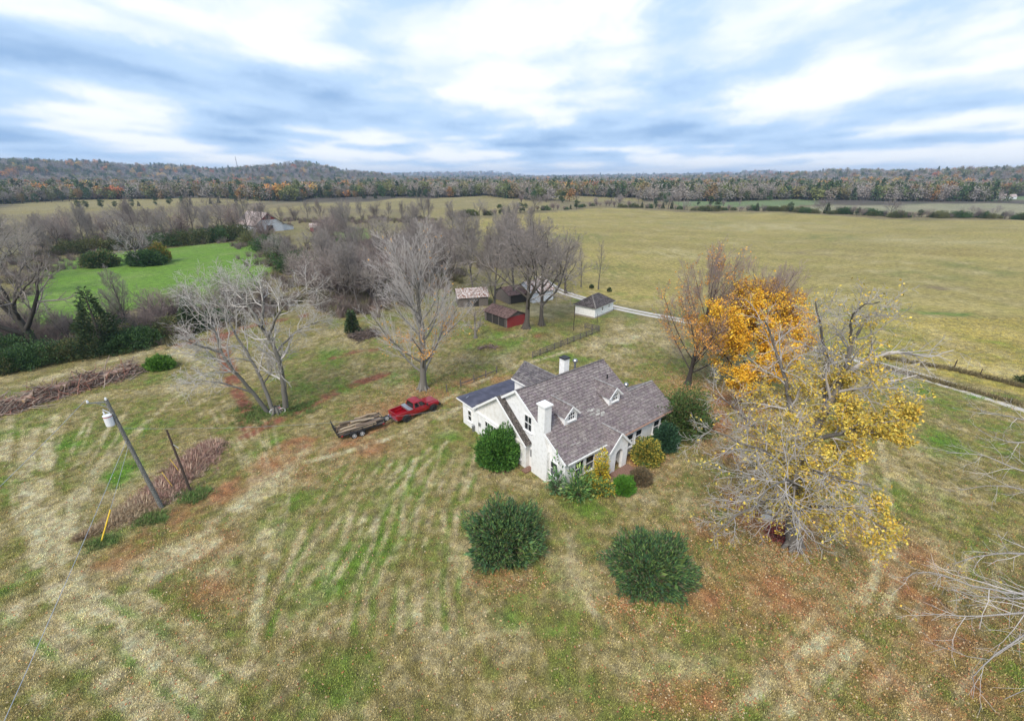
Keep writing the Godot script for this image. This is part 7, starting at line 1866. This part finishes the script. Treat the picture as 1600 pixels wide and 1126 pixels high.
func groves() -> void:
	rng.seed = 401
	var names := ["dark spreading bare tree rising right behind the red shed wall", "thick trunked bare tree at the right corner of the red shed", "tall bare tree behind the red shed roof", "bare tree left of the red shed roof", "bare tree behind the pinkish tin roof", "spreading bare tree beside the driveway bend behind the white shed", "slender bare tree by the driveway, nearer the white shed", "slender bare tree by the driveway, standing most alone", "bare tree behind the weathered white shed by the field", "bare tree behind the tall pale maple", "bare tree between the red and white sheds"]
	for k in SHED_TREES.size():
		var q: Array = SHED_TREES[k]
		plant(q, names[k], "trees around the sheds")
	for q in THICKET:
		plant(q, "%s in the grey thicket by the sheds" % {"scrub": "leafless shrubby tree", "spread": "spreading bare tree", "vase": "upright bare tree"}[q[0]], "trees of the grey thicket")
	for q in TREELINE:
		plant(q, "%s in the tree line behind the pasture" % {"scrub": "leafless shrubby tree", "spread": "spreading bare tree", "vase": "upright bare tree"}[q[0]], "tree line behind the pasture")
	for q in LEFT_TREES:
		plant(q, "%s in the left hedge beside the pasture" % {"scrub": "leafless shrubby tree", "spread": "spreading bare tree", "vase": "upright bare tree"}[q[0]], "bare trees of the left hedge")
	for q in HEDGE_BUSHES:
		q = ["bush", q[1], q[2], maxf(q[3], 2.0)]
		plant(q, "green bush in the left hedge above the brush pile", "bushes of the left hedge")
	for q in PASTURE_BUSHES:
		q = ["bush", q[1], q[2], clampf(q[3], 2.5, 7.0)]
		plant(q, "dark evergreen bush along the edge of the green pasture", "bushes at the pasture edge")
	var what := {"cedar": "dark green cedar", "bush": "low leafy bush", "scrub": "leafless shrubby tree", "spread": "spreading bare tree", "vase": "upright bare tree", "autumn": "russet leaved tree", "evergreen": "full dark green tree"}
	for q in FIELD_HEDGE:
		plant(q, "%s in the hedgerow behind the hay field" % what[q[0]], "hedgerow behind the hay field")
	for q in FAR_HEDGES:
		plant(q, "%s in the distant field hedges" % what[q[0]], "distant field hedges")
	for q in WOOD_EDGE:
		plant(q, "%s at the right distant wood edge" % what[q[0]], "edge of the right woods")
	for q in LEFT_WOOD_EDGE:
		plant(q, "%s at the left distant wood edge" % what[q[0]], "edge of the left woods")

# where a small set shares a label, say which one it is, counted from the left
func single_out() -> void:
	var sets := {}
	for o in get_children():
		if o.has_meta("group") and o.has_meta("label"):
			var l: String = o.get_meta("label")
			if not sets.has(l):
				sets[l] = []
			sets[l].append(o)
	var nth := ["leftmost", "second from left", "third from left", "fourth from left", "fifth from left", "sixth from left", "seventh from left", "eighth from left", "ninth from left", "tenth from left", "eleventh from left", "twelfth from left", "thirteenth from left"]
	for l in sets:
		var a: Array = sets[l]
		if a.size() < 2 or a.size() > 13:
			continue
		a.sort_custom(func(p, q): return p.position.x / -p.position.z < q.position.x / -q.position.z)
		for k in a.size():
			a[k].set_meta("label", "%s, %s" % [l, nth[k]])

func in_field(x: float, z: float) -> bool:
	for f in FIELDS:
		var p := PackedVector2Array()
		for k in range(1, f.size(), 2):
			p.append(Vector2(f[k], f[k + 1]))
		if Geometry2D.is_point_in_polygon(Vector2(x, z), p):
			return true
	return false

func distant_woods() -> void:
	rng.seed = 501
	var kinds := []
	for k in 4:
		var mb := MB.new()
		rng.seed = 510 + k
		var blobs := []
		for j in 7:
			var d := rv()
			blobs.append([Vector3(d.x * 2.6, 6.0 + d.y * 3.0, d.z * 2.6), R(1.6, 2.6)])
		for j in (260 if k < 2 else 200):
			var b: Array = blobs[rng.randi() % 7]
			var d := rv()
			var at: Vector3 = b[0] + d * b[1] * pow(rng.randf(), 0.4)
			if k == 3:
				at = Vector3(d.x * 2.4 * (1.0 - j / 220.0), 1.0 + 10.0 * j / 200.0, d.z * 2.4 * (1.0 - j / 220.0))
			var g := R(0.7, 1.0)
			mb.col = Color(g, g, g)
			var dir := (d + rv()).normalized()
			var s := 1.1 if k != 1 else 0.75
			mb.leaf(at, dir, dir.cross(rv()).normalized(), s * R(0.7, 1.5), s * R(0.5, 1.0))
		mb.col = Color(0.5, 0.5, 0.5)
		mb.tube(PackedVector3Array([Vector3(0, -1, 0), Vector3(0, 6, 0)]), PackedFloat32Array([0.3, 0.12]), 4)
		kinds.append(mb.mesh(M.far_crown))
	rng.seed = 502
	var xf := [[], [], [], []]
	var cols := [[], [], [], []]
	var n := 0
	while n < 42000:
		var az := R(-0.98, 0.98)
		var r := 620.0 * pow(13.0, rng.randf()) if n < 34000 else R(560.0, 1300.0)
		var x := sin(az) * r
		var z := -cos(az) * r
		n += 1
		if r < 560.0 / maxf(cos(az), 0.75) or (r < 1500.0 and in_field(x, z)):
			continue
		var open := nz.get_noise_2d(x * 0.35 + 300.0, z * 0.35)
		if open > 0.32 and r < 2200.0:
			continue
		var s := R(1.1, 1.9) * (1.0 + smoothstep(1200.0, 6000.0, r) * 1.3)
		var c: Color
		var k := 0
		var t := rng.randf() + 0.25 * nz2.get_noise_2d(x * 0.2, z * 0.2)
		if t < 0.5:
			c = palette([Color(0.23, 0.2, 0.18), Color(0.26, 0.235, 0.22), Color(0.2, 0.17, 0.15)])
			k = 1
		elif t < 0.68:
			c = palette(OLIVES)
		elif t < 0.87:
			c = palette(CEDAR_GREENS)
			k = 3 if rng.randf() < 0.5 else 2
		elif t < 0.96:
			c = palette(RUSTS)
			k = 2
		else:
			c = palette([Color(0.42, 0.2, 0.06), Color(0.4, 0.26, 0.07), Color(0.34, 0.12, 0.06)])
		xf[k].append(Transform3D(Basis(Vector3.UP, R(0, TAU)).scaled(Vector3(s * R(0.9, 1.3), s * R(0.85, 1.2), s * R(0.9, 1.3))), Vector3(x, gh(x, z) - 0.5 * s, z)))
		cols[k].append(Color(minf(c.r * 1.45, 1), minf(c.g * 1.45, 1), minf(c.b * 1.4, 1)))
	var say := ["olive and orange tree crowns of the distant woods", "grey leafless tree crowns of the distant woods", "russet and dark tree crowns of the distant woods", "pointed cedar crowns of the distant woods"]
	for k in 4:
		scatter("distant_woods", say[k], kinds[k], xf[k], cols[k])

func undergrowth() -> void:
	# tangled twigs and briars that fill the thickets between the trees
	rng.seed = 551
	var mb := MB.new()
	for k in 60:
		mb.col = Color(1, 1, 1) * R(0.6, 1.0)
		mb.col.a = 1.0
		var an := R(0, TAU)
		var p := Vector3(cos(an), 0, sin(an)) * R(0, 0.9)
		var d := Vector3(R(-0.8, 0.8), 1.0, R(-0.8, 0.8)).normalized()
		mb.tube(PackedVector3Array([p, p + d * R(0.8, 1.3), p + d * R(1.5, 2.4) + rv() * 0.4]), PackedFloat32Array([0.03, 0.022, 0.012]), 3)
	var me := mb.mesh(M.twig)
	var xf := []
	var cols := []
	for src in [THICKET, TREELINE, LEFT_TREES]:
		for q in src:
			for k in 22:
				var x: float = q[1] + rng.randfn() * 4.0
				var z: float = q[2] + rng.randfn() * 4.0
				if z > -66.0 and x > -60.0:
					continue
				var s := R(0.6, 1.3)
				xf.append(Transform3D(Basis(Vector3.UP, R(0, TAU)).scaled(Vector3(s, s, s)), Vector3(x, gh(x, z) - 0.05, z)))
				cols.append(palette([Color(0.26, 0.2, 0.18), Color(0.32, 0.26, 0.24), Color(0.18, 0.15, 0.12), Color(0.2, 0.19, 0.09)]))
	scatter("undergrowth", "tangle of bare briars and saplings under the thicket trees", me, xf, cols)

# ---------- sky: a deck of stretched stratocumulus with pale gaps
func make_sky() -> Sky:
	var W := 2048
	var Hh := 1024
	var d := PackedFloat32Array()
	d.resize(W * Hh * 3)
	var n1 := FastNoiseLite.new()
	n1.seed = 11
	n1.noise_type = FastNoiseLite.TYPE_SIMPLEX_SMOOTH
	n1.frequency = 1.0
	n1.fractal_octaves = 5
	n1.fractal_gain = 0.44
	n1.domain_warp_enabled = true
	n1.domain_warp_amplitude = 0.35
	n1.domain_warp_frequency = 0.7
	var n2 := FastNoiseLite.new()
	n2.seed = 23
	n2.frequency = 1.0
	n2.fractal_octaves = 2
	var bottom := Color(0.3, 0.36, 0.42)
	var wisp := Color(0.115, 0.195, 0.32)
	var grey := Color(0.24, 0.325, 0.44)
	var white := Color(0.455, 0.47, 0.485)
	for y in Hh:
		var el := PI * (0.5 - (y + 0.5) / Hh)
		for x in W:
			var c := bottom
			if el > -0.06:
				var az := TAU * ((x + 0.5) / W - 0.5)
				var e := maxf(sin(el), 0.0) + 0.055
				var px := sin(az) * cos(el) / e
				var pz := cos(az) * cos(el) / e
				var v := n1.get_noise_2d(px * 0.36 + 3.0, pz * 0.24 + 1.7) + 0.22 * n1.get_noise_2d(px * 1.1 - 7.0, pz * 0.9)
				var b := n2.get_noise_2d(px * 0.16 + 9.0, pz * 0.11)
				var k := 0.66 + v * 0.9 + b * 0.5
				k += 0.3 * exp(-pow((az - 0.42) / 0.4, 2.0) - pow((el - 0.085) / 0.07, 2.0))
				# thin bright band of clear air at the horizon
				k = lerpf(k, 0.86 + v * 0.35, exp(-pow(maxf(el - 0.012, 0.0) / 0.022, 2.0)))
				k = clampf(k, 0.0, 1.0)
				c = wisp.lerp(grey, clampf(k / 0.5, 0, 1)) if k < 0.5 else grey.lerp(white, smoothstep(0.5, 1.0, k))
			var i := (y * W + x) * 3
			d[i] = c.r
			d[i + 1] = c.g
			d[i + 2] = c.b
	var im := Image.create_from_data(W, Hh, false, Image.FORMAT_RGBF, d.to_byte_array())
	var pm := PanoramaSkyMaterial.new()
	pm.panorama = ImageTexture.create_from_image(im)
	var s := Sky.new()
	s.sky_material = pm
	return s

func _ready() -> void:
	var cam := Camera3D.new()
	cam.name = "camera"
	add_child(cam)
	cam.position = Vector3(0, 26, 0)
	cam.rotation_degrees = Vector3(-22.512, 0, 0)
	cam.fov = 78.425
	cam.near = 0.1
	cam.far = 20000.0
	cam.current = true
	var env := Environment.new()
	env.background_mode = Environment.BG_SKY
	env.sky = make_sky()
	env.background_energy_multiplier = 1.0
	env.tonemap_mode = Environment.TONE_MAPPER_LINEAR
	env.tonemap_exposure = 2.42
	env.sdfgi_enabled = true
	env.ssao_enabled = true
	env.ssil_enabled = true
	env.fog_enabled = true
	env.fog_density = 0.00012
	env.fog_light_color = Color(0.72, 0.82, 0.95)
	var we := WorldEnvironment.new()
	we.name = "world_environment"
	we.environment = env
	add_child(we)
	var sun := DirectionalLight3D.new()
	sun.name = "sun"
	add_child(sun)
	sun.rotation_degrees = Vector3(-48, -25, 0)
	sun.light_energy = 0.5
	sun.light_color = Color(1.0, 0.96, 0.9)
	sun.light_angular_distance = 22.0
	sun.shadow_enabled = true
	nz.seed = 5
	nz.frequency = 0.01
	nz.fractal_octaves = 3
	nz2.seed = 6
	nz2.frequency = 0.01
	nz2.fractal_octaves = 2
	var t0 := Time.get_ticks_msec()
	materials()
	ground()
	driveway()
	print("ground ", Time.get_ticks_msec() - t0)
	farmhouse()
	outbuildings()
	pickup()
	trailer()
	utility_pole()
	wood_piles()
	stones()
	bicycle()
	rail_fence("rail_fence", "grey weathered board fence behind the house by the pump house", [3.18, -63.51, 14.3, -74.68, 15.88, -76.45, 13.54, -77.92], 1.75, 1.15, [0.35, 0.62, 0.9])
	rail_fence("broken_rail_fence", "low broken rail fence near the tall pale maple", [-8.57, -51.98, -5.2, -55.0, -2.21, -57.92], 2.2, 1.05, [0.5], [1])
	for q in [[11.31, -77.18, 4.6, 0.07, "tall thin pole beside the pump house"], [15.9, -79.0, 2.6, 0.04, "thin stake between fence corner and pump house"], [64.73, -59.3, 1.5, 0.07, "fence post on the grassy bank, nearer the yellow tree"], [66.3, -57.0, 1.1, 0.06, "short fence post on the bank nearer the right edge"]]:
		var pm := MB.new()
		pm.tube(PackedVector3Array([Vector3(0, -0.2, 0), Vector3(0.03, q[2] * 0.5, 0), Vector3(0.02, q[2], 0.03)]), PackedFloat32Array([q[3], q[3], q[3] * 0.9]), 7, true)
		var po := part("post", pm, M.brown_post, self)
		po.position = Vector3(q[0], gh(q[0], q[1]), q[1])
		tag(po, q[4], "post")
	print("built ", Time.get_ticks_msec() - t0)
	hero_trees()
	print("heroes ", Time.get_ticks_msec() - t0)
	shrubs()
	make_protos()
	groves()
	print("groves ", Time.get_ticks_msec() - t0)
	distant_woods()
	undergrowth()
	weeds()
	grass()
	fallen_leaves()
	single_out()
	for o in loose:
		o.free()
	print("done ", Time.get_ticks_msec() - t0, " triangles ", MB.tris)
